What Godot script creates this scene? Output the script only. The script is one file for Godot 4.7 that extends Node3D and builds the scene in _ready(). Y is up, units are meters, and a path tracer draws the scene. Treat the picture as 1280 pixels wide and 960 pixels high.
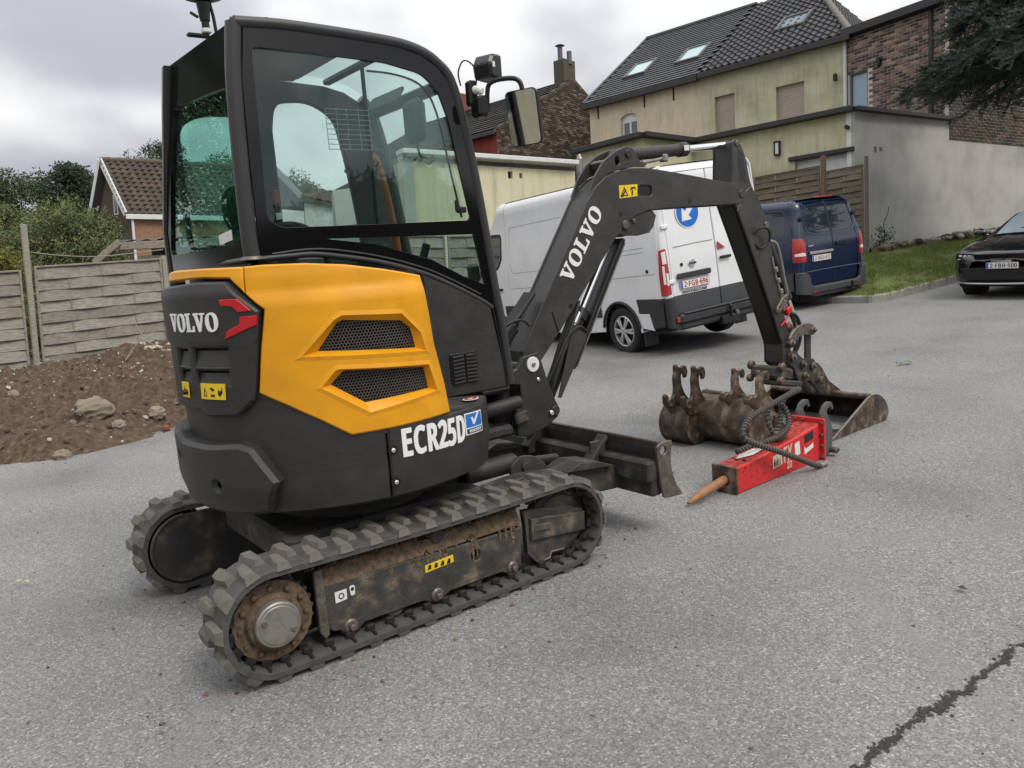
extends Node3D
# A compact excavator parked on a sloping street; metres, y up. Road-standing things use the frame G of the sloping road.

const XC := 0.7204
var G := Basis()
var used := {}
var rng := RandomNumberGenerator.new()
var M := {}

# ------------------------------------------------------------------ mesh builder
class MB:
	var v := PackedVector3Array()
	var n := PackedVector3Array()
	var c := PackedColorArray()
	var col := Color(1, 1, 1)
	var xf := Transform3D()
	func tri(a: Vector3, b: Vector3, d: Vector3, na: Vector3, nb: Vector3, nd: Vector3) -> void:
		a = xf * a; b = xf * b; d = xf * d
		na = (xf.basis * na).normalized(); nb = (xf.basis * nb).normalized(); nd = (xf.basis * nd).normalized()
		var g := (d - a).cross(b - a)
		if g.dot(na + nb + nd) < 0.0:
			v.append(a); v.append(d); v.append(b); n.append(na); n.append(nd); n.append(nb)
		else:
			v.append(a); v.append(b); v.append(d); n.append(na); n.append(nb); n.append(nd)
		c.append(col); c.append(col); c.append(col)
	func flat(a: Vector3, b: Vector3, d: Vector3, out: Vector3) -> void:
		var g := (d - a).cross(b - a)
		if g.length_squared() < 1e-16: return
		if g.dot(out) < 0.0: g = -g
		g = g.normalized()
		tri(a, b, d, g, g, g)
	func quad(a: Vector3, b: Vector3, d: Vector3, e: Vector3, out: Vector3) -> void:
		flat(a, b, d, out); flat(a, d, e, out)
	func fan(p: Array, out: Vector3) -> void:
		for i in range(1, p.size() - 1): flat(p[0], p[i], p[i + 1], out)
	func box(ctr: Vector3, size: Vector3, bev := 0.0, bs := Basis()) -> void:
		var h := size * 0.5
		bev = minf(bev, minf(h.x, minf(h.y, h.z)) * 0.9)
		var keep := xf
		xf = xf * Transform3D(bs, ctr)
		for ax in 3:
			for s in [-1.0, 1.0]:
				var o := Vector3.ZERO; o[ax] = s
				var u := (ax + 1) % 3; var w := (ax + 2) % 3
				var q := []
				for k in [[-1, -1], [1, -1], [1, 1], [-1, 1]]:
					var p := Vector3.ZERO
					p[ax] = s * h[ax]; p[u] = k[0] * (h[u] - bev); p[w] = k[1] * (h[w] - bev)
					q.append(p)
				quad(q[0], q[1], q[2], q[3], o)
				if bev > 0.0:
					for t in [-1.0, 1.0]:
						var a := Vector3.ZERO; a[ax] = s * h[ax]; a[u] = t * (h[u] - bev)
						var b := Vector3.ZERO; b[ax] = s * (h[ax] - bev); b[u] = t * h[u]
						var a2 := a; var b2 := b
						a[w] = -(h[w] - bev); b[w] = a[w]; a2[w] = h[w] - bev; b2[w] = a2[w]
						var od := Vector3.ZERO; od[ax] = s; od[u] = t
						quad(a, a2, b2, b, od)
		if bev > 0.0:
			for sx in [-1.0, 1.0]:
				for sy in [-1.0, 1.0]:
					for sz in [-1.0, 1.0]:
						var s3 := Vector3(sx, sy, sz)
						flat(s3 * Vector3(h.x, h.y - bev, h.z - bev), s3 * Vector3(h.x - bev, h.y, h.z - bev), s3 * Vector3(h.x - bev, h.y - bev, h.z), s3)
		xf = keep
	func cyl(a: Vector3, b: Vector3, r0: float, r1 := -1.0, seg := 16, bev := 0.0) -> void:
		if r1 < 0.0: r1 = r0
		var d := (b - a).normalized()
		var u := d.cross(Vector3.UP if absf(d.y) < 0.9 else Vector3.RIGHT).normalized()
		var w := d.cross(u)
		var rings := [[a, r0], [b, r1]]
		if bev > 0.0: rings = [[a, r0 - bev], [a + d * bev, r0], [b - d * bev, r1], [b, r1 - bev]]
		for k in rings.size() - 1:
			var A: Vector3 = rings[k][0]; var B: Vector3 = rings[k + 1][0]
			var ra: float = rings[k][1]; var rb: float = rings[k + 1][1]
			var sl := (ra - rb) / maxf((B - A).length(), 1e-5)
			for i in seg:
				var t0 := TAU * i / seg; var t1 := TAU * (i + 1) / seg
				var e0 := u * cos(t0) + w * sin(t0); var e1 := u * cos(t1) + w * sin(t1)
				var n0 := (e0 + d * sl).normalized(); var n1 := (e1 + d * sl).normalized()
				tri(A + e0 * ra, B + e0 * rb, B + e1 * rb, n0, n0, n1)
				tri(A + e0 * ra, B + e1 * rb, A + e1 * ra, n0, n1, n1)
		for k in 2:
			var P: Vector3 = a if k == 0 else b
			var rr: float = rings[0][1] if k == 0 else rings[-1][1]
			var dn := -d if k == 0 else d
			if rr > 1e-5:
				for i in seg:
					var t0 := TAU * i / seg; var t1 := TAU * (i + 1) / seg
					tri(P, P + (u * cos(t0) + w * sin(t0)) * rr, P + (u * cos(t1) + w * sin(t1)) * rr, dn, dn, dn)
	func tube(p: Array, r: float, seg := 8, closed := false, r2 := -1.0) -> void:
		var m := p.size()
		var frames := []
		var u := Vector3.ZERO
		for i in m:
			var d: Vector3
			if closed: d = p[(i + 1) % m] - p[(i - 1 + m) % m]
			else: d = p[mini(i + 1, m - 1)] - p[maxi(i - 1, 0)]
			d = d.normalized()
			if i == 0: u = d.cross(Vector3.UP if absf(d.y) < 0.9 else Vector3.RIGHT).normalized()
			else: u = (u - d * u.dot(d)).normalized()
			frames.append([p[i], u, d.cross(u)])
		var last := m if closed else m - 1
		for i in last:
			var f = frames[i]; var g = frames[(i + 1) % m]
			var ra := r if r2 < 0.0 else lerpf(r, r2, float(i) / (m - 1))
			var rb := r if r2 < 0.0 else lerpf(r, r2, float(i + 1) / (m - 1))
			for k in seg:
				var t0 := TAU * k / seg; var t1 := TAU * (k + 1) / seg
				var a0: Vector3 = f[1] * cos(t0) + f[2] * sin(t0); var a1: Vector3 = f[1] * cos(t1) + f[2] * sin(t1)
				var b0: Vector3 = g[1] * cos(t0) + g[2] * sin(t0); var b1: Vector3 = g[1] * cos(t1) + g[2] * sin(t1)
				tri(f[0] + a0 * ra, g[0] + b0 * rb, g[0] + b1 * rb, a0, b0, b1)
				tri(f[0] + a0 * ra, g[0] + b1 * rb, f[0] + a1 * ra, a0, b1, a1)
		if not closed:
			for e in [0, m - 1]:
				var f = frames[e]
				var dn: Vector3 = (p[0] - p[1]).normalized() if e == 0 else (p[m - 1] - p[m - 2]).normalized()
				var rr := r if (e == 0 or r2 < 0.0) else r2
				for k in seg:
					var t0 := TAU * k / seg; var t1 := TAU * (k + 1) / seg
					tri(f[0], f[0] + (f[1] * cos(t0) + f[2] * sin(t0)) * rr, f[0] + (f[1] * cos(t1) + f[2] * sin(t1)) * rr, dn, dn, dn)
	func lathe(prof: Array, seg := 20) -> void:   # profile of Vector2(radius, height) round local y
		for k in prof.size() - 1:
			var A: Vector2 = prof[k]; var B: Vector2 = prof[k + 1]
			var nn := Vector2(B.y - A.y, A.x - B.x).normalized()
			if nn.length() < 0.5: continue
			for i in seg:
				var t0 := TAU * i / seg; var t1 := TAU * (i + 1) / seg
				var e0 := Vector3(cos(t0), 0, sin(t0)); var e1 := Vector3(cos(t1), 0, sin(t1))
				var n0 := e0 * nn.x + Vector3.UP * nn.y; var n1 := e1 * nn.x + Vector3.UP * nn.y
				var a0 := e0 * A.x + Vector3.UP * A.y; var a1 := e1 * A.x + Vector3.UP * A.y
				var b0 := e0 * B.x + Vector3.UP * B.y; var b1 := e1 * B.x + Vector3.UP * B.y
				if A.x > 1e-5: tri(a0, b0, a1, n0, n0, n1)
				if B.x > 1e-5: tri(a1, b0, b1, n1, n0, n1)
	func ball(ctr: Vector3, rad: Vector3, seg := 12, rows := 8, noise: FastNoiseLite = null, amp := 0.0) -> void:
		var grid := []
		for i in rows + 1:
			var row := []
			for j in seg + 1:
				var ph := PI * i / rows; var th := TAU * (j % seg) / seg
				var d := Vector3(sin(ph) * cos(th), cos(ph), sin(ph) * sin(th))
				var k := 1.0
				if noise: k += amp * noise.get_noise_3dv((d * rad * 3.0 + ctr) * 10.0)
				row.append(ctr + d * rad * k)
			grid.append(row)
		sheet(grid, ctr)
	func sheet(grid: Array, inside = null, smooth := true) -> void:   # rows of points
		var R := grid.size(); var C: int = grid[0].size()
		var nr := []
		for i in R:
			var row := []
			for j in C:
				var dx: Vector3 = grid[i][mini(j + 1, C - 1)] - grid[i][maxi(j - 1, 0)]
				var dy: Vector3 = grid[mini(i + 1, R - 1)][j] - grid[maxi(i - 1, 0)][j]
				if inside != null and grid[i][0].is_equal_approx(grid[i][C - 1]) and (j == 0 or j == C - 1): dx = grid[i][1] - grid[i][C - 2]
				var q := dx.cross(dy)
				if inside != null:
					if q.length_squared() < 1e-14: q = grid[i][j] - inside
					if q.dot(grid[i][j] - inside) < 0.0: q = -q
				elif q.y < 0.0: q = -q
				row.append(q.normalized() if q.length_squared() > 1e-16 else Vector3.UP)
			nr.append(row)
		for i in R - 1:
			for j in C - 1:
				var a: Vector3 = grid[i][j]; var b: Vector3 = grid[i][j + 1]; var d: Vector3 = grid[i + 1][j + 1]; var e: Vector3 = grid[i + 1][j]
				if smooth:
					if not a.is_equal_approx(b): tri(a, b, d, nr[i][j], nr[i][j + 1], nr[i + 1][j + 1])
					if not e.is_equal_approx(d): tri(a, d, e, nr[i][j], nr[i + 1][j + 1], nr[i + 1][j])
				else:
					quad(a, b, d, e, nr[i][j])
	static func inset(p: PackedVector2Array, b: float) -> PackedVector2Array:
		var out := PackedVector2Array()
		var m := p.size()
		var cw := Geometry2D.is_polygon_clockwise(p)
		for i in m:
			var a := p[(i - 1 + m) % m]; var q := p[i]; var d := p[(i + 1) % m]
			var e0 := (q - a).normalized(); var e1 := (d - q).normalized()
			var n0 := Vector2(-e0.y, e0.x); var n1 := Vector2(-e1.y, e1.x)
			if cw == (b > 0.0): n0 = -n0; n1 = -n1
			# keep inward for b > 0 whatever the winding
			var k := n0 + n1
			var l := maxf(k.length_squared() * 0.5, 0.35)
			out.append(q + k / l * absf(b))
		return out
	# a bent plate: polygon in (x, y), f(x, y, depth) -> point; depth 0 is the outer face
	func panel(poly: PackedVector2Array, f: Callable, t: float, cell: Vector2, holes := [], bev := 0.0, back := true) -> void:
		var face := poly
		if bev > 0.0: face = inset(poly, bev)
		var hin := []
		for h in holes: hin.append(inset(h, -bev) if bev > 0.0 else h)
		_fill(face, hin, f, 0.0, cell, 1.0)
		if back: _fill(poly, holes, f, t, cell, -1.0)
		_rim(poly, face, f, t, cell, bev, false)
		for i in holes.size(): _rim(holes[i], hin[i], f, t, cell, bev, true)
	func _pt(f: Callable, q: Vector2, d: float) -> Array:
		var e := 0.002
		var p: Vector3 = f.call(q.x, q.y, d)
		var px: Vector3 = f.call(q.x + e, q.y, d) - f.call(q.x - e, q.y, d)
		var py: Vector3 = f.call(q.x, q.y + e, d) - f.call(q.x, q.y - e, d)
		var nn := px.cross(py).normalized()
		var dd: Vector3 = f.call(q.x, q.y, d + 0.01) - p
		if nn.dot(dd) > 0.0: nn = -nn
		return [p, nn]
	func _fill(poly: PackedVector2Array, holes: Array, f: Callable, d: float, cell: Vector2, side: float) -> void:
		var lo := Vector2(1e9, 1e9); var hi := -lo
		for q in poly: lo = lo.min(q); hi = hi.max(q)
		var xs := _cuts(lo.x, hi.x, cell.x); var ys := _cuts(lo.y, hi.y, cell.y)
		for h in holes:
			var cc := Vector2.ZERO
			for q in h: cc += q
			cc /= h.size()
			xs.append(cc.x)
		xs.sort()
		for i in xs.size() - 1:
			if xs[i + 1] - xs[i] < 1e-6: continue
			for j in ys.size() - 1:
				var r := PackedVector2Array([Vector2(xs[i], ys[j]), Vector2(xs[i + 1], ys[j]), Vector2(xs[i + 1], ys[j + 1]), Vector2(xs[i], ys[j + 1])])
				var parts: Array = Geometry2D.intersect_polygons(poly, r)
				for h in holes:
					var nx := []
					for q in parts:
						if Geometry2D.intersect_polygons(q, h).is_empty(): nx.append(q)
						else: nx.append_array(Geometry2D.clip_polygons(q, h))
					parts = nx
				for q in parts:
					if q.size() < 3: continue
					var id := Geometry2D.triangulate_polygon(q)
					var pn := []
					for w in q: pn.append(_pt(f, w, d))
					for k in range(0, id.size(), 3):
						var A = pn[id[k]]; var B = pn[id[k + 1]]; var C = pn[id[k + 2]]
						tri(A[0], B[0], C[0], A[1] * side, B[1] * side, C[1] * side)
	func _cuts(a: float, b: float, s: float) -> Array:
		var k := maxi(1, ceili((b - a) / s))
		var out := []
		for i in k + 1: out.append(lerpf(a, b, float(i) / k))
		return out
	func _rim(poly: PackedVector2Array, face: PackedVector2Array, f: Callable, t: float, cell: Vector2, bev: float, hole: bool) -> void:
		var m := poly.size()
		var ctr := Vector2.ZERO
		var cw := Geometry2D.is_polygon_clockwise(poly)
		var s := minf(cell.x, cell.y)
		for i in m:
			var a := poly[i]; var b := poly[(i + 1) % m]
			var fa := face[i]; var fb := face[(i + 1) % m]
			var e := (b - a)
			var on := Vector2(e.y, -e.x).normalized()
			if cw: on = -on
			if hole: on = -on
			var k := maxi(1, ceili(e.length() / s))
			for j in k:
				var q0 := a.lerp(b, float(j) / k); var q1 := a.lerp(b, float(j + 1) / k)
				var g0 := fa.lerp(fb, float(j) / k); var g1 := fa.lerp(fb, float(j + 1) / k)
				var p0: Vector3 = f.call(q0.x, q0.y, bev); var p1: Vector3 = f.call(q1.x, q1.y, bev)
				var r0: Vector3 = f.call(q0.x, q0.y, t); var r1: Vector3 = f.call(q1.x, q1.y, t)
				var out3: Vector3 = f.call(q0.x + on.x * 0.004, q0.y + on.y * 0.004, bev) - p0
				quad(p0, p1, r1, r0, out3)
				if bev > 0.0:
					var c0: Vector3 = f.call(g0.x, g0.y, 0.0); var c1: Vector3 = f.call(g1.x, g1.y, 0.0)
					var up3: Vector3 = out3.normalized() + (c0 - f.call(g0.x, g0.y, 0.01)).normalized()
					quad(p0, p1, c1, c0, up3)
	# flat plate in the local xy plane between z0 (back) and z1 (front)
	func plate(poly: PackedVector2Array, z0: float, z1: float, bev := 0.0, holes := []) -> void:
		var sz := 1e3
		var hi := maxf(z0, z1); var lo := minf(z0, z1)
		if bev > 0.0:
			var mid := (hi + lo) * 0.5
			panel(poly, func(x, y, d): return Vector3(x, y, hi - d), hi - mid, Vector2(sz, sz), holes, bev, false)
			panel(poly, func(x, y, d): return Vector3(x, y, lo + d), mid - lo, Vector2(sz, sz), holes, bev, false)
		else:
			panel(poly, func(x, y, d): return Vector3(x, y, hi - d), hi - lo, Vector2(sz, sz), holes, 0.0, true)
	func mesh() -> ArrayMesh:
		var a := []
		a.resize(Mesh.ARRAY_MAX)
		a[Mesh.ARRAY_VERTEX] = v; a[Mesh.ARRAY_NORMAL] = n; a[Mesh.ARRAY_COLOR] = c
		var m := ArrayMesh.new()
		if v.size() >= 3: m.add_surface_from_arrays(Mesh.PRIMITIVE_TRIANGLES, a)
		return m

# ------------------------------------------------------------------ scene helpers
func P(a: Array) -> PackedVector2Array:
	var o := PackedVector2Array()
	for i in range(0, a.size(), 2): o.append(Vector2(a[i], a[i + 1]))
	return o

func rnd_poly(p: PackedVector2Array, r: float, k := 4) -> PackedVector2Array:   # rounds every corner
	var o := PackedVector2Array()
	var m := p.size()
	for i in m:
		var a := p[(i - 1 + m) % m]; var q := p[i]; var b := p[(i + 1) % m]
		var rr := minf(r, minf((a - q).length(), (b - q).length()) * 0.45)
		var s := q + (a - q).normalized() * rr; var e := q + (b - q).normalized() * rr
		for j in k + 1:
			var t := float(j) / k
			o.append(s.lerp(q, t).lerp(q.lerp(e, t), t))
	return o

func circ(cx: float, cy: float, r: float, k := 16, ry := -1.0) -> PackedVector2Array:
	var o := PackedVector2Array()
	for i in k: o.append(Vector2(cx + r * cos(TAU * i / k), cy + (r if ry < 0.0 else ry) * sin(TAU * i / k)))
	return o

func rect(x0: float, y0: float, x1: float, y1: float) -> PackedVector2Array:
	return P([x0, y0, x1, y0, x1, y1, x0, y1])

func obj(called: String, mb, m: Material, parent: Node = null, at := Transform3D()) -> MeshInstance3D:
	var o := MeshInstance3D.new()
	o.name = called if parent else numbered(called)
	o.mesh = mb.mesh() if mb is MB else mb
	o.material_override = m
	o.transform = at
	(parent if parent else self).add_child(o, true)
	return o

func numbered(called: String) -> String:
	used[called] = used.get(called, -1) + 1
	return called if used[called] == 0 else "%s_%03d" % [called, used[called]]

func tag(o: Node, label: String, category: String, group := "") -> Node:
	o.set_meta("label", label); o.set_meta("category", category)
	if group: o.set_meta("group", group)
	return o

func thing(called: String, label: String, category: String, at := Transform3D(), group := "") -> Node3D:
	var o := Node3D.new()
	o.name = numbered(called)
	add_child(o)
	o.transform = at
	tag(o, label, category, group)
	return o

func struct(o: Node) -> Node:
	o.set_meta("kind", "structure"); return o

func stuff(o: Node) -> Node:
	o.set_meta("kind", "stuff"); return o

func part(called: String, parent: Node, m: Material, f: Callable, at := Transform3D()) -> MeshInstance3D:   # f fills a fresh builder
	var b := MB.new()
	f.call(b)
	return obj(called, b, m, parent, at)

# the road surface in the road's own frame, and frames that stand on it
func rise(x: float, z: float) -> float:
	return 0.06 * log(1.0 + exp(clampf((0.6 * x - 0.8 * z - 6.0) / 1.5, -40.0, 40.0)))

func on_road(x: float, z: float, up := 0.0) -> Vector3:
	return G * Vector3(x, rise(x, z) + up, z)

func road_xf(x: float, z: float, yaw: float, lean := true) -> Transform3D:
	var e := 0.01
	var u := Vector3.UP
	if lean: u = Vector3((rise(x - e, z) - rise(x + e, z)) / (2 * e), 1, (rise(x, z - e) - rise(x, z + e)) / (2 * e)).normalized()
	var f := Vector3(cos(yaw), 0, -sin(yaw)); f = (f - u * f.dot(u)).normalized()
	return Transform3D(G * Basis(f, u, f.cross(u)), on_road(x, z))

func ground_y(wx: float, wz: float) -> float:   # world height of the road plane under a world point
	var q := G.inverse() * Vector3(wx, 0, wz)
	var p := Vector3.ZERO
	for k in 4:
		p = on_road(q.x, q.z)
		q.x += wx - p.x; q.z += wz - p.z
	return p.y

# ------------------------------------------------------------------ textures and materials
func noise_tex(seed_: int, freq: float, stops: Array, type := FastNoiseLite.TYPE_SIMPLEX_SMOOTH, oct := 4, size := 512, normal := 0.0, cell_ret := -1, stretch := 1.0) -> Texture2D:
	var f := FastNoiseLite.new()
	f.seed = seed_; f.frequency = freq; f.noise_type = type
	f.fractal_octaves = oct
	if oct <= 1: f.fractal_type = FastNoiseLite.FRACTAL_NONE
	if cell_ret >= 0: f.cellular_return_type = cell_ret as FastNoiseLite.CellularReturnType
	var t := NoiseTexture2D.new()
	t.width = size; t.height = int(size * stretch); t.seamless = true; t.noise = f; t.normalize = true
	if normal > 0.0: t.as_normal_map = true; t.bump_strength = normal
	if stops.size():
		var g := Gradient.new()
		var offs := PackedFloat32Array(); var cols := PackedColorArray()
		for s in stops:
			offs.append(s[0]); cols.append((s[1] as Color).linear_to_srgb())
		g.offsets = offs; g.colors = cols
		t.color_ramp = g
	return t

func scratch_tex(seed_: int, size: int, count: int, base: float, low: float) -> Texture2D:   # worn paint: thin scratches and scuffs on an uneven ground
	var f := FastNoiseLite.new(); f.seed = seed_; f.frequency = 0.012; f.fractal_octaves = 5
	var src := f.get_seamless_image(size, size)
	var im := Image.create(size, size, false, Image.FORMAT_RGB8)
	for y in size:
		for x in size:
			var k := lerpf(low, base, src.get_pixel(x, y).r)
			im.set_pixel(x, y, Color(k, k, k))
	var r := RandomNumberGenerator.new(); r.seed = seed_
	for i in count:
		var p := Vector2(r.randf() * size, r.randf() * size)
		var a := r.randfn() * 0.35 + (0.0 if r.randf() < 0.7 else r.randf() * TAU)
		var l := r.randf_range(8.0, 90.0); var bend := r.randf_range(-0.004, 0.004)
		var v := r.randf_range(base, 1.0)
		for k in int(l):
			var q := Vector2i(posmod(int(p.x), size), posmod(int(p.y), size))
			im.set_pixelv(q, im.get_pixelv(q).lerp(Color(v, v * 0.99, v * 0.96), 0.75))
			a += bend
			p += Vector2(cos(a), sin(a))
	return ImageTexture.create_from_image(im)

func grey(v: float) -> Color: return Color(v, v, v)

func mk(col: Color, rough := 0.6, metal := 0.0, tex: Texture2D = null, scale := 1.0, bump: Texture2D = null, bump_cm := 0.0, world := false) -> StandardMaterial3D:
	var m := StandardMaterial3D.new()
	m.albedo_color = col.linear_to_srgb()
	m.roughness = rough; m.metallic = metal
	m.uv1_triplanar = true; m.uv1_world_triplanar = world
	m.uv1_scale = Vector3.ONE * scale
	if tex: m.albedo_texture = tex
	if bump:
		m.heightmap_enabled = true; m.heightmap_texture = bump; m.heightmap_scale = bump_cm
	return m

func layer(m: StandardMaterial3D, tex: Texture2D, scale: float) -> StandardMaterial3D:   # a second, multiplied pattern
	m.detail_enabled = true; m.detail_albedo = tex; m.detail_blend_mode = BaseMaterial3D.BLEND_MODE_MUL
	m.detail_uv_layer = BaseMaterial3D.DETAIL_UV_2
	m.uv2_triplanar = true; m.uv2_scale = Vector3.ONE * scale
	m.uv2_world_triplanar = m.uv1_world_triplanar
	return m

func glass(col: Color, alpha: float) -> StandardMaterial3D:
	var m := StandardMaterial3D.new()
	m.transparency = BaseMaterial3D.TRANSPARENCY_ALPHA
	m.albedo_color = Color(col.r, col.g, col.b).linear_to_srgb(); m.albedo_color.a = alpha
	m.roughness = 0.02; m.metallic_specular = 0.5
	return m

func tinted(col: Color) -> StandardMaterial3D:   # solid glass with a body colour
	var m := StandardMaterial3D.new()
	m.refraction_enabled = true; m.refraction_scale = 0.05
	m.albedo_color = Color(col.r, col.g, col.b).linear_to_srgb(); m.albedo_color.a = 0.0
	m.roughness = 0.0; m.metallic_specular = 0.5
	return m

# lettering as geometry: f(x, y, depth) places the flat text; x runs along the text
func text_on(called: String, parent: Node, s: String, font: String, height: float, wide: float, f: Callable, m: Material, thick := 0.002, bold := 0.0) -> MeshInstance3D:
	var sf := SystemFont.new(); sf.font_names = PackedStringArray([font]); sf.font_weight = 700
	var t := TextMesh.new(); t.text = s; t.font = sf; t.font_size = 64; t.pixel_size = 0.01; t.depth = 0.1; t.curve_step = 1.5
	var arr := t.get_mesh_arrays()
	var vv: PackedVector3Array = arr[Mesh.ARRAY_VERTEX]
	var ix = arr[Mesh.ARRAY_INDEX]
	var b := MB.new()
	if vv.size() == 0: return obj(called, b, m, parent)
	var lo := Vector3(1e9, 1e9, 1e9); var hi := -lo
	for q in vv: lo = lo.min(q); hi = hi.max(q)
	var sx := wide / (hi.x - lo.x); var sy := height / (hi.y - lo.y)
	var n_i: int = ix.size() if ix != null else vv.size()
	for k in range(0, n_i * (3 if bold > 0.0 else 1), 3):
		var q := []
		var pass_ := k / n_i
		var off: Vector2 = [Vector2.ZERO, Vector2(bold, bold * 0.4), Vector2(-bold, -bold * 0.4)][pass_]
		for j in 3:
			var w: Vector3 = vv[ix[k % n_i + j] if ix != null else k % n_i + j]
			q.append(f.call((w.x - (lo.x + hi.x) * 0.5) * sx + off.x, (w.y - (lo.y + hi.y) * 0.5) * sy + off.y, -thick - 0.0003 * pass_ if w.z > 0.0 else 0.001))
		var g: Vector3 = (q[2] - q[0]).cross(q[1] - q[0])
		if g.length_squared() > 1e-18: b.tri(q[0], q[1], q[2], g, g, g)
	return obj(called, b, m, parent)

func _ready() -> void:
	rng.seed = 7
	G = Basis(Vector3(0.99955, 0.03, 0.00105), Vector3(-0.03, 0.9971, 0.07), Vector3(0.00105, -0.07, 0.99755)).orthonormalized()
	camera_and_light()
	materials()
	ground()
	buildings()
	excavator()
	attachments()
	vehicles()
	greenery()
	small_things()
	road_grit()

func camera_and_light() -> void:
	var cam := Camera3D.new()
	cam.name = "camera"
	var p := deg_to_rad(8.90827); var r := deg_to_rad(-4.33197)
	var R := Vector3.RIGHT; var U := Vector3(0, cos(p), -sin(p)); var F := Vector3(0, -sin(p), -cos(p))
	var B := Basis(R * cos(r) + U * sin(r), U * cos(r) - R * sin(r), -F)
	cam.transform = Transform3D(G * B, G * Vector3(0, 1.6232, 0))
	cam.fov = rad_to_deg(2.0 * atan(480.0 / 1002.8))
	cam.near = 0.05; cam.far = 2000.0
	add_child(cam)
	cam.make_current()
	# overcast sky: brighter towards the zenith, as under real cloud, with broad grey rolls
	var im := Image.create(1024, 512, false, Image.FORMAT_RGBAF)
	var a := FastNoiseLite.new(); a.seed = 21; a.frequency = 1.5; a.fractal_octaves = 6; a.fractal_gain = 0.5
	var b := FastNoiseLite.new(); b.seed = 5; b.frequency = 0.8; b.fractal_octaves = 4
	for y in 512:
		var el := PI * (0.5 - (y + 0.5) / 512.0)
		var se := maxf(sin(el), 0.0)
		for x in 1024:
			var az := TAU * ((x + 0.5) / 1024.0 - 0.5)
			var d := Vector3(cos(el) * sin(az), sin(el), -cos(el) * cos(az))
			var q := Vector3(d.x, 0, d.z) / (absf(d.y) + 0.28) * 0.8 + Vector3(3.7, d.y * 1.5, 1.2)
			var k := a.get_noise_3dv(q) * 0.9 + b.get_noise_3dv(q * 1.3 + Vector3(9, 2, 4)) * 0.7
			k = smoothstep(-0.42, 0.46, k)
			var base := 0.64 * (1.0 + 1.5 * pow(se, 1.5))
			var c := Color(0.56, 0.585, 0.65).lerp(Color(1.12, 1.12, 1.12), k) * base
			if d.y < 0.0: c = Color(0.3, 0.3, 0.29)
			c.a = 1.0
			im.set_pixel(x, y, c)
	var pano := PanoramaSkyMaterial.new()
	pano.panorama = ImageTexture.create_from_image(im)
	var sky := Sky.new(); sky.sky_material = pano
	var env := Environment.new()
	env.background_mode = Environment.BG_SKY; env.sky = sky
	env.tonemap_mode = Environment.TONE_MAPPER_LINEAR
	env.tonemap_exposure = 1.2
	env.sdfgi_enabled = true; env.ssao_enabled = true; env.ssil_enabled = true
	var we := WorldEnvironment.new(); we.name = "world_environment"; we.environment = env
	add_child(we)
	var sun := DirectionalLight3D.new(); sun.name = "sun"
	sun.light_energy = 0.5; sun.light_angular_distance = 22.0; sun.light_color = Color(1.0, 0.97, 0.92); sun.shadow_enabled = true
	add_child(sun)
	sun.look_at_from_position(Vector3(4.2, 8.0, 5.0), Vector3.ZERO)

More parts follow.
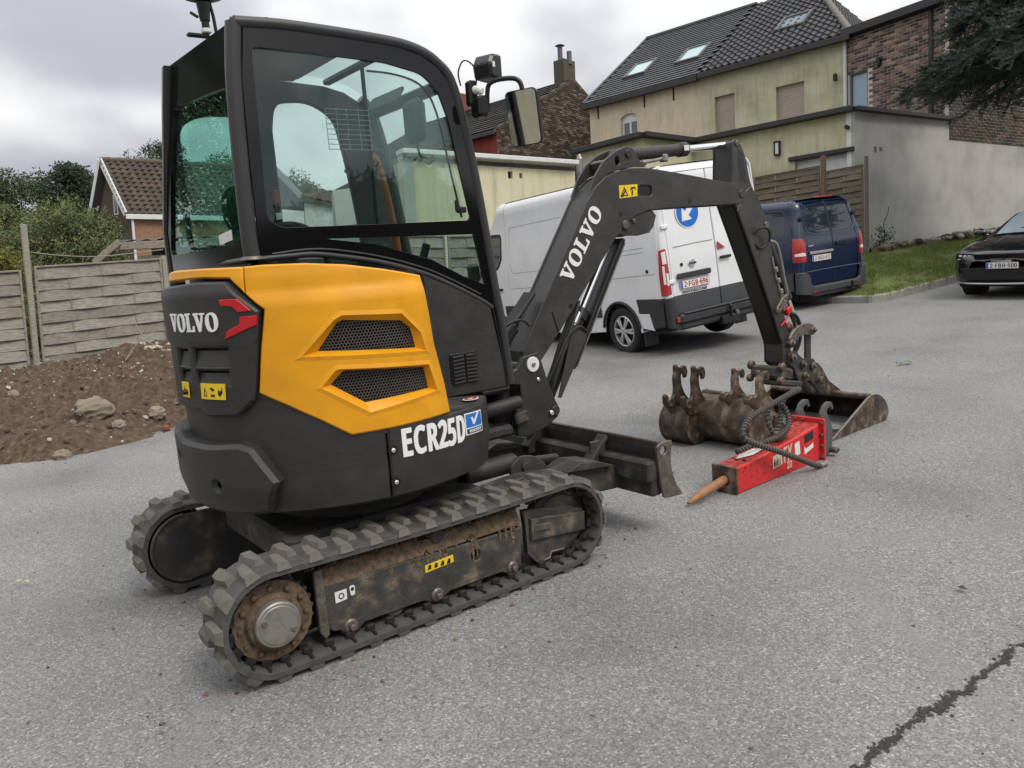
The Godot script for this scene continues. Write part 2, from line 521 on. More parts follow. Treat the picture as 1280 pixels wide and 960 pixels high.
func materials() -> void:
	var simplex := FastNoiseLite.TYPE_SIMPLEX_SMOOTH
	var cell := FastNoiseLite.TYPE_CELLULAR
	# asphalt: stones of many greys in dark binder
	var agg := noise_tex(3, 0.19, [[0.0, grey(0.145)], [0.2, grey(0.205)], [0.55, grey(0.265)], [0.82, Color(0.325, 0.318, 0.306)], [0.95, Color(0.42, 0.412, 0.395)], [1.0, Color(0.58, 0.57, 0.545)]], cell, 1, 2048, 0.0, FastNoiseLite.RETURN_CELL_VALUE)
	var agg_h := noise_tex(3, 0.19, [[0.0, grey(1.0)], [1.0, grey(0.0)]], cell, 1, 2048, 0.0, FastNoiseLite.RETURN_DISTANCE)
	var macro := noise_tex(11, 0.006, [[0.0, Color(0.56, 0.565, 0.575)], [0.32, grey(0.80)], [0.5, grey(0.88)], [0.7, grey(0.95)], [1.0, Color(1.0, 0.985, 0.95)]], simplex, 6, 1024)
	M.asphalt = layer(mk(Color(0.84, 0.838, 0.825), 0.82, 0, agg, 0.36, agg_h, 0.18, true), macro, 0.075)
	var fine := noise_tex(31, 0.09, [[0.0, grey(0.72)], [1.0, grey(1.0)]], simplex, 3, 512)
	var blotch := noise_tex(8, 0.012, [[0.0, grey(0.62)], [0.5, grey(0.9)], [1.0, grey(1.0)]], simplex, 5, 512)
	var faint := noise_tex(9, 0.01, [[0.0, grey(0.86)], [1.0, grey(1.0)]], simplex, 5, 512)
	var grain_h := noise_tex(12, 0.2, [[0.0, grey(0.0)], [1.0, grey(1.0)]], simplex, 2, 512)
	var lump_h := noise_tex(13, 0.03, [[0.0, grey(0.0)], [1.0, grey(1.0)]], simplex, 5, 512)
	var streak := noise_tex(14, 0.02, [[0.0, grey(0.70)], [0.5, grey(0.92)], [1.0, grey(1.0)]], simplex, 4, 512)
	var dusty := noise_tex(15, 0.012, [[0.0, Color(0.028, 0.027, 0.026)], [0.5, Color(0.04, 0.038, 0.036)], [0.66, Color(0.062, 0.055, 0.047)], [0.85, Color(0.12, 0.10, 0.078)], [1.0, Color(0.17, 0.14, 0.10)]], simplex, 6, 512)
	var rusty := noise_tex(16, 0.014, [[0.0, Color(0.04, 0.034, 0.03)], [0.4, Color(0.08, 0.060, 0.047)], [0.58, Color(0.13, 0.088, 0.058)], [0.72, Color(0.20, 0.165, 0.14)], [1.0, Color(0.36, 0.33, 0.30)]], simplex, 6, 512)
	var mud := noise_tex(17, 0.03, [[0.0, Color(0.07, 0.05, 0.035)], [0.5, Color(0.16, 0.115, 0.075)], [1.0, Color(0.27, 0.20, 0.135)]], simplex, 5, 512)
	var soil := noise_tex(18, 0.02, [[0.0, Color(0.035, 0.022, 0.014)], [0.45, Color(0.088, 0.057, 0.034)], [0.75, Color(0.145, 0.100, 0.064)], [1.0, Color(0.25, 0.20, 0.145)]], simplex, 6, 1024)
	var soil_h := noise_tex(19, 0.05, [[0.0, grey(0.0)], [1.0, grey(1.0)]], simplex, 6, 512)
	M.fine = fine; M.blotch = blotch; M.faint = faint; M.grain_h = grain_h; M.lump_h = lump_h; M.streak = streak
	var scr := scratch_tex(81, 512, 420, 0.86, 0.62)
	var scr2 := scratch_tex(82, 512, 1500, 0.80, 0.55)
	M.scr = scr
	# excavator
	M.dark = layer(mk(Color(0.056, 0.0535, 0.0515), 0.50, 0, faint, 1.2, grain_h, 0.012), scr, 0.9)
	M.dark_dusty = mk(Color(0.9, 0.9, 0.9), 0.7, 0, dusty, 0.9, grain_h, 0.02)
	M.dark_arm = layer(mk(Color(0.076, 0.073, 0.070), 0.44, 0, faint, 0.8, grain_h, 0.008), scr, 0.7)
	M.cab = mk(Color(0.036, 0.0355, 0.037), 0.40, 0, faint, 1.5, grain_h, 0.006)
	M.black = mk(Color(0.010, 0.010, 0.011), 0.35, 0, faint, 2.0)
	M.black_matt = mk(Color(0.012, 0.012, 0.012), 0.8, 0, blotch, 2.0)
	M.yellow = layer(mk(Color(0.99, 0.43, 0.004), 0.44, 0, faint, 0.7), scratch_tex(83, 512, 60, 0.97, 0.86), 0.8)
	M.yellow.clearcoat_enabled = true; M.yellow.clearcoat = 0.15; M.yellow.clearcoat_roughness = 0.3
	M.rubber = layer(mk(Color(0.092, 0.088, 0.082), 0.75, 0, blotch, 2.5, lump_h, 0.15), fine, 4.0)
	M.lug = layer(mk(Color(0.165, 0.155, 0.135), 0.85, 0, blotch, 3.0, lump_h, 0.15), fine, 5.0)
	M.frame = layer(mk(Color(2.6, 2.55, 2.5), 0.6, 0, dusty, 1.1, grain_h, 0.02), scr2, 1.4)
	M.mud = layer(mk(Color(1.15, 1.1, 1.05), 0.95, 0, mud, 1.6, soil_h, 1.2), fine, 3.0)
	M.sprocket = mk(Color(0.72, 0.68, 0.66), 0.9, 0, mud, 1.4, lump_h, 0.3)
	M.gear = mk(Color(0.05, 0.045, 0.04), 0.7, 0.2, blotch, 2.0)
	M.steel = mk(Color(0.30, 0.29, 0.27), 0.45, 0.55, blotch, 2.0, grain_h, 0.01)
	M.chrome = mk(Color(0.85, 0.85, 0.85), 0.08, 1.0)
	M.rust = layer(mk(Color(1.9, 1.86, 1.82), 0.52, 0.3, rusty, 0.9, lump_h, 0.10), scr2, 1.6)
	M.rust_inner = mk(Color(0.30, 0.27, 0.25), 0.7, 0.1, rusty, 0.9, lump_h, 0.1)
	M.rust_dark = layer(mk(Color(1.15, 1.13, 1.11), 0.55, 0.25, rusty, 1.1, lump_h, 0.12), scr2, 1.8)
	M.bare = layer(mk(Color(0.34, 0.30, 0.265), 0.45, 0.5, blotch, 3.0, lump_h, 0.08), scr2, 2.0)
	M.white = mk(Color(0.80, 0.80, 0.79), 0.5)
	M.white_print = mk(Color(0.78, 0.78, 0.76), 0.55, 0, faint, 3.0)
	M.sticker = mk(Color(0.86, 0.60, 0.02), 0.5, 0, faint, 4.0)
	M.red = mk(Color(0.55, 0.012, 0.02), 0.4, 0, faint, 3.0)
	M.blue_sticker = mk(Color(0.015, 0.16, 0.55), 0.45)
	M.blue_dark = mk(Color(0.01, 0.03, 0.10), 0.5)
	M.hose = mk(Color(0.018, 0.018, 0.018), 0.6, 0, fine, 4.0)
	M.glass_side = tinted(Color(0.66, 0.86, 0.81))
	M.glass_rear = tinted(Color(0.36, 0.80, 0.66))
	M.glass_clear = glass(Color(0.25, 0.4, 0.37), 0.06)
	M.glass_border = mk(Color(0.006, 0.006, 0.007), 0.08)
	M.interior = mk(Color(0.05, 0.052, 0.054), 0.8, 0, faint, 2.0)
	M.orange = mk(Color(0.55, 0.12, 0.03), 0.5, 0, faint, 3.0)
	M.mirror = mk(Color(0.55, 0.56, 0.57), 0.03, 1.0)
	M.mesh = mk(Color(0.11, 0.10, 0.09), 0.5, 0.2, blotch, 3.0)
	# street and buildings
	M.soil = layer(mk(Color(1, 1, 1), 0.97, 0, soil, 0.55, soil_h, 2.5, true), fine, 1.3)
	M.rock = layer(mk(Color(0.30, 0.25, 0.19), 0.95, 0, blotch, 1.5, lump_h, 0.6), fine, 3.0)
	M.rock_pale = layer(mk(Color(0.52, 0.47, 0.38), 0.95, 0, blotch, 2.0, lump_h, 0.5), fine, 3.0)
	M.concrete = layer(mk(Color(0.36, 0.35, 0.32), 0.9, 0, streak, 0.4, lump_h, 0.1), fine, 1.5)
	M.glass_house = mk(Color(0.10, 0.14, 0.17), 0.06, 0, null, 1.0)
	M.glass_house.metallic_specular = 0.9
	M.mortar = mk(Color(0.58, 0.53, 0.47), 0.95, 0, faint, 1.0)
	M.zinc = mk(Color(0.12, 0.125, 0.13), 0.5, 0.3, faint, 1.0)
	M.trim_white = mk(Color(0.72, 0.73, 0.72), 0.55, 0, faint, 1.0)
	M.chisel = layer(mk(Color(0.40, 0.20, 0.10), 0.65, 0.2, blotch, 2.5, lump_h, 0.08), fine, 4.0)
	M.grey_plate = layer(mk(Color(0.115, 0.12, 0.12), 0.6, 0.1, blotch, 2.0, lump_h, 0.06), fine, 3.0)
	M.hose_grey = mk(Color(0.045, 0.042, 0.038), 0.8, 0, blotch, 6.0)
	M.hose_guard = mk(Color(0.14, 0.13, 0.115), 0.75, 0, blotch, 6.0)
	M.van_shade = mk(Color(0.33, 0.34, 0.36), 0.4)  # greyer van paint: shade of creases put into the colour
	M.van_shine = mk(Color(0.10, 0.13, 0.19), 0.2)  # paler van blue: glint along edges put into the colour
	M.van_glass = glass(Color(0.05, 0.07, 0.07), 0.45)
	M.screen_glass = mk(Color(0.26, 0.31, 0.35), 0.04); M.screen_glass.metallic_specular = 1.0  # windscreen: pale mirrored sky put into the glass colour
	M.gloss_black = mk(Color(0.006, 0.006, 0.007), 0.12)
	M.black_worn = layer(mk(Color(0.022, 0.021, 0.020), 0.45, 0.2, blotch, 2.0, lump_h, 0.1), fine, 3.0)
	M.mortar_dark = mk(Color(0.09, 0.075, 0.06), 0.95, 0, faint, 1.0)
	M.mortar_orange = mk(Color(0.33, 0.19, 0.12), 0.95, 0, blotch, 1.2, lump_h, 0.2)
	M.brick_red = mk(Color(0.22, 0.07, 0.05), 0.95, 0, blotch, 1.5, lump_h, 0.4)
	# weathered boards: grain runs along the local x axis
	var grain := noise_tex(61, 0.02, [[0.0, grey(0.55)], [0.35, grey(0.85)], [0.7, grey(1.0)], [1.0, grey(0.92)]], simplex, 5, 512)
	var knots := noise_tex(62, 0.03, [[0.0, grey(0.45)], [0.18, grey(0.85)], [0.5, grey(1.0)], [1.0, grey(1.0)]], cell, 1, 512, 0.0, FastNoiseLite.RETURN_DISTANCE)
	var woods := [Color(0.31, 0.285, 0.25), Color(0.26, 0.24, 0.21), Color(0.35, 0.325, 0.285), Color(0.29, 0.26, 0.215)]
	for k in 4:
		M["wood_%d" % k] = plank(woods[k], grain, knots, k)
		M["wood_dark_%d" % k] = plank(Color(woods[k].r * 0.62, woods[k].g * 0.55, woods[k].b * 0.50), grain, knots, k + 7)
	M.wood_grey = plank(Color(0.33, 0.29, 0.235), grain, knots, 3)
	M.wood_post = plank(Color(0.36, 0.35, 0.28), grain, knots, 5)
	M.wood_brown = plank(Color(0.20, 0.13, 0.085), grain, knots, 6)
	M.wood_pale = plank(Color(0.36, 0.34, 0.29), grain, knots, 6)

func plank(c: Color, grain: Texture2D, knots: Texture2D, k: int) -> StandardMaterial3D:
	var m := layer(mk(c, 0.92, 0, grain, 1.0, grain, 0.25), knots, 1.0)
	m.uv1_scale = Vector3(0.35, 6.0, 6.0); m.uv1_offset = Vector3(0.37 * k, 0.21 * k, 0.1 * k)
	m.uv2_scale = Vector3(0.5, 2.0, 2.0); m.uv2_offset = Vector3(0.23 * k, 0.31 * k, 0.2 * k)
	return m

# ------------------------------------------------------------------ ground
func ground() -> void:
	var b := MB.new()
	# far ground: flattening hillside out to the horizon
	var g := []
	for r in [0.0, 25.0, 60.0, 120.0, 300.0, 900.0]:
		var row := []
		for k in 49:
			var a := TAU * k / 48.0
			var x: float = r * cos(a); var z: float = r * sin(a) - 10.0
			var lim := minf(1.0, 60.0 / maxf(r, 1.0))
			var q := G * Vector3(x * lim, 0, z * lim)
			row.append(Vector3(x, q.y - 0.12 - r * 0.002, z))
		g.append(row)
	b.sheet(g)
	struct(obj("ground", b, mk(Color(0.09, 0.10, 0.05), 1.0, 0, M.blotch, 0.1, null, 0, true)))
	# the asphalt: one sheet following the road
	b = MB.new()
	g = []
	for j in 45:
		var row := []
		var z := 14.0 - 52.0 * j / 44.0
		for i in 41:
			var x := -14.0 + 44.0 * i / 40.0
			row.append(on_road(x, z))
		g.append(row)
	b.sheet(g)
	struct(obj("road", b, M.asphalt))
	# crack that cuts across the asphalt, a ragged dark groove with crumbled lips
	var crack := [[2.55, -3.27], [2.2, -3.06], [1.89, -2.88], [1.75, -2.80], [1.62, -2.67], [1.48, -2.58], [1.39, -2.52], [1.24, -2.44], [1.11, -2.34], [0.99, -2.24], [0.8, -2.12], [0.5, -1.9]]
	b = MB.new()
	var fn := FastNoiseLite.new(); fn.seed = 4; fn.frequency = 9.0
	var L := []
	for i in crack.size() - 1:
		for k in 14:
			L.append(Vector2(crack[i][0], crack[i][1]).lerp(Vector2(crack[i + 1][0], crack[i + 1][1]), k / 14.0))
	var f3 := FastNoiseLite.new(); f3.seed = 6; f3.frequency = 2.2; f3.fractal_octaves = 3
	for i in L.size() - 1:
		var p: Vector2 = L[i]; var q: Vector2 = L[i + 1]
		var dd := (q - p).normalized(); var nn := dd.orthogonal()
		var amp := clampf(0.5 + 0.9 * f3.get_noise_2d(i * 0.02, 1.0), 0.1, 1.0)
		var mid := p + nn * (f3.get_noise_2d(i * 0.035, 9.0) * 0.05)
		for k in 11:   # ragged flakes of missing binder, dense along the middle
			var c := mid + dd * rng.randf_range(-0.012, 0.012) + nn * rng.randfn() * (0.003 + 0.009 * amp)
			var s0 := rng.randf_range(0.0015, 0.0065) * (0.6 + amp)
			var a0 := rng.randf() * TAU
			var pts := []
			for m in 5:
				var a := a0 + TAU * m / 5.0; var rr := s0 * rng.randf_range(0.45, 1.3)
				pts.append(on_road(c.x + cos(a) * rr, c.y + sin(a) * rr, 0.0035 + 0.0001 * k))
			b.fan(pts, Vector3.UP)
		if amp > 0.35:
			var e0 := mid - dd * 0.012; var e1 := mid + dd * 0.012; var w := 0.0045 * amp
			b.quad(on_road(e0.x + nn.x * w, e0.y + nn.y * w, 0.003), on_road(e1.x + nn.x * w, e1.y + nn.y * w, 0.003), on_road(e1.x - nn.x * w, e1.y - nn.y * w, 0.003), on_road(e0.x - nn.x * w, e0.y - nn.y * w, 0.003), Vector3.UP)
	struct(obj("road_crack", b, mk(Color(0.045, 0.043, 0.040), 0.9, 0, M.fine, 6.0)))
	kerb_and_lawn()
	soil_bank()

func kerb_line() -> Array:
	return [Vector2(1.2, -23.0), Vector2(3.2, -19.3), Vector2(4.6, -16.9), Vector2(5.58, -15.25), Vector2(5.9, -14.62), Vector2(6.42, -14.12), Vector2(6.75, -14.2), Vector2(7.27, -14.62), Vector2(9.13, -16.15), Vector2(10.6, -17.4), Vector2(13.0, -19.2), Vector2(17.0, -22.2), Vector2(24.0, -27.4)]

func resample(p: Array, step: float) -> Array:
	var o := []
	for i in p.size() - 1:
		var k := maxi(1, roundi((p[i + 1] - p[i]).length() / step))
		for j in k: o.append(p[i].lerp(p[i + 1], float(j) / k))
	o.append(p[-1])
	return o

func kerb_and_lawn() -> void:
	var kl := kerb_line()
	# kerb stones, each about a metre long with a joint between
	var root := Node3D.new(); root.name = "kerb"; add_child(root); struct(root)
	var pts := resample(kl, 0.95)
	for i in pts.size() - 1:
		var a: Vector2 = pts[i]; var c: Vector2 = pts[i + 1]
		var d := (c - a).normalized()
		var b := MB.new()
		var p := on_road(a.x, a.y); var q := on_road(c.x, c.y)
		var len := (q - p).length() - 0.006
		var fx := (q - p).normalized()
		var up := G * Vector3.UP; up = (up - fx * up.dot(fx)).normalized()
		b.box(Vector3.ZERO, Vector3(len, 0.34, 0.15), 0.02)
		obj("kerb_stone", b, M.concrete, root, Transform3D(Basis(fx, up, fx.cross(up)), (p + q) * 0.5 - up * 0.04 + fx.cross(up) * -0.07))
	# lawn: bank rising from the kerb to the foot of the rendered wall
	var far_line := [Vector2(1.6, -24.0), Vector2(4.0, -21.8), Vector2(6.6, -21.0), Vector2(8.3, -19.35), Vector2(8.62, -19.1), Vector2(9.2, -19.5), Vector2(11.58, -20.7), Vector2(14.6, -22.2), Vector2(26.0, -28.2)]
	var ks := resample(kl, 0.35)
	var fl := resample(far_line, 0.35)
	var wall_y := [[1.6, 1.9], [6.6, 2.4], [8.62, 2.72], [9.2, 2.85], [11.5, 3.08], [13.25, 3.25], [26.0, 4.3]]
	var fn := FastNoiseLite.new(); fn.seed = 2; fn.frequency = 0.8; fn.fractal_octaves = 3
	var grid := []
	var N := 140
	lawn_pts.clear()
	for i in N + 1:
		var t := float(i) / N
		var a: Vector2 = ks[mini(int(t * (ks.size() - 1)), ks.size() - 1)]
		var aw := on_road(a.x, a.y, 0.105)
		var c: Vector2 = fl[mini(int(t * (fl.size() - 1)), fl.size() - 1)]
		var cy := 0.0
		for k in wall_y.size() - 1:
			if c.x >= wall_y[k][0] and c.x <= wall_y[k + 1][0]: cy = lerpf(wall_y[k][1], wall_y[k + 1][1], (c.x - wall_y[k][0]) / (wall_y[k + 1][0] - wall_y[k][0]))
		var cw := Vector3(c.x, cy, c.y)
		var row := []
		for j in 15:
			var s := float(j) / 14.0
			var q := aw.lerp(cw, s)
			var d := Vector2(cw.x - aw.x, cw.z - aw.z).normalized()
			q.y += sin(s * PI) * 0.05 + fn.get_noise_2d(q.x, q.z) * 0.07 * sin(s * PI)
			row.append(q)
		grid.append(row)
	lawn_pts = grid
	var b := MB.new()
	b.sheet(grid)
	var lt := noise_tex(41, 0.016, [[0.0, Color(0.10, 0.075, 0.045)], [0.25, Color(0.14, 0.135, 0.05)], [0.5, Color(0.12, 0.165, 0.04)], [1.0, Color(0.16, 0.23, 0.05)]], FastNoiseLite.TYPE_SIMPLEX_SMOOTH, 5, 512)
	struct(obj("lawn", b, layer(mk(Color(1, 1, 1), 0.95, 0, lt, 0.25, M.lump_h, 2.0, true), M.fine, 1.5)))

var lawn_pts := []

func soil_height(x: float, z: float) -> float:   # height over the road of the heap of dug soil
	var e := Vector2(x, z)
	var front := [Vector2(-14, -5.2), Vector2(-9, -6.2), Vector2(-6.2, -7.1), Vector2(-4.96, -7.54), Vector2(-4.26, -7.70), Vector2(-3.9, -8.2), Vector2(-3.74, -9.0), Vector2(-3.3, -10.4), Vector2(-3.0, -12.5), Vector2(-3.2, -15.5)]
	var best := 1e9; var side := 1.0
	for i in front.size() - 1:
		var a: Vector2 = front[i]; var c: Vector2 = front[i + 1]
		var p := Geometry2D.get_closest_point_to_segment(e, a, c)
		var d := p.distance_to(e)
		if d < best:
			best = d
			side = signf((c - a).cross(e - a))
	var d := best * (1.0 if side < 0.0 else -1.0)
	if d < -0.3: return -0.2
	var h := 0.36 * smoothstep(-0.05, 2.6, d) + 0.13 * smoothstep(0.0, 0.5, d)
	h += 0.50 * exp(-(Vector2(x + 4.3, z + 10.8).length_squared()) / 1.5)
	h += 0.22 * exp(-(Vector2(x + 7.2, z + 9.6).length_squared()) / 1.2)
	h -= 0.25 * smoothstep(3.0, 5.0, d)
	return h - 0.03

func soil_bank() -> void:
	var fn := FastNoiseLite.new(); fn.seed = 12; fn.frequency = 1.1; fn.fractal_octaves = 5; fn.fractal_gain = 0.55
	var f2 := FastNoiseLite.new(); f2.seed = 15; f2.frequency = 6.0; f2.fractal_octaves = 4
	var grid := []
	for j in 190:
		var row := []
		var z := -5.0 - 10.0 * j / 189.0
		for i in 220:
			var x := -13.5 + 11.0 * i / 219.0
			var w := fn.get_noise_2d(x, z)
			var h := soil_height(x + w * 0.25, z + fn.get_noise_2d(z, x + 40.0) * 0.25)
			if h > -0.15:
				var k := smoothstep(-0.05, 0.25, h)
				h += w * 0.12 * k + absf(f2.get_noise_2d(x, z)) * 0.16 * k + absf(f2.get_noise_2d(x * 2.5, z * 2.5)) * 0.06 * k
			row.append(on_road(x, z, h))
		grid.append(row)
	var b := MB.new()
	b.sheet(grid)
	struct(obj("soil_bank", b, M.soil))
	# crumbs and pebbles on the heap and at its foot
	var mm := MultiMesh.new(); mm.transform_format = MultiMesh.TRANSFORM_3D; mm.use_colors = true
	var rk := MB.new(); var nz := FastNoiseLite.new(); nz.seed = 5; nz.frequency = 0.6
	rk.ball(Vector3.ZERO, Vector3(1, 0.75, 0.9), 7, 5, nz, 0.6)
	mm.mesh = rk.mesh()
	var list := []
	for k in 5200:
		var x := rng.randf_range(-11.0, -2.9); var z := rng.randf_range(-13.2, -6.6)
		var h := soil_height(x, z)
		if h < -0.06 and (h < -0.19 or rng.randf() < 0.8): continue
		h = maxf(h, -0.004)
		var s := 0.008 + 0.03 * pow(rng.randf(), 5.0)
		if rng.randf() < 0.05: s *= 1.7
		var p := on_road(x, z, h + 0.0)
		var i := clampi(int((x + 13.5) / 11.0 * 219.0), 0, 218); var j := clampi(int((-5.0 - z) / 10.0 * 189.0), 0, 188)
		p.y = maxf(grid[j][i].y, grid[j + 1][i + 1].y) - s * 0.1
		var c := Color(0.15, 0.11, 0.075) * rng.randf_range(0.6, 1.5)
		if rng.randf() < 0.13: c = Color(0.42, 0.39, 0.33) * rng.randf_range(0.6, 1.3)
		if z < -9.6 and x > -5.6 and rng.randf() < 0.6: c = Color(0.5, 0.47, 0.38) * rng.randf_range(0.4, 1.3)
		c.a = 1.0
		list.append([Transform3D(Basis.from_euler(Vector3(rng.randf() * 6, rng.randf() * 6, rng.randf() * 6)) * Basis.from_scale(Vector3(s, s * rng.randf_range(0.6, 1.0), s)), p), c])
	mm.instance_count = list.size()
	for k in list.size():
		mm.set_instance_transform(k, list[k][0]); mm.set_instance_color(k, list[k][1])
	var mi := MultiMeshInstance3D.new(); mi.name = "soil_rubble"; mi.multimesh = mm
	var rm := mk(Color(1, 1, 1), 0.95, 0, M.fine, 8.0); rm.vertex_color_use_as_albedo = true
	mi.material_override = rm
	add_child(mi); stuff(mi)

func road_grit() -> void:   # loose chippings on the asphalt and crumbs of soil fallen round the tracks
	var r := RandomNumberGenerator.new(); r.seed = 77
	var list := []
	for k in 2600:
		var x := r.randf_range(-4.5, 5.5); var z := -1.6 - 9.0 * pow(r.randf(), 1.6)
		var s := 0.0016 + 0.0035 * pow(r.randf(), 4.0)
		var c := Color(0.22, 0.21, 0.195) * r.randf_range(0.25, 1.7)
		if r.randf() < 0.10: c = Color(0.16, 0.11, 0.07)
		c.a = 1.0
		list.append([Transform3D(Basis.from_euler(Vector3(r.randf() * 6, r.randf() * 6, 0)) * Basis.from_scale(Vector3(s, s * 0.7, s * 0.8) * 1.6), on_road(x, z, s * 0.4)), c])
	var ox := Vector2(-1.46, -3.646); var f := Vector2(cos(deg_to_rad(36.43)), -sin(deg_to_rad(36.43))); var n := Vector2(-f.y, f.x)
	for k in 300:
		var u := r.randf_range(-0.5, 2.2); var w := 0.66 * (1.0 if r.randf() < 0.65 else -1.0) + r.randfn() * 0.22
		var p := ox + f * u + n * w
		var s := 0.002 + 0.007 * pow(r.randf(), 4.0)
		var c := Color(0.15, 0.11, 0.075) * r.randf_range(0.5, 1.5); c.a = 1.0
		list.append([Transform3D(Basis.from_euler(Vector3(r.randf() * 6, r.randf() * 6, 0)) * Basis.from_scale(Vector3(s, s * 0.6, s) * 1.4), on_road(p.x, p.y, s * 0.4)), c])
	multi("road_grit", self, rock_mesh(9), M.tint, list)

# ------------------------------------------------------------------ excavator
func smooth(p: Array, k := 5) -> Array:   # Catmull-Rom through the points
	var o := []
	var m := p.size()
	for i in m - 1:
		var a = p[maxi(i - 1, 0)]; var b = p[i]; var c = p[i + 1]; var d = p[mini(i + 2, m - 1)]
		for j in k:
			var t := float(j) / k
			o.append(((b * 2.0) + (c - a) * t + (a * 2.0 - b * 5.0 + c * 4.0 - d) * t * t + (b * 3.0 - a - c * 3.0 + d) * t * t * t) * 0.5)
	o.append(p[m - 1])
	return o

func v3(p: Array, z: float) -> Array:   # flat list x, y -> points at that z
	var o := []
	for i in range(0, p.size(), 2): o.append(Vector3(p[i], p[i + 1], z))
	return o

func ring_poly(a: Array) -> PackedVector2Array:   # degrees round the machine and heights -> arc metres and heights
	var o := PackedVector2Array()
	for i in range(0, a.size(), 2): o.append(Vector2(deg_to_rad(a[i]) * 0.75, a[i + 1]))
	return o

func ring(R: Callable) -> Callable:
	return func(s, y, d):
		var a: float = s / 0.75
		var r: float = R.call(a, y) - d
		return Vector3(XC + r * cos(a), y, r * sin(a))

func const_r(r: float) -> Callable: return ring(func(_a, _y): return r)

func hood_r(_a: float, y: float) -> float:
	var r := 0.742
	r += 0.018 * smoothstep(1.575, 1.50, y)
	r -= 0.012 * smoothstep(1.45, 1.0, y)
	r -= 0.010 * smoothstep(1.60, 1.68, y)
	return r

func ramp(b: MB, A: PackedVector2Array, da: float, B: PackedVector2Array, db: float, f: Callable, k := 8) -> void:
	for i in A.size():
		var j := (i + 1) % A.size()
		for t in k:
			var t0 := float(t) / k; var t1 := float(t + 1) / k
			var a0 := A[i].lerp(A[j], t0); var a1 := A[i].lerp(A[j], t1)
			var b0 := B[i].lerp(B[j], t0); var b1 := B[i].lerp(B[j], t1)
			var p0: Vector3 = f.call(a0.x, a0.y, da); var p1: Vector3 = f.call(a1.x, a1.y, da)
			var q0: Vector3 = f.call(b0.x, b0.y, db); var q1: Vector3 = f.call(b1.x, b1.y, db)
			b.quad(p0, p1, q1, q0, p0 - f.call(a0.x, a0.y, da + 0.01))

func honeycomb(b: MB, poly: PackedVector2Array, f: Callable, d: float, pitch: float) -> void:
	var lo := Vector2(1e9, 1e9); var hi := -lo
	for q in poly: lo = lo.min(q); hi = hi.max(q)
	var rowh := pitch * 0.866
	var j := 0
	var y := lo.y
	while y < hi.y + rowh:
		var x := lo.x + (pitch * 0.5 if j % 2 else 0.0)
		while x < hi.x + pitch:
			var c := Vector2(x, y)
			if Geometry2D.is_point_in_polygon(c, poly):
				for k in 6:
					var a0 := TAU * (k + 0.5) / 6.0; var a1 := TAU * (k + 1.5) / 6.0
					var e0 := Vector2(cos(a0), sin(a0)); var e1 := Vector2(cos(a1), sin(a1))
					var ro := pitch * 0.577; var ri := pitch * 0.44
					var p0: Vector3 = f.call(c.x + e0.x * ro, c.y + e0.y * ro, d); var p1: Vector3 = f.call(c.x + e1.x * ro, c.y + e1.y * ro, d)
					var q0: Vector3 = f.call(c.x + e0.x * ri, c.y + e0.y * ri, d); var q1: Vector3 = f.call(c.x + e1.x * ri, c.y + e1.y * ri, d)
					var r0: Vector3 = f.call(c.x + e0.x * ri, c.y + e0.y * ri, d + 0.006); var r1: Vector3 = f.call(c.x + e1.x * ri, c.y + e1.y * ri, d + 0.006)
					b.quad(p0, p1, q1, q0, q0 - r0)
					b.quad(q0, q1, r1, r0, (f.call(c.x, c.y, d) - q0))
			x += pitch
		y += rowh; j += 1

func excavator() -> void:
	var ex := thing("excavator", "yellow and dark grey compact excavator on rubber tracks parked on the street", "excavator", road_xf(-1.4603, -3.646, deg_to_rad(36.4334), false))
	track(ex, 0.775, 1.0)
	track(ex, -0.775, -1.0)
	undercarriage(ex)
	dozer(ex)
	upper(ex)
	cab(ex)
	boom(ex)
	arm_and_bucket(ex)

const TL := 1.5572
const TR := 0.2465

func stadium(t: float, r: float) -> Array:   # t in metres along the centre line at radius TR -> [point, outward]
	var per := 2.0 * TL + TAU * TR
	t = fposmod(t, per)
	var c := Vector2(0, TR)
	if t < TL: return [Vector2(t, TR - r), Vector2(0, -1)]
	t -= TL
	if t < PI * TR:
		var a := -PI / 2 + t / TR
		return [Vector2(TL, TR) + Vector2(cos(a), sin(a)) * r, Vector2(cos(a), sin(a))]
	t -= PI * TR
	if t < TL:
		var sag := 0.012 * sin(PI * t / TL)
		return [Vector2(TL - t, TR + r - sag), Vector2(0, 1)]
	t -= TL
	var a := PI / 2 + t / TR
	return [c + Vector2(cos(a), sin(a)) * r, Vector2(cos(a), sin(a))]

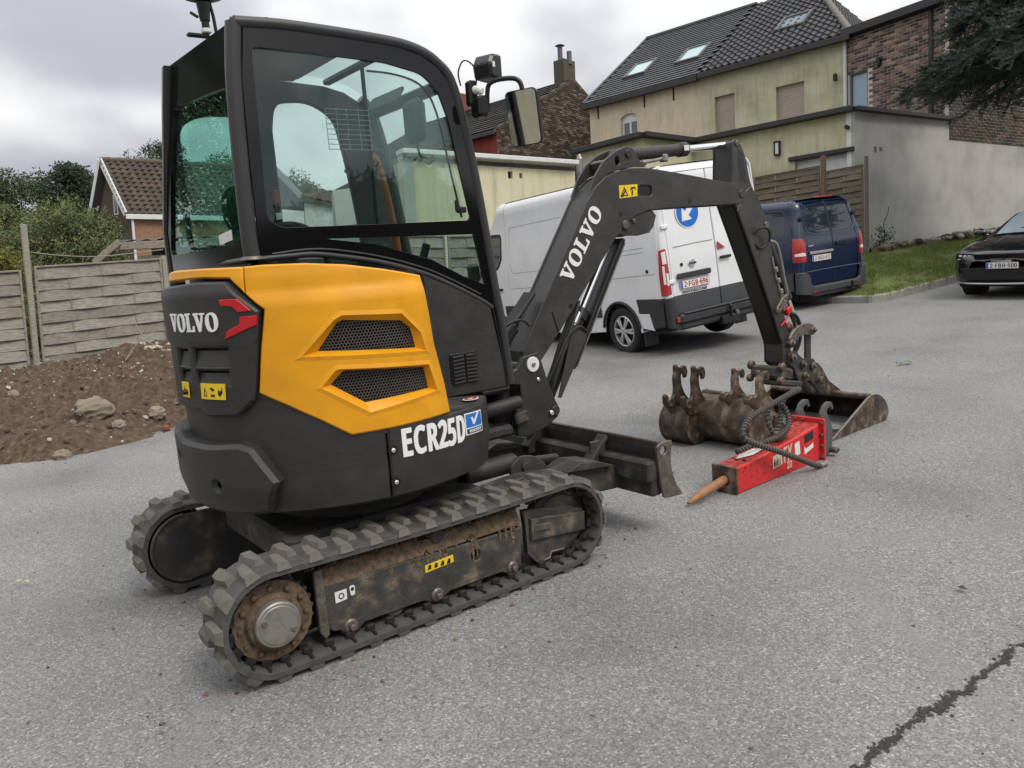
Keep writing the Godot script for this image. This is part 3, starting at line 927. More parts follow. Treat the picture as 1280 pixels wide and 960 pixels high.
func track(ex: Node3D, zo: float, s: float) -> void:   # zo: outer face, s: +1 for the near side
	var zi := zo - 0.25 * s
	var per := 2.0 * TL + TAU * TR
	var prof := [[0.196, zi], [0.222, zi], [0.226, zi + 0.012 * s], [0.226, zo - 0.012 * s], [0.222, zo], [0.198, zo], [0.190, zo - 0.03 * s], [0.190, zi + 0.03 * s], [0.196, zi]]
	var b := MB.new()
	var N := 120
	for k in prof.size() - 1:
		for i in N:
			var q := []
			for w in [[i, k], [i + 1, k], [i + 1, k + 1], [i, k + 1]]:
				var st := stadium(per * w[0] / N, prof[w[1]][0])
				q.append([Vector3(st[0].x, st[0].y, prof[w[1]][1]), st[1]])
			var e := Vector2(prof[k + 1][0] - prof[k][0], prof[k + 1][1] - prof[k][1])
			var nn := Vector2(e.y, -e.x).normalized() * s   # (radial, z)
			var ns := []
			for w in q: ns.append(Vector3(w[1].x * nn.x, w[1].y * nn.x, nn.y))
			b.tri(q[0][0], q[1][0], q[2][0], ns[0], ns[1], ns[2])
			b.tri(q[0][0], q[2][0], q[3][0], ns[0], ns[2], ns[3])
	var belt := obj("rubber_track", b, M.rubber, ex)
	# tread lugs: two staggered rows of chevron blocks
	var lugs := []
	for row in 2:
		var lb := MB.new()
		var z0 := zo - 0.004 * s if row == 0 else zi + 0.004 * s
		var z1 := zo - 0.135 * s if row == 0 else zi + 0.135 * s
		var zm := zo - 0.06 * s if row == 0 else zi + 0.06 * s
		var top := P([-0.021, z0, 0.021, z0, 0.022, zm, 0.006, z1, -0.022, z1, -0.024, zm])
		if s < 0.0: top.reverse()
		var base := MB.inset(top, -0.011)
		lb.panel(base, func(x, y, d): return Vector3(x, 0.0265 - d - 0.0035 * pow((x) / 0.03, 2.0) if d < 0.01 else -0.004, y), 0.03, Vector2(0.02, 1), [], 0.011, false)
		lugs.append(lb.mesh())
	var cnt := 34
	for i in cnt:
		for row in 2:
			var t := per * (i + (0.0 if row == 0 else 0.5)) / cnt
			var st := stadium(t, 0.2235)
			var o: Vector2 = st[1]
			var up := Vector3(o.x, o.y, 0); var tx := Vector3(-o.y, o.x, 0)
			obj("tread_lug", lugs[row], M.lug, belt, Transform3D(Basis(tx, up, Vector3(0, 0, 1)), Vector3(st[0].x, st[0].y, 0)))
	# steel guide teeth inside the belt, too small and many to pick apart
	b = MB.new()
	var gc := 48
	for i in gc:
		var st := stadium(per * (i + 0.3) / gc, 0.178)
		var o: Vector2 = st[1]
		var up := Vector3(o.x, o.y, 0); var tx := Vector3(-o.y, o.x, 0)
		for e in [0.062, 0.118]:
			b.box(Vector3(st[0].x, st[0].y, zo - e * s), Vector3(0.042, 0.034, 0.024), 0.006, Basis(tx, up, tx.cross(up)))
		b.box(Vector3(stadium(per * (i + 0.3) / gc, 0.189)[0].x, stadium(per * (i + 0.3) / gc, 0.189)[0].y, zo - 0.027 * s), Vector3(0.012, 0.012, 0.04), 0.0, Basis(tx, up, tx.cross(up)))
	stuff(obj("guide_teeth", b, M.black_matt, belt))
	# drive sprocket, hub and cap
	var gear := PackedVector2Array()
	for i in 108:
		var a := TAU * i / 108.0
		gear.append(Vector2(cos(a), sin(a)) * (0.182 if i % 4 < 2 else 0.168))
	var spr := part("sprocket", ex, M.gear, func(q): q.plate(gear, -0.014, 0.014, 0.003), Transform3D(Basis(), Vector3(0, TR, zo - 0.09 * s)))
	part("hub", spr, M.sprocket, func(q):
		q.cyl(Vector3(0, 0, 0), Vector3(0, 0, 0.03 * s), 0.170, 0.166, 40)
		q.cyl(Vector3(0, 0, 0.03 * s), Vector3(0, 0, 0.06 * s), 0.118, 0.112, 36, 0.006))
	for i in 12:
		var a := TAU * i / 12.0
		part("bolt", spr, M.sprocket, func(q): q.cyl(Vector3(0, 0, 0.028 * s), Vector3(0, 0, 0.044 * s), 0.011, -1, 6), Transform3D(Basis(), Vector3(cos(a) * 0.138, sin(a) * 0.138, 0)))
	if s > 0.0:
		var cap := part("hub_cap", ex, M.steel, func(q):
			q.cyl(Vector3(0, 0, 0), Vector3(0, 0, 0.06), 0.096, 0.094, 40, 0.006)
			q.cyl(Vector3(0, 0, 0.058), Vector3(0, 0, 0.063), 0.080, 0.079, 40, 0.002), Transform3D(Basis(), Vector3(0, TR, zo - 0.055)))
		for a in [2.7, 0.0 - 0.5]:
			part("plug", cap, M.bare, func(q): q.cyl(Vector3(0, 0, 0.06), Vector3(0, 0, 0.07), 0.012, -1, 12, 0.002), Transform3D(Basis(), Vector3(cos(a) * 0.065, sin(a) * 0.065, 0)))
		for e in [-0.012, 0.012]:
			part("cast_number", cap, M.steel, func(q): q.box(Vector3(0.005 + e, 0.0, 0.0635), Vector3(0.006, 0.03, 0.002), 0.001, Basis(Vector3(0, 0, 1), 0.5)))
	# front idler
	part("idler", ex, M.dark_dusty, func(q):
		q.cyl(Vector3(0, 0, -0.035), Vector3(0, 0, 0.03), 0.182, -1, 40, 0.008)
		q.cyl(Vector3(0, 0, -0.045), Vector3(0, 0, 0.04), 0.150, 0.146, 40, 0.006)
		q.cyl(Vector3(0, 0, -0.055), Vector3(0, 0, 0.045), 0.06, -1, 24, 0.004), Transform3D(Basis(), Vector3(TL, TR, zo - 0.14 * s)))
	# track frame
	var zf := zo - 0.075 * s
	var prof_f := P([0.225, 0.315, 0.215, 0.135, 0.255, 0.100, 0.285, 0.095, 0.305, 0.070, 0.335, 0.058, 0.37, 0.065, 0.40, 0.092, 0.70, 0.092, 0.735, 0.075, 0.775, 0.068, 0.81, 0.075, 0.85, 0.094, 1.15, 0.094, 1.18, 0.078, 1.215, 0.072, 1.25, 0.080, 1.275, 0.10, 1.29, 0.29])
	var fr := part("track_frame", ex, M.frame, func(q):
		q.plate(prof_f, zf - 0.10 * s if s > 0.0 else zf, zf if s > 0.0 else zf + 0.10, 0.006, [circ(1.008, 0.225, 0.027, 14)])
		# sloping top of the beam
		var g := []
		for x in [0.225, 0.5, 0.8, 1.0, 1.29]:
			g.append([Vector3(x, 0.312, zf - 0.002 * s), Vector3(x, 0.36, zf - 0.035 * s), Vector3(x, 0.385, zf - 0.09 * s), Vector3(x, 0.375, zf - 0.17 * s), Vector3(x, 0.28, zf - 0.18 * s)])
		q.sheet(g))
	part("end_plate", fr, M.bare, func(q): q.plate(P([-0.03, 0.39, 0.005, 0.395, 0.012, 0.35, 0.012, 0.10, -0.01, 0.085, -0.03, 0.12]), -0.016, 0.012, 0.004), Transform3D(Basis(), Vector3(0.222, 0, zf)))
	part("dark_recess", fr, M.black_matt, func(q): q.cyl(Vector3(1.008, 0.225, zf - 0.03 * s), Vector3(1.008, 0.225, zf - 0.09 * s), 0.03, -1, 14))
	if s > 0.0:
		# caked soil lying on the beam
		var fn := FastNoiseLite.new(); fn.seed = 33; fn.frequency = 9.0; fn.fractal_octaves = 4
		var g := []
		for j in 13:
			var t := j / 12.0
			var row := []
			for i in 90:
				var x := 0.235 + 1.05 * i / 89.0
				var base: Vector3
				if t < 0.4: base = Vector3(x, lerpf(0.312, 0.36, t / 0.4), zf - lerpf(0.0, 0.035, t / 0.4))
				else: base = Vector3(x, lerpf(0.36, 0.386, (t - 0.4) / 0.6), zf - lerpf(0.035, 0.12, (t - 0.4) / 0.6))
				var w: float = fn.get_noise_3d(x, base.z * 2.0, 1.0)
				var lift := 0.004 + 0.030 * maxf(0.0, w + 0.18 + 0.25 * sin(t * PI) - 0.3 * (1.0 - smoothstep(0.0, 0.25, t)))
				if t < 0.01: lift = -0.004
				row.append(base + Vector3(0, 0.9, 0.35) * lift)
			g.append(row)
		var mb := MB.new(); mb.sheet(g)
		stuff(obj("caked_soil", mb, M.mud, fr))
		# streaks of soil washed down the beam
		for k in 26:
			var x := rng.randf_range(0.55, 1.28); var y1 := 0.312; var y0 := y1 - rng.randf_range(0.02, 0.14); var w := rng.randf_range(0.003, 0.011)
			var sb := MB.new()
			sb.fan([Vector3(x - w, y1, zf + 0.0012), Vector3(x + w, y1, zf + 0.0012), Vector3(x + w * 0.7 + 0.006, (y0 + y1) * 0.5, zf + 0.0012), Vector3(x + 0.004, y0, zf + 0.0012), Vector3(x - w * 0.5, (y0 + y1) * 0.5, zf + 0.0012)], Vector3(0, 0, 1))
			if k == 0 or rng.randf() < 0.8: obj("soil_streak", sb, M.mud, fr)
		var st := part("warning_sticker", fr, M.sticker, func(q): q.plate(P([0.724, 0.258, 0.878, 0.267, 0.879, 0.232, 0.724, 0.223]), zf, zf + 0.002))
		for k in 4:
			part("symbol", st, M.black, func(q): q.plate(P([0.735 + 0.035 * k, 0.232, 0.755 + 0.035 * k, 0.233, 0.757 + 0.035 * k, 0.252, 0.746 + 0.035 * k, 0.256, 0.74 + 0.035 * k, 0.245]), zf + 0.002, zf + 0.003))
		var lb := part("white_label", fr, M.white_print, func(q): q.plate(P([0.277, 0.271, 0.333, 0.272, 0.331, 0.226, 0.278, 0.222]), zf, zf + 0.002))
		part("symbol", lb, M.black, func(q): q.plate(circ(0.306, 0.247, 0.014, 12), zf + 0.002, zf + 0.003, 0.0, [circ(0.306, 0.247, 0.009, 12)]))
		var l2 := part("hook_label", fr, M.white_print, func(q): q.plate(rnd_poly(P([0.345, 0.278, 0.372, 0.279, 0.370, 0.235, 0.350, 0.232]), 0.012), zf, zf + 0.002))
		part("symbol", l2, M.black, func(q): q.plate(circ(0.359, 0.262, 0.008, 10), zf + 0.002, zf + 0.003))
		for x in [0.335, 0.775, 1.215]:
			var bt := part("roller_bolt", fr, M.bare, func(q):
				q.cyl(Vector3(0, 0, 0), Vector3(0, 0, 0.012), 0.034, 0.03, 16, 0.004)
				q.cyl(Vector3(0, 0, 0.01), Vector3(0, 0, 0.03), 0.016, -1, 6, 0.003), Transform3D(Basis(), Vector3(x, 0.10, zf)))
		var ax := part("track_tensioner", fr, M.frame, func(q):
			var pl := P([1.313, 0.367, 1.40, 0.357, 1.492, 0.334, 1.60, 0.322, 1.64, 0.303, 1.712, 0.283, 1.705, 0.160, 1.564, 0.094, 1.472, 0.103, 1.464, 0.075, 1.384, 0.070, 1.323, 0.142, 1.324, 0.264])
			q.plate(pl, zf - 0.045, zf - 0.012, 0.004))
		part("cover_rib", ax, M.bare, func(q):
			q.tube([Vector3(1.318, 0.365, zf - 0.008), Vector3(1.326, 0.264, zf - 0.008), Vector3(1.325, 0.142, zf - 0.008), Vector3(1.386, 0.072, zf - 0.008), Vector3(1.462, 0.078, zf - 0.008), Vector3(1.474, 0.106, zf - 0.008), Vector3(1.56, 0.10, zf - 0.008)], 0.0065, 6))
		part("cover_plate", ax, M.frame, func(q): q.plate(P([1.345, 0.318, 1.705, 0.272, 1.70, 0.170, 1.345, 0.205]), zf - 0.014, zf + 0.012, 0.005))
		part("cover_step", ax, M.bare, func(q): q.box(Vector3(1.415, 0.262, zf + 0.014), Vector3(0.11, 0.035, 0.012), 0.003, Basis(Vector3(0, 0, 1), -0.12)))
	for x in [0.34, 0.56, 0.78, 1.0, 1.22]:
		part("track_roller", ex, M.dark_dusty, func(q): q.cyl(Vector3(x, 0.115, zo - 0.20 * s), Vector3(x, 0.115, zo - 0.085 * s), 0.055, -1, 20, 0.008))
	part("carrier_roller", ex, M.dark_dusty, func(q):
		q.cyl(Vector3(0.808, 0.385, zo - 0.19 * s), Vector3(0.808, 0.385, zo - 0.075 * s), 0.042, -1, 24, 0.006)
		q.box(Vector3(0.808, 0.33, zo - 0.17 * s), Vector3(0.05, 0.08, 0.04), 0.005))
	# inner side plate of the track
	var sp := PackedVector2Array()
	for i in 14: sp.append(Vector2(0, TR) + Vector2(cos(PI / 2 + PI * i / 13.0), sin(PI / 2 + PI * i / 13.0)) * 0.178)
	sp.append(Vector2(1.2, 0.11)); sp.append(Vector2(1.2, 0.37))
	var ip := part("inner_guard", ex, M.dark_dusty, func(q): q.plate(sp, zi - 0.004 if s > 0.0 else zi - 0.03, zi + 0.03 if s > 0.0 else zi + 0.004, 0.006))
	part("guard_rim", ip, M.dark_dusty, func(q):
		var L := []
		for i in 24: L.append(Vector3(0, TR, zi - 0.002 * s) + Vector3(cos(PI / 2 + PI * i / 23.0), sin(PI / 2 + PI * i / 23.0), 0) * 0.176)
		q.tube(L, 0.010, 8))

func undercarriage(ex: Node3D) -> void:
	part("chassis", ex, M.dark_dusty, func(q):
		q.box(Vector3(0.72, 0.39, 0), Vector3(1.05, 0.16, 0.92), 0.02)
		q.box(Vector3(0.72, 0.33, 0), Vector3(0.62, 0.14, 1.08), 0.02)
		q.cyl(Vector3(XC, 0.45, 0), Vector3(XC, 0.60, 0), 0.40, -1, 40, 0.01))
	for z in [-0.38, 0.42]:
		if z < 0.0: continue
		part("travel_motor", ex, M.dark_dusty, func(q): q.cyl(Vector3(0, TR, z - 0.09), Vector3(0, TR, z + 0.09), 0.11, -1, 24, 0.012))

func dozer(ex: Node3D) -> void:
	var prof := []   # concave blade, from the foot up, with its thickness
	for i in 11:
		var t := i / 10.0
		prof.append(Vector2(2.345 - 0.10 * sin(t * PI * 0.62) - 0.02 * t, 0.215 + 0.33 * t))
	var bl := part("dozer_blade", ex, M.dark_dusty, func(q):
		var poly := PackedVector2Array()
		for p in prof: poly.append(p)
		for i in range(10, -1, -1): poly.append(prof[i] + Vector2(-0.016, 0.0))
		q.plate(poly, -0.775, 0.775, 0.0))
	part("top_edge", bl, M.bare, func(q): q.cyl(Vector3(prof[10].x - 0.008, 0.546, -0.775), Vector3(prof[10].x - 0.008, 0.546, 0.775), 0.011, -1, 10))
	part("stiffener", bl, M.dark_dusty, func(q):
		q.box(Vector3(2.19, 0.385, 0), Vector3(0.10, 0.12, 1.53), 0.012)
		q.box(Vector3(2.21, 0.29, 0), Vector3(0.08, 0.10, 1.52), 0.01))
	for s in [-1.0, 1.0]:
		part("end_plate", bl, M.bare, func(q):
			var pl := rnd_poly(P([2.193, 0.527, 2.226, 0.548, 2.322, 0.546, 2.300, 0.466, 2.305, 0.374, 2.340, 0.284, 2.392, 0.215, 2.237, 0.222, 2.215, 0.303, 2.199, 0.444]), 0.02)
			q.plate(pl, -0.009, 0.009, 0.002, [circ(2.243, 0.500, 0.025, 14)]), Transform3D(Basis(), Vector3(0, 0, s * 0.779)))
	for z in [-0.24, 0.36]:
		part("rib", bl, M.dark_dusty, func(q):
			q.box(Vector3(2.125, 0.475, z), Vector3(0.19, 0.028, 0.075), 0.005, Basis(Vector3(0, 0, 1), 0.78))
			q.box(Vector3(2.14, 0.44, z), Vector3(0.12, 0.16, 0.02), 0.004))
	for z in [-0.34, 0.44]:
		part("push_arm", ex, M.dark_dusty, func(q):
			var pl := P([1.15, 0.45, 1.50, 0.47, 2.12, 0.40, 2.20, 0.36, 2.20, 0.245, 2.05, 0.255, 1.45, 0.33, 1.15, 0.32])
			q.plate(pl, z - 0.055, z + 0.055, 0.008))
		part("arm_gusset", ex, M.dark_dusty, func(q): q.plate(P([1.75, 0.44, 2.10, 0.405, 1.98, 0.455, 1.85, 0.475]), z - 0.10, z + 0.10, 0.006))
	part("blade_cylinder", ex, M.dark, func(q):
		q.cyl(Vector3(1.22, 0.50, 0.30), Vector3(1.58, 0.495, 0.28), 0.055, -1, 24, 0.008)
		q.cyl(Vector3(1.55, 0.495, 0.28), Vector3(1.95, 0.43, 0.2), 0.025, -1, 16))
	part("cylinder_lug", ex, M.dark_dusty, func(q):
		q.plate(rnd_poly(P([1.50, 0.40, 1.78, 0.40, 1.74, 0.47, 1.66, 0.53, 1.57, 0.545, 1.50, 0.50]), 0.03), 0.335, 0.36, 0.005)
		q.cyl(Vector3(1.60, 0.475, 0.2), Vector3(1.60, 0.475, 0.375), 0.028, -1, 16, 0.004))

func upper(ex: Node3D) -> void:
	var cell := Vector2(0.035, 0.05)
	part("body_core", ex, M.black_matt, func(q):
		q.xf = Transform3D(Basis(), Vector3(XC, 0, 0))
		q.lathe([Vector2(0.0, 0.59), Vector2(0.66, 0.59), Vector2(0.68, 0.62), Vector2(0.68, 0.90), Vector2(0.60, 0.915), Vector2(0.0, 0.915)], 48)
		q.xf = Transform3D())
	part("engine_bay", ex, M.black_matt, func(q):
		var pl := PackedVector2Array()
		var b2 := PackedVector2Array([Vector2(0.26, -0.55), Vector2(0.26, 0.34), Vector2(0.84, 0.37)])
		for i in 24:
			var a := deg_to_rad(80.0 + 140.0 * i / 23.0)
			pl.append(Vector2(XC + 0.67 * cos(a), 0.67 * sin(a)))
		for w in b2: pl.append(w)
		q.xf = Transform3D(Basis(Vector3(1, 0, 0), Vector3(0, 0, 1), Vector3(0, -1, 0)), Vector3.ZERO)
		q.plate(pl, -1.60, -0.90)
		q.xf = Transform3D())
	# lower shells
	var sh := part("rear_shell", ex, M.dark, func(q): q.panel(ring_poly([300, 0.61, 232, 0.61, 170, 0.605, 140.6, 0.600, 125, 0.608, 114.6, 0.613, 100.7, 0.617, 100.7, 0.94, 112.5, 0.94, 124, 1.03, 142, 1.16, 190, 1.16, 300, 1.0]), ring(func(_a, y): return 0.737 - 0.012 * smoothstep(0.72, 0.60, y)), 0.05, cell, [], 0.008))
	var ep := part("side_shell", ex, M.dark, func(q): q.panel(ring_poly([100.2, 0.618, 78, 0.624, 60, 0.618, 45, 0.606, 36, 0.598, 25, 0.60, 18, 0.64, 18, 0.90, 25, 0.915, 36, 0.925, 50, 0.928, 62, 0.932, 74, 0.938, 84, 0.945, 100.2, 0.935]), ring(func(_a, y): return 0.742 - 0.014 * smoothstep(0.72, 0.60, y)), 0.05, cell, [], 0.008))
	for y in [0.832, 0.688]:
		var f := const_r(0.742)
		var c: Vector3 = f.call(deg_to_rad(99.0) * 0.75, y, 0.0); var o := Vector3(cos(deg_to_rad(99.0)), 0, sin(deg_to_rad(99.0)))
		part("bolt", ep, M.chrome, func(q): q.cyl(c - o * 0.005, c + o * 0.012, 0.0125, 0.010, 14, 0.003))
		part("bolt_recess", ep, M.black, func(q): q.cyl(c - o * 0.002, c + o * 0.0015, 0.022, -1, 18))
	part("ledge", ex, M.dark_dusty, func(q):
		var pl := PackedVector2Array()
		for i in 18:
			var a := deg_to_rad(102.0 - 82.0 * i / 17.0)
			pl.append(Vector2(XC + 0.735 * cos(a), 0.735 * sin(a)))
		pl.append(Vector2(1.46, 0.20)); pl.append(Vector2(0.55, 0.20))
		q.panel(pl, func(x, z, d): return Vector3(x, 0.952 - d - 0.014 * smoothstep(1.1, 1.5, x) - 0.020 * smoothstep(0.50, 0.74, Vector2(x - XC, z).length()), z), 0.02, Vector2(0.06, 0.05)))
	part("round_sticker", ex, M.white_print, func(q):
		q.xf = Transform3D(Basis(Vector3.UP, 0.25), Vector3(1.17, 0.9475, 0.52))
		q.panel(circ(0, 0, 0.032, 18), func(x, z, d): return Vector3(x * 1.5, -d, z), 0.003, Vector2(1, 1))
		q.xf = Transform3D())
	part("sticker_print", ex, M.red, func(q):
		q.xf = Transform3D(Basis(Vector3.UP, 0.25), Vector3(1.17, 0.9490, 0.52))
		q.panel(circ(0, 0, 0.026, 18), func(x, z, d): return Vector3(x * 1.5, -d, z), 0.001, Vector2(1, 1), [circ(0, 0, 0.013, 12)])
		q.xf = Transform3D())
	# model lettering and the inspection sticker
	var fe := func(c: float, yc: float, tilt := 0.0, r := 0.743): return func(x, y, d):
		var a: float = deg_to_rad(c) - x / r
		return Vector3(XC + (r - d) * cos(a), yc + y + tilt * x, (r - d) * sin(a))
	text_on("model_lettering", ep, "ECR25D", "Droid Sans", 0.130, 0.372, fe.call(81.0, 0.853, -0.012), M.white, 0.002, 0.0025)
	var ins := part("inspection_sticker", ep, M.white, func(q): q.panel(ring_poly([66.3, 0.913, 52.0, 0.898, 51.4, 0.792, 65.9, 0.808]), const_r(0.7445), 0.002, Vector2(0.04, 1)))
	part("blue_field", ins, M.blue_sticker, func(q): q.panel(ring_poly([65.6, 0.907, 52.7, 0.893, 52.3, 0.828, 65.4, 0.842]), const_r(0.7455), 0.001, Vector2(0.04, 1)))
	part("dark_field", ins, M.blue_dark, func(q): q.panel(ring_poly([65.3, 0.836, 52.3, 0.822, 52.0, 0.798, 65.1, 0.812]), const_r(0.7455), 0.001, Vector2(0.04, 1)))
	part("tick_mark", ins, M.white, func(q): q.panel(ring_poly([62.0, 0.885, 60.6, 0.885, 59.6, 0.865, 56.2, 0.898, 54.8, 0.893, 59.4, 0.846, 60.4, 0.848]), const_r(0.7462), 0.001, Vector2(0.04, 1)))
	text_on("sticker_text", ins, "VINCOTTE", "Droid Sans", 0.014, 0.135, fe.call(58.6, 0.817, -0.08, 0.7458), M.white, 0.001)
	# counterweight bumper
	var cw := part("counterweight", ex, M.dark, func(q): q.panel(ring_poly([222, 0.93, 190, 0.948, 184.5, 0.948, 178.5, 0.918, 161.1, 0.913, 148.5, 0.926, 143.5, 0.907, 135.8, 0.759, 138.1, 0.703, 140.6, 0.615, 151.9, 0.598, 165.9, 0.600, 222, 0.61]), ring(func(_a, y): return 0.805 - 0.03 * smoothstep(0.75, 0.60, y)), 0.10, cell, [circ(deg_to_rad(159.4) * 0.75, 0.735, 0.016, 14), circ(deg_to_rad(184.0) * 0.75, 0.832, 0.014, 12)], 0.018))
	# yellow hood
	var fh := ring(hood_r)
	var uo := ring_poly([127, 1.27, 114.5, 1.43, 111.5, 1.45, 91.5, 1.432, 84.5, 1.335, 82.3, 1.232])
	var ui := ring_poly([120.2, 1.295, 113.2, 1.405, 111.2, 1.416, 91.1, 1.389, 87.6, 1.352, 86.0, 1.262])
	var lo_ := ring_poly([121.5, 1.14, 115.5, 1.222, 113.8, 1.226, 82.3, 1.195, 78.6, 1.05, 105.6, 1.002])
	var li := ring_poly([117.2, 1.148, 112.8, 1.2, 111.9, 1.203, 83.2, 1.172, 81.7, 1.072, 106.3, 1.055])
	var hood := part("engine_hood", ex, M.yellow, func(q):
		q.panel(ring_poly([141.6, 1.666, 134.5, 1.668, 121.2, 1.662, 108.8, 1.645, 95.8, 1.614, 82.0, 1.574, 81.8, 1.523, 79.5, 1.272, 75.7, 1.082, 74.0, 0.944, 95.6, 0.932, 112.1, 0.926, 121.8, 1.006, 131.7, 1.078, 140.9, 1.137, 138.2, 1.313, 135.2, 1.485, 141.6, 1.553]), fh, 0.03, Vector2(0.03, 0.03), [uo, lo_], 0.007)
		var um := MB.inset(uo, 0.012); var lm := MB.inset(lo_, 0.012)
		ramp(q, MB.inset(uo, -0.007), 0.0, um, -0.004, fh); ramp(q, um, -0.004, ui, 0.034, fh)
		ramp(q, MB.inset(lo_, -0.007), 0.0, lm, -0.004, fh); ramp(q, lm, -0.004, li, 0.034, fh))
	part("hood_corner", ex, M.yellow, func(q): q.panel(ring_poly([215, 1.66, 178, 1.674, 160, 1.672, 142.0, 1.666, 142.0, 1.558, 147.2, 1.622, 160, 1.632, 215, 1.622]), fh, 0.03, Vector2(0.03, 0.03), [], 0.007))
	for gp in [ui, li]:
		part("grille_mesh", hood, M.mesh, func(q): honeycomb(q, MB.inset(gp, -0.003), fh, 0.036, 0.0145))
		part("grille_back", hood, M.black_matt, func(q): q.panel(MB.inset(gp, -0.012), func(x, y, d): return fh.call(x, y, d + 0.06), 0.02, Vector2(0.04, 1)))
	# dark rear panel with slots, tail lamps and lettering
	var fp := ring(func(_a, y): return 0.768 + 0.012 * smoothstep(1.34, 1.36, y) - 0.018 * smoothstep(1.56, 1.62, y))
	var slots := [[149.8, 166.2, 1.258, 1.335], [150.4, 166.0, 1.176, 1.238], [170.0, 178.5, 1.258, 1.33], [170.3, 178.3, 1.176, 1.238]]
	var holes := []
	for s in slots: holes.append(ring_poly([s[0], s[2], s[1], s[2], s[1], s[3], s[0], s[3]]))
	var rp := part("rear_panel", ex, M.dark, func(q):
		q.panel(ring_poly([197, 1.598, 160, 1.616, 147.7, 1.609, 143.2, 1.555, 136.4, 1.482, 139.0, 1.31, 141.5, 1.145, 142.3, 1.107, 149.1, 1.042, 162.7, 1.034, 167, 1.062, 197, 1.058]), fp, 0.05, Vector2(0.03, 0.03), holes, 0.009)
		for s in slots:
			for k in 5:
				var a0 := deg_to_rad(lerpf(s[0] - 0.8, s[1] + 0.8, k / 5.0)) * 0.75; var a1 := deg_to_rad(lerpf(s[0] - 0.8, s[1] + 0.8, (k + 1) / 5.0)) * 0.75
				q.quad(fp.call(a0, s[2] - 0.005, 0.004), fp.call(a1, s[2] - 0.005, 0.004), fp.call(a1, s[3] - 0.012, 0.024), fp.call(a0, s[3] - 0.012, 0.024), fp.call(a0, s[2], -0.1) - fp.call(a0, s[2], 0.1))
				q.quad(fp.call(a0, s[3] + 0.005, 0.058), fp.call(a1, s[3] + 0.005, 0.058), fp.call(a1, s[3] - 0.02, 0.058), fp.call(a0, s[3] - 0.02, 0.058), fp.call(a0, s[2], -0.1) - fp.call(a0, s[2], 0.1)))
	var ft := func(c: float, yc: float, r: float): return func(x, y, d):
		var a: float = deg_to_rad(c) - x / r
		return Vector3(XC + (r - d) * cos(a), yc + y, (r - d) * sin(a))
	text_on("maker_lettering", rp, "VOLVO", "Droid Serif", 0.080, 0.36, ft.call(164.2, 1.447, 0.782), M.white, 0.002, 0.0022)
	for pl in [[149.3, 1.538, 142.8, 1.537, 138.4, 1.486, 142.9, 1.483, 144.6, 1.507, 149.0, 1.514], [142.5, 1.463, 136.9, 1.465, 137.4, 1.426, 148.9, 1.373, 147.8, 1.406, 142.8, 1.433]]:
		part("tail_lamp", rp, M.red, func(q): q.panel(ring_poly(pl), const_r(0.787), 0.012, Vector2(0.03, 1), [], 0.002))
	for st in [[163.2, 152.0], [176.5, 171.5]]:
		var sp := part("warning_sticker", rp, M.sticker, func(q): q.panel(ring_poly([st[0], 1.184, st[1], 1.183, st[1] + 0.5, 1.114, st[0] + 0.5, 1.116]), const_r(0.7775), 0.006, Vector2(0.04, 1)))
		var n_s := 3 if st[0] < 170.0 else 1
		for k in n_s:
			var a: float = st[0] - 1.9 - 3.6 * k
			part("symbol", sp, M.black, func(q):
				if k == 0: q.panel(ring_poly([a + 1.0, 1.128, a - 1.0, 1.128, a, 1.168]), const_r(0.7783), 0.001, Vector2(0.04, 1), [ring_poly([a + 0.6, 1.132, a - 0.6, 1.132, a, 1.156])])
				elif k == 1:
					q.panel(ring_poly([a + 1.2, 1.162, a + 0.2, 1.168, a - 1.2, 1.158, a - 0.3, 1.150]), const_r(0.7783), 0.001, Vector2(0.04, 1))
					q.panel(ring_poly([a + 0.9, 1.127, a - 0.9, 1.127, a - 0.9, 1.137, a + 0.9, 1.137]), const_r(0.7783), 0.001, Vector2(0.04, 1))
				else: q.panel(ring_poly([a + 1.1, 1.135, a + 0.2, 1.128, a - 1.0, 1.145, a - 0.9, 1.168, a - 0.2, 1.150, a + 0.9, 1.158]), const_r(0.7783), 0.001, Vector2(0.04, 1)))
	part("key_lock", rp, M.black, func(q): q.cyl(Vector3(XC - 0.79, 1.14, 0.095), Vector3(XC - 0.765, 1.14, 0.095), 0.012, -1, 12, 0.002))

const CZ := 0.38   # plane of the cab's right side

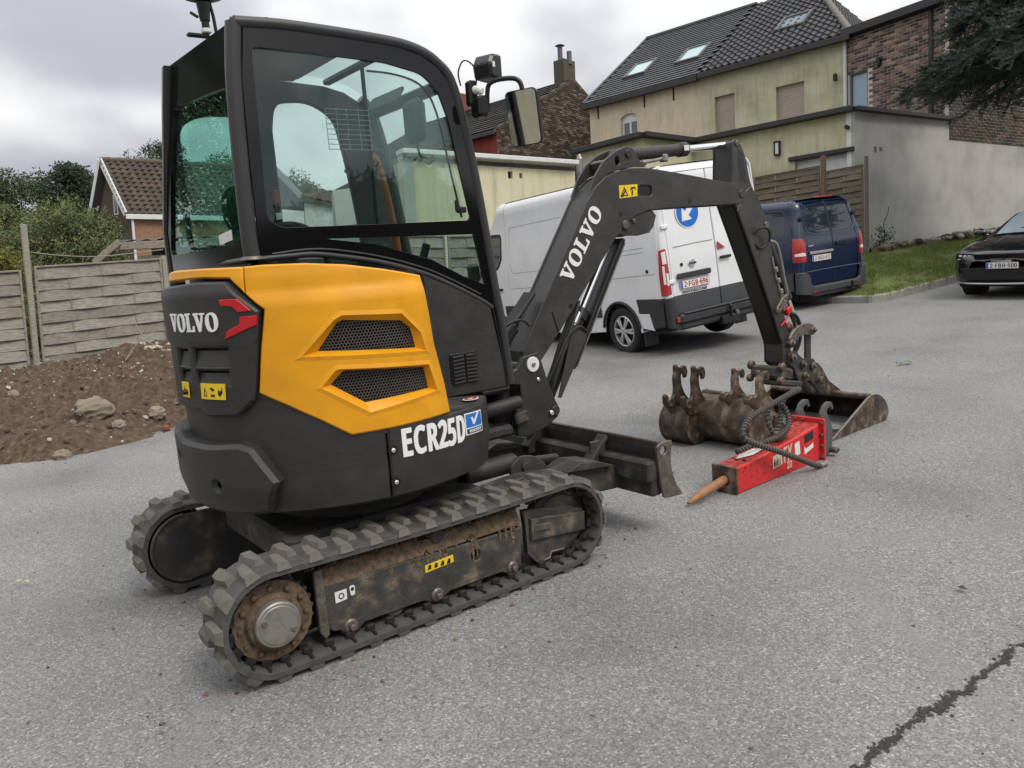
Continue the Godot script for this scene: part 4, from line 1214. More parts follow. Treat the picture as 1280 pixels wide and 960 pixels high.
func cab(ex: Node3D) -> void:
	var outer := P([0.262, 1.69, 0.250, 1.80, 0.252, 2.11, 0.262, 2.43, 0.292, 2.645, 0.457, 2.650, 0.638, 2.647, 0.831, 2.640, 1.020, 2.627, 1.140, 2.600, 1.225, 2.553, 1.285, 2.490, 1.335, 2.317, 1.382, 2.045, 1.425, 1.723, 1.452, 1.475, 1.42, 1.385, 1.371, 1.425, 1.20, 1.515, 1.038, 1.583, 0.797, 1.652, 0.522, 1.697])
	var clear := rnd_poly(P([0.300, 1.86, 0.310, 2.20, 0.318, 2.565, 0.625, 2.560, 0.940, 2.550, 1.130, 2.515, 1.215, 2.445, 1.262, 2.314, 1.300, 2.100, 1.350, 1.822, 0.36, 1.822]), 0.03, 3)
	var low := P([0.555, 1.766, 1.358, 1.752, 1.405, 1.495, 1.300, 1.535, 1.104, 1.640, 0.806, 1.729])
	# frame tubes of the near side
	var fr := part("cab_frame", ex, M.cab, func(q):
		q.tube(smooth(v3([0.222, 1.70, 0.217, 1.80, 0.222, 2.11, 0.235, 2.43, 0.262, 2.66], CZ - 0.015), 4), 0.034, 14)
		var top := smooth(v3([0.262, 2.66, 0.457, 2.668, 0.638, 2.665, 0.831, 2.658, 1.03, 2.645, 1.155, 2.616, 1.24, 2.568, 1.302, 2.498, 1.352, 2.317, 1.400, 2.045, 1.443, 1.723, 1.470, 1.475, 1.495, 1.304, 1.525, 0.96], CZ - 0.005), 4)
		q.tube(top, 0.026, 12)
		var top2 := smooth(v3([0.262, 2.66, 0.457, 2.668, 0.638, 2.665, 0.831, 2.658, 1.03, 2.645, 1.155, 2.616, 1.24, 2.568, 1.302, 2.498, 1.352, 2.317, 1.400, 2.045, 1.443, 1.723, 1.470, 1.475, 1.495, 1.304, 1.525, 0.96], CZ - 0.04), 4)
		q.tube(top2, 0.030, 10))
	part("post_foot", fr, M.bare, func(q):
		q.cyl(Vector3(0.222, 1.690, CZ - 0.015), Vector3(0.222, 1.708, CZ - 0.015), 0.052, 0.046, 20, 0.004))
	part("window_border", ex, M.glass_border, func(q): q.plate(outer, CZ - 0.006, CZ + 0.006, 0.002, [clear, low]))
	part("side_window", ex, M.glass_side, func(q): q.plate(MB.inset(outer, 0.012), CZ - 0.0125, CZ - 0.0065))
	part("sill_trim", ex, M.cab, func(q):
		q.tube(smooth(v3([0.24, 1.693, 0.40, 1.700, 0.522, 1.698, 0.797, 1.650, 1.038, 1.580, 1.20, 1.508, 1.371, 1.418, 1.44, 1.372], CZ + 0.004), 4), 0.014, 8)
		q.tube(smooth(v3([0.30, 1.712, 0.522, 1.722, 0.797, 1.676, 1.038, 1.606, 1.20, 1.535, 1.371, 1.447], CZ + 0.008), 4), 0.006, 6))
	# sliding pane
	var sl := part("sliding_pane", ex, M.glass_clear, func(q): q.plate(P([0.84, 1.83, 0.845, 2.53, 1.12, 2.495, 1.20, 2.43, 1.25, 2.30, 1.34, 1.83]), CZ - 0.031, CZ - 0.030))
	part("pane_edge", sl, M.black, func(q):
		q.box(Vector3(0.838, 2.18, CZ - 0.028), Vector3(0.018, 0.72, 0.012), 0.003)
		q.tube(smooth(v3([0.86, 2.515, 0.98, 2.512, 1.09, 2.492, 1.165, 2.45, 1.21, 2.37, 1.24, 2.25, 1.275, 2.05, 1.315, 1.84], CZ - 0.026), 4), 0.005, 6))
	part("latch", sl, M.black, func(q):
		q.box(Vector3(1.30, 1.875, CZ + 0.002), Vector3(0.05, 0.03, 0.03), 0.006)
		q.box(Vector3(1.275, 1.895, CZ + 0.004), Vector3(0.02, 0.06, 0.02), 0.005))
	part("load_chart", ex, mk(Color(0.42, 0.46, 0.45), 0.6, 0, M.blotch, 4.0), func(q):
		# fine rules of a transparent chart stuck on the glass
		for i in 9: q.box(Vector3(0.735, 2.16 + 0.022 * i, CZ - 0.0140), Vector3(0.215, 0.003, 0.001))
		for x in [0.628, 0.68, 0.73, 0.79, 0.842]: q.box(Vector3(x, 2.25, CZ - 0.0140), Vector3(0.003, 0.185, 0.001)))
	# grey panel below the window, with its vent
	var pn := part("side_panel", ex, M.dark, func(q):
		var pl := P([1.03, 1.573, 1.20, 1.500, 1.371, 1.410, 1.425, 1.372, 1.490, 1.02, 1.498, 0.945, 1.10, 0.945, 1.05, 1.234])
		q.plate(pl, CZ - 0.03, CZ + 0.018, 0.008))
	part("panel_groove", pn, M.black, func(q): q.tube([Vector3(1.435, 1.36, CZ + 0.019), Vector3(1.475, 1.10, CZ + 0.019), Vector3(1.488, 0.95, CZ + 0.019)], 0.004, 6))
	var vent := part("air_vent", pn, M.black, func(q): q.plate(rnd_poly(P([1.143, 1.165, 1.311, 1.165, 1.310, 1.003, 1.143, 1.010]), 0.012), CZ + 0.012, CZ + 0.024, 0.003))
	for i in 8:
		for s in [-1.0, 1.0]:
			part("slat", vent, M.dark, func(q): q.box(Vector3(1.227 + s * 0.039, 1.148 - 0.0188 * i, CZ + 0.030), Vector3(0.068, 0.010, 0.012), 0.002, Basis(Vector3(1, 0, 0), 0.5) * Basis(Vector3(0, 0, 1), s * -0.05)))
	# roof and the rear wall
	var zb := -0.47
	part("roof", ex, M.cab, func(q):
		var g := []
		var L := [Vector2(0.245, 2.60), Vector2(0.262, 2.672), Vector2(0.32, 2.690), Vector2(0.45, 2.696), Vector2(0.84, 2.688)]
		for w in L: g.append([Vector3(w.x, w.y - 0.012, CZ - 0.01), Vector3(w.x, w.y, CZ - 0.06), Vector3(w.x, w.y + 0.006, -0.05), Vector3(w.x, w.y, zb + 0.06), Vector3(w.x, w.y - 0.012, zb)])
		q.sheet(g)
		q.box(Vector3(0.55, 2.645, (CZ + zb) / 2), Vector3(0.58, 0.025, CZ - zb - 0.06), 0.005))
	part("roof_window", ex, M.glass_clear, func(q):
		var g := []
		for w in [Vector2(0.84, 2.672), Vector2(1.03, 2.655), Vector2(1.155, 2.625), Vector2(1.24, 2.575), Vector2(1.30, 2.50)]: g.append([Vector3(w.x, w.y, CZ - 0.05), Vector3(w.x, w.y, zb + 0.05)])
		q.sheet(g))
	part("roof_bar", ex, M.cab, func(q):
		for w in [Vector2(0.85, 2.66), Vector2(1.03, 2.64), Vector2(1.30, 2.49)]: q.box(Vector3(w.x, w.y, (CZ + zb) / 2), Vector3(0.045, 0.03, CZ - zb - 0.06), 0.008))
	part("roof_cap_stud", ex, M.cab, func(q): q.cyl(Vector3(0.42, 2.69, 0.33), Vector3(0.42, 2.706, 0.33), 0.02, 0.012, 14, 0.003))
	var rear_hole := rnd_poly(P([-0.69, 1.765, 0.275, 1.765, 0.285, 2.10, 0.30, 2.42, -0.40, 2.46, -0.50, 2.2, -0.60, 1.98]), 0.05)   # (z, y)
	var rear_f := func(z, y, d): return Vector3(0.198 + 0.05 * z + d + 0.022 * smoothstep(2.1, 2.65, y), y, z)
	part("rear_window_frame", ex, M.glass_border, func(q): q.panel(P([-0.77, 1.66, 0.35, 1.66, 0.355, 2.655, -0.46, 2.655, -0.58, 2.25, -0.74, 1.9]), rear_f, 0.03, Vector2(0.2, 0.12), [rear_hole]))
	var rw := part("rear_window", ex, M.glass_rear, func(q): q.panel(MB.inset(rear_hole, -0.02), func(z, y, d): return rear_f.call(z, y, d + 0.012), 0.006, Vector2(0.3, 0.12)))
	var lab := part("window_label", rw, M.white_print, func(q): q.panel(P([0.03, 1.775, 0.19, 1.790, 0.19, 1.835, 0.03, 1.820]), func(z, y, d): return rear_f.call(z, y, d - 0.003), 0.001, Vector2(1, 1)))
	for k in 3:
		part("print", lab, M.black, func(q): q.box(Vector3(0.214, 1.813 + 0.0045 * k, 0.06 + 0.05 * k), Vector3(0.0015, 0.014, 0.036)))
	part("rear_left_column", ex, M.cab, func(q):
		var g := []
		for w in [[2.65, 0.18, -0.44], [2.45, 0.172, -0.52], [2.25, 0.168, -0.605], [2.05, 0.166, -0.705], [1.88, 0.165, -0.785], [1.70, 0.165, -0.785], [1.3, 0.165, -0.80], [0.95, 0.165, -0.83], [0.66, 0.19, -0.86]]:
			var y: float = w[0]; var x: float = w[1]; var z: float = w[2]
			g.append([Vector3(x - 0.012, y, z + 0.07), Vector3(x - 0.012, y, z + 0.03), Vector3(x, y, z + 0.006), Vector3(x + 0.03, y, z), Vector3(x + 0.06, y, z), Vector3(x + 0.06, y, z + 0.07), Vector3(x - 0.012, y, z + 0.07)])
		q.sheet(g, Vector3(0.20, 1.7, -0.62)))
	part("door_lower", ex, M.cab, func(q): q.plate(rnd_poly(P([0.26, 0.66, 1.36, 0.66, 1.38, 1.5, 1.30, 1.72, 0.26, 1.74]), 0.05), -0.80, -0.60, 0.03))
	part("lower_rail", ex, M.cab, func(q): q.tube([Vector3(0.21, 1.69, -0.5), Vector3(0.215, 1.695, 0.33)], 0.016, 8))
	# far side with its openings, and the front frame
	var far_open := rnd_poly(P([0.69, 1.25, 0.69, 2.30, 0.73, 2.525, 0.93, 2.54, 1.07, 2.46, 1.11, 2.25, 1.15, 1.95, 1.20, 1.25]), 0.07)
	var quarter := rnd_poly(P([0.225, 1.74, 0.23, 2.38, 0.34, 2.44, 0.58, 2.45, 0.60, 1.74]), 0.10)
	part("door_frame", ex, M.cab, func(q): q.plate(P([0.205, 1.69, 0.200, 2.0, 0.21, 2.45, 0.25, 2.645, 0.638, 2.647, 1.020, 2.627, 1.140, 2.600, 1.225, 2.553, 1.285, 2.490, 1.335, 2.317, 1.382, 2.045, 1.425, 1.723, 1.452, 1.475, 1.371, 1.425, 1.20, 1.2, 0.60, 1.2, 0.60, 1.69]), zb - 0.03, zb + 0.012, 0.004, [far_open, quarter]))
	part("door_window", ex, M.glass_clear, func(q): q.plate(P([0.26, 1.70, 0.28, 2.55, 0.93, 2.56, 1.14, 2.45, 1.22, 1.62, 0.9, 1.64]), zb - 0.012, zb - 0.010))
	part("front_frame", ex, M.cab, func(q):
		var L := smooth(v3([1.24, 2.568, 1.302, 2.498, 1.352, 2.317, 1.400, 2.045, 1.443, 1.723, 1.470, 1.475, 1.495, 1.304, 1.525, 0.96], zb), 3)
		q.tube(L, 0.036, 10)
		q.box(Vector3(1.30, 2.49, (CZ + zb) / 2), Vector3(0.05, 0.06, CZ - zb), 0.012)
		q.box(Vector3(1.50, 0.99, (CZ + zb) / 2), Vector3(0.05, 0.10, CZ - zb), 0.012))
	part("front_window", ex, M.glass_clear, func(q):
		var g := []
		for w in [Vector2(1.31, 2.47), Vector2(1.357, 2.30), Vector2(1.405, 2.03), Vector2(1.448, 1.71), Vector2(1.49, 1.35), Vector2(1.52, 1.0)]: g.append([Vector3(w.x, w.y, CZ - 0.05), Vector3(w.x, w.y, zb + 0.04)])
		q.sheet(g))
	# what one sees inside
	part("cab_floor", ex, M.black_matt, func(q):
		q.box(Vector3(0.86, 1.02, (CZ + zb) / 2), Vector3(1.2, 0.06, CZ - zb - 0.08), 0.0)
		q.box(Vector3(0.60, 1.25, 0.28), Vector3(0.5, 0.5, 0.16), 0.02))
	var seat := part("seat", ex, M.interior, func(q):
		q.box(Vector3(0.60, 1.38, -0.06), Vector3(0.46, 0.12, 0.44), 0.05)
		q.box(Vector3(0.38, 1.62, -0.06), Vector3(0.12, 0.46, 0.42), 0.05, Basis(Vector3(0, 0, 1), 0.12)))
	part("headrest", seat, M.interior, func(q):
		q.xf = Transform3D(Basis(Vector3(0, 0, 1), 0.1), Vector3(0.33, 1.93, -0.06))
		q.ball(Vector3.ZERO, Vector3(0.055, 0.12, 0.145), 20, 14)
		q.xf = Transform3D())
	part("door_pillar", ex, M.interior, func(q): q.box(Vector3(0.645, 1.95, zb + 0.03), Vector3(0.09, 1.2, 0.05), 0.012))
	part("control_box", ex, M.interior, func(q): q.box(Vector3(0.60, 1.72, -0.30), Vector3(0.16, 0.14, 0.14), 0.02))
	part("belt_buckle", ex, M.red, func(q): q.box(Vector3(0.66, 2.03, zb + 0.062), Vector3(0.03, 0.07, 0.01), 0.004))
	for y in [1.93, 1.86]: part("switch_label", ex, M.white_print, func(q): q.box(Vector3(0.665, y, zb + 0.060), Vector3(0.035, 0.035, 0.008), 0.002))
	part("warning_sticker", ex, M.sticker, func(q): q.box(Vector3(0.68, 1.765, -0.22), Vector3(0.05, 0.04, 0.01), 0.001))
	part("armrest", ex, M.interior, func(q): q.tube(smooth([Vector3(0.58, 1.86, -0.28), Vector3(0.68, 1.87, -0.28), Vector3(0.78, 1.83, -0.28), Vector3(0.85, 1.72, -0.28), Vector3(0.86, 1.55, -0.28)], 5), 0.022, 8))
	part("front_console", ex, M.interior, func(q):
		q.box(Vector3(1.10, 1.45, -0.18), Vector3(0.14, 0.62, 0.20), 0.03, Basis(Vector3(0, 0, 1), 0.10)))
	part("orange_lever", ex, M.orange, func(q): q.tube(smooth([Vector3(1.045, 2.20, -0.02), Vector3(1.075, 2.13, -0.02), Vector3(1.10, 2.02, -0.02), Vector3(1.125, 1.86, -0.02), Vector3(1.14, 1.70, -0.02), Vector3(1.14, 1.45, -0.02)], 4), 0.021, 10))
	part("lever_cap", ex, M.black, func(q): q.box(Vector3(1.075, 2.21, -0.02), Vector3(0.06, 0.03, 0.04), 0.008))
	part("joystick", ex, M.black, func(q):
		q.tube([Vector3(1.13, 1.40, 0.18), Vector3(1.16, 1.62, 0.18), Vector3(1.20, 1.72, 0.18)], 0.022, 8))
	part("paper_sheet", ex, M.white_print, func(q):
		q.plate(P([0.985, 1.86, 1.105, 1.875, 1.085, 2.07, 0.98, 2.06]), zb + 0.07, zb + 0.072))
	part("wiper_motor", ex, M.interior, func(q):
		q.box(Vector3(1.27, 2.36, 0.06), Vector3(0.07, 0.22, 0.17), 0.03)
		q.tube(smooth([Vector3(1.27, 2.25, 0.06), Vector3(1.28, 2.18, 0.07), Vector3(1.32, 2.14, 0.08), Vector3(1.36, 2.17, 0.09)], 4), 0.006, 6))
	part("sun_visor", ex, M.interior, func(q): q.box(Vector3(1.22, 2.50, -0.15), Vector3(0.02, 0.10, 0.34), 0.008, Basis(Vector3(0, 0, 1), -0.6)))
	# mirror, work lamp and their bracket at the front pillar
	part("mirror_bracket", ex, M.black, func(q):
		q.box(Vector3(1.40, 2.36, 0.47), Vector3(0.06, 0.10, 0.09), 0.015)
		q.box(Vector3(1.385, 2.43, 0.43), Vector3(0.05, 0.12, 0.05), 0.01))
	part("mirror_arm", ex, M.black, func(q): q.tube(smooth([Vector3(1.43, 2.33, 0.49), Vector3(1.43, 2.42, 0.50), Vector3(1.435, 2.46, 0.515), Vector3(1.46, 2.475, 0.55), Vector3(1.52, 2.475, 0.60), Vector3(1.545, 2.45, 0.62), Vector3(1.55, 2.40, 0.625)], 5), 0.012, 10))
	# the mirror faces back towards the camera side: built in its own frame, local z = face normal
	var mn := Vector3(-0.93, -0.125, 0.36).normalized()
	var mx := Vector3.UP.cross(mn).normalized()
	var mt := Transform3D(Basis(mx, mn.cross(mx), mn).scaled_local(Vector3(0.88, 0.80, 1.0)), Vector3(1.555, 2.290, 0.615))
	var mr := part("wing_mirror", ex, M.black, func(q):
		var g := []
		for k in 5:
			var t := k / 4.0
			var sc := 1.0 - 0.35 * t * t
			var row := []
			var pl := rnd_poly(rect(-0.102 * sc, -0.165 * sc, 0.102 * sc, 0.165 * sc), 0.035, 5)
			for w in pl: row.append(Vector3(w.x, w.y, -0.055 * t))
			row.append(row[0])
			g.append(row)
		q.sheet(g, Vector3(0, 0, -0.03))
		q.plate(rnd_poly(rect(-0.102, -0.165, 0.102, 0.165), 0.035, 5), -0.004, 0.006, 0.003), mt)
	part("mirror_glass", mr, M.mirror, func(q): q.plate(rnd_poly(rect(-0.095, -0.158, 0.095, 0.158), 0.03, 5), 0.006, 0.008))
	var lt := Transform3D(Basis(Vector3(0, 1, 0), 0.35) * Basis(Vector3(0, 0, 1), 0.08), Vector3(1.47, 2.545, 0.47))
	var wl := part("work_lamp", ex, M.black, func(q):
		q.plate(rnd_poly(P([-0.06, -0.05, 0.04, -0.06, 0.05, 0.06, -0.03, 0.062, -0.065, 0.02]), 0.015), -0.055, 0.055, 0.012), lt)
	part("lamp_label", wl, M.white_print, func(q): q.box(Vector3(-0.035, 0.01, 0.056), Vector3(0.02, 0.025, 0.002)))
	part("indicator", ex, M.white_print, func(q): q.cyl(Vector3(1.39, 2.45, 0.42), Vector3(1.40, 2.43, 0.50), 0.024, 0.018, 14, 0.006))
	part("lamp_cable", ex, M.hose, func(q): q.tube(smooth([Vector3(1.345, 2.47, 0.40), Vector3(1.33, 2.53, 0.41), Vector3(1.36, 2.585, 0.42), Vector3(1.41, 2.56, 0.43), Vector3(1.42, 2.48, 0.43)], 5), 0.004, 6))
	# satellite receiver on the roof
	var an := part("receiver_mast", ex, M.black, func(q):
		q.cyl(Vector3(0.285, 2.775, -0.05), Vector3(0.285, 2.86, -0.05), 0.022, 0.030, 16, 0.004)
		q.cyl(Vector3(0.285, 2.74, -0.05), Vector3(0.285, 2.78, -0.05), 0.017, -1, 14)
		q.box(Vector3(0.24, 2.80, -0.05), Vector3(0.04, 0.012, 0.012), 0.003, Basis(Vector3(0, 0, 1), -0.5))
		q.box(Vector3(0.25, 2.715, -0.06), Vector3(0.10, 0.016, 0.03), 0.005)
		q.tube([Vector3(0.315, 2.86, -0.05), Vector3(0.325, 2.80, -0.05), Vector3(0.33, 2.72, -0.05), Vector3(0.33, 2.64, -0.06)], 0.008, 8))
	part("mast_clamp", an, M.white_print, func(q): q.cyl(Vector3(0.285, 2.725, -0.05), Vector3(0.285, 2.745, -0.05), 0.022, -1, 14, 0.004))
	part("receiver_dome", an, M.black, func(q):
		q.xf = Transform3D(Basis(), Vector3(0.285, 2.86, -0.05))
		q.lathe([Vector2(0.03, 0.0), Vector2(0.05, 0.006), Vector2(0.088, 0.02), Vector2(0.095, 0.04), Vector2(0.088, 0.065), Vector2(0.05, 0.085), Vector2(0.0, 0.09)], 28)
		q.xf = Transform3D())

func boom(ex: Node3D) -> void:
	# swing post
	var post := P([1.70, 0.955, 1.775, 0.985, 1.825, 1.045, 1.93, 1.06, 1.965, 0.99, 1.992, 0.90, 2.05, 0.75, 2.078, 0.70, 2.06, 0.65, 1.97, 0.603, 1.82, 0.572, 1.745, 0.588, 1.745, 0.76, 1.79, 0.785, 1.79, 0.885, 1.70, 0.90])
	for z in [-0.105, 0.095]: part("swing_post", ex, M.dark, func(q): q.plate(post, z - 0.012, z + 0.022, 0.006))
	part("post_core", ex, M.black_matt, func(q):
		q.cyl(Vector3(1.70, 0.60, 0), Vector3(1.70, 0.94, 0), 0.075, -1, 24, 0.01)
		q.box(Vector3(1.80, 0.62, 0), Vector3(0.22, 0.05, 0.2), 0.01))
	part("post_step", ex, M.dark_dusty, func(q): q.box(Vector3(1.765, 0.70, 0.13), Vector3(0.10, 0.07, 0.04), 0.01, Basis(Vector3(0, 0, 1), 0.15)))
	part("post_mount", ex, M.dark_dusty, func(q):
		q.box(Vector3(1.52, 0.64, 0), Vector3(0.36, 0.07, 0.30), 0.02)
		q.box(Vector3(1.52, 0.90, 0), Vector3(0.36, 0.07, 0.30), 0.02)
		q.box(Vector3(1.36, 0.77, 0), Vector3(0.12, 0.32, 0.5), 0.02))
	part("swing_cylinder", ex, M.dark, func(q): q.cyl(Vector3(1.30, 0.77, 0.16), Vector3(1.74, 0.80, 0.16), 0.04, -1, 18, 0.006))
	part("pivot_pin", ex, M.white_print, func(q): q.cyl(Vector3(1.888, 0.994, -0.125), Vector3(1.888, 0.994, 0.128), 0.045, -1, 26, 0.003))
	part("pin_bolt", ex, M.steel, func(q): q.cyl(Vector3(1.888, 0.994, 0.12), Vector3(1.888, 0.994, 0.137), 0.014, -1, 6, 0.002))
	part("post_bolt", ex, M.chrome, func(q):
		q.cyl(Vector3(1.92, 0.90, 0.11), Vector3(1.92, 0.90, 0.128), 0.012, -1, 8, 0.003)
		q.cyl(Vector3(2.003, 0.683, 0.11), Vector3(2.003, 0.683, 0.132), 0.016, -1, 10, 0.004))
	part("cylinder_pin", ex, M.dark, func(q): q.cyl(Vector3(2.035, 0.692, -0.125), Vector3(2.035, 0.692, 0.13), 0.032, -1, 18, 0.004))
	# boom: side plates a little proud of the top and bottom plates
	var side := P([1.835, 1.01, 1.85, 1.075, 1.946, 1.229, 2.20, 1.60, 2.431, 1.937, 2.50, 2.012, 2.589, 2.071, 2.69, 2.105, 2.80, 2.125, 2.95, 2.128, 3.122, 2.112, 3.40, 2.080, 3.735, 2.036, 3.90, 2.022, 3.965, 1.985, 3.982, 1.945, 3.955, 1.900, 3.90, 1.882, 3.727, 1.878, 3.40, 1.872, 3.105, 1.866, 2.95, 1.858, 2.840, 1.829, 2.75, 1.782, 2.66, 1.705, 2.40, 1.435, 2.138, 1.160, 2.028, 1.052, 1.95, 0.975, 1.90, 0.945, 1.85, 0.955])
	var bm := part("boom", ex, M.dark_arm, func(q):
		q.plate(MB.inset(side, 0.010), -0.082, 0.082, 0.002)
		q.plate(side, 0.080, 0.093, 0.004, [rnd_poly(P([2.870, 1.953, 2.998, 1.947, 2.998, 2.017, 2.870, 2.020]), 0.04, 5)])
		q.plate(side, -0.093, -0.080, 0.004))
	part("oval_opening", bm, M.black, func(q): q.plate(rnd_poly(P([2.870, 1.953, 2.998, 1.947, 2.998, 2.017, 2.870, 2.020]), 0.04, 5), 0.078, 0.0835))
	part("weld_rib", bm, M.dark_arm, func(q):
		q.cyl(Vector3(2.095, 1.262, 0.094), Vector3(2.125, 1.165, 0.094), 0.008, -1, 8)
		q.cyl(Vector3(2.088, 1.285, 0.094), Vector3(2.098, 1.25, 0.094), 0.007, -1, 8))
	for h in [[2.235, 1.305], [2.70, 1.84], [3.36, 1.91]]: part("threaded_hole", bm, M.black, func(q): q.cyl(Vector3(h[0], h[1], 0.09), Vector3(h[0], h[1], 0.0945), 0.015, -1, 14))
	# lettering runs up the boom
	var dir := Vector2(2.505 - 2.205, 1.885 - 1.465).normalized()
	var nor := Vector2(-dir.y, dir.x)
	text_on("maker_lettering", bm, "VOLVO", "Droid Serif", 0.104, 0.51, func(x, y, d):
		var w: Vector2 = Vector2(2.352, 1.672) + dir * x + nor * y
		return Vector3(w.x, w.y, 0.0945 - d), M.white, 0.002, 0.0028)
	var st := part("warning_sticker", bm, M.sticker, func(q): q.plate(P([2.696, 2.017, 2.862, 2.025, 2.857, 1.950, 2.697, 1.938]), 0.093, 0.0945))
	part("symbol", st, M.black, func(q):
		q.plate(P([2.705, 1.950, 2.775, 1.952, 2.742, 2.010]), 0.0945, 0.0952, 0.0, [P([2.718, 1.957, 2.763, 1.958, 2.742, 1.995])])
		q.plate(P([2.71, 1.945, 2.725, 1.945, 2.76, 1.99, 2.75, 1.995]), 0.0953, 0.096)
		q.plate(P([2.795, 1.985, 2.83, 2.00, 2.845, 1.985, 2.84, 2.01, 2.80, 2.005]), 0.0945, 0.0952)
		q.plate(P([2.803, 1.955, 2.815, 1.955, 2.818, 1.99, 2.806, 1.985]), 0.0953, 0.096))
	# ears that carry the arm cylinder
	var ear := P([2.44, 1.962, 2.52, 2.035, 2.60, 2.085, 2.70, 2.112, 2.85, 2.135, 2.96, 2.136, 2.91, 2.17, 2.875, 2.215, 2.845, 2.252, 2.79, 2.262, 2.735, 2.245, 2.66, 2.215, 2.58, 2.165, 2.50, 2.075])
	for z in [-0.085, 0.07]: part("cylinder_ear", bm, M.dark_arm, func(q): q.plate(ear, z, z + 0.016, 0.004, [rnd_poly(P([2.69, 2.135, 2.73, 2.15, 2.715, 2.205, 2.68, 2.19]), 0.02)]))
	part("ear_pin", bm, M.dark, func(q): q.cyl(Vector3(2.80, 2.213, -0.095), Vector3(2.80, 2.213, 0.098), 0.027, -1, 20, 0.004))
	part("hose_clip", bm, M.bare, func(q): q.box(Vector3(2.63, 2.155, 0.0), Vector3(0.03, 0.05, 0.15), 0.006, Basis(Vector3(0, 0, 1), 0.5)))
	# guard and bracket under the knee
	var br := P([2.635, 1.755, 2.72, 1.80, 2.83, 1.845, 3.00, 1.862, 3.04, 1.825, 3.01, 1.75, 2.965, 1.715, 2.86, 1.70, 2.73, 1.705, 2.66, 1.725])
	for z in [-0.085, 0.065]: part("knee_bracket", bm, M.dark_arm, func(q): q.plate(br, z, z + 0.016, 0.004))
	part("knee_plate", bm, M.dark, func(q): q.plate(P([2.72, 1.708, 2.80, 1.79, 2.97, 1.716, 2.86, 1.703]), 0.081, 0.084, 0.001))
	part("bracket_bolt", bm, M.bare, func(q):
		q.cyl(Vector3(2.735, 1.773, 0.08), Vector3(2.735, 1.773, 0.104), 0.028, -1, 18, 0.004)
		q.cyl(Vector3(2.82, 1.795, 0.08), Vector3(2.82, 1.795, 0.096), 0.016, -1, 12, 0.003))
	# boom cylinder with its guards
	var c0 := Vector3(2.035, 0.70, 0); var c1 := Vector3(2.735, 1.765, 0)
	var cd := (c1 - c0).normalized()
	part("boom_cylinder", ex, M.black, func(q):
		q.cyl(c0, c0 + cd * 0.66, 0.047, -1, 24, 0.006)
		q.cyl(c0 + cd * 0.60, c0 + cd * 0.68, 0.056, 0.052, 24, 0.008)
		q.cyl(c0 + Vector3(0, 0, -0.05), c0 + Vector3(0, 0, 0.05), 0.055, -1, 20, 0.006))
	part("boom_cylinder_rod", ex, M.chrome, func(q): q.cyl(c0 + cd * 0.66, c1, 0.026, -1, 24))
	part("rod_guard", ex, M.black, func(q):
		q.xf = Transform3D(Basis(Vector3(cd.x, cd.y, 0), Vector3(-cd.y, cd.x, 0), Vector3(0, 0, 1)), c0)
		q.plate(rnd_poly(P([0.30, -0.085, 1.22, -0.075, 1.22, -0.045, 0.30, -0.055]), 0.008), -0.06, 0.06, 0.004)
		q.xf = Transform3D())
	part("guard_edge", ex, M.bare, func(q): q.cyl(c0 + cd * 0.32 + Vector3(cd.y, -cd.x, 0) * 0.087 + Vector3(0, 0, 0.06), c0 + cd * 1.2 + Vector3(cd.y, -cd.x, 0) * 0.077 + Vector3(0, 0, 0.06), 0.005, -1, 8))
	part("cylinder_shield", ex, M.dark_arm, func(q): q.plate(P([2.10, 0.755, 2.125, 0.75, 2.355, 1.085, 2.37, 1.13, 2.26, 1.19]), 0.072, 0.080, 0.002))
	part("hydraulic_pipe", ex, M.chrome, func(q):
		q.cyl(Vector3(2.10, 0.90, 0.06), Vector3(2.30, 1.21, 0.06), 0.012, -1, 12)
		q.cyl(Vector3(2.285, 1.19, 0.06), Vector3(2.33, 1.255, 0.06), 0.02, -1, 8, 0.003))
	part("hose", ex, M.hose, func(q):
		for w in [[Vector3(1.55, 0.98, 0.10), Vector3(1.62, 1.12, 0.11), Vector3(1.72, 1.235, 0.105), Vector3(1.84, 1.26, 0.10), Vector3(1.90, 1.22, 0.10)], [Vector3(2.02, 0.86, 0.085), Vector3(2.10, 1.0, 0.10), Vector3(2.20, 1.13, 0.10), Vector3(2.30, 1.17, 0.09), Vector3(2.36, 1.13, 0.085)]]: q.tube(smooth(w, 5), 0.008, 8)
		for k in 4:
			var o := 0.03 * k - 0.05
			q.tube(smooth([Vector3(1.66, 0.93, o), Vector3(1.70, 1.08, o), Vector3(1.78, 1.20, o), Vector3(1.90, 1.30, o * 0.8), Vector3(2.0, 1.40, o * 0.8)], 5), 0.017, 8)
		for k in 3:
			var o := 0.025 * k - 0.025
			q.tube(smooth([Vector3(2.02, 0.66, o), Vector3(2.08, 0.86, o + 0.05), Vector3(2.18, 1.06, o + 0.05), Vector3(2.30, 1.24, o + 0.03), Vector3(2.36, 1.32, o)], 5), 0.013, 8))
	part("hose_sleeve", ex, M.black, func(q): q.tube(smooth([Vector3(1.68, 0.92, 0.055), Vector3(1.685, 1.03, 0.055), Vector3(1.72, 1.15, 0.05), Vector3(1.79, 1.23, 0.05)], 4), 0.062, 14))
	# arm cylinder on top
	var a0 := Vector3(2.80, 2.213, 0); var a1 := Vector3(3.895, 2.305, 0)
	var ad := (a1 - a0).normalized()
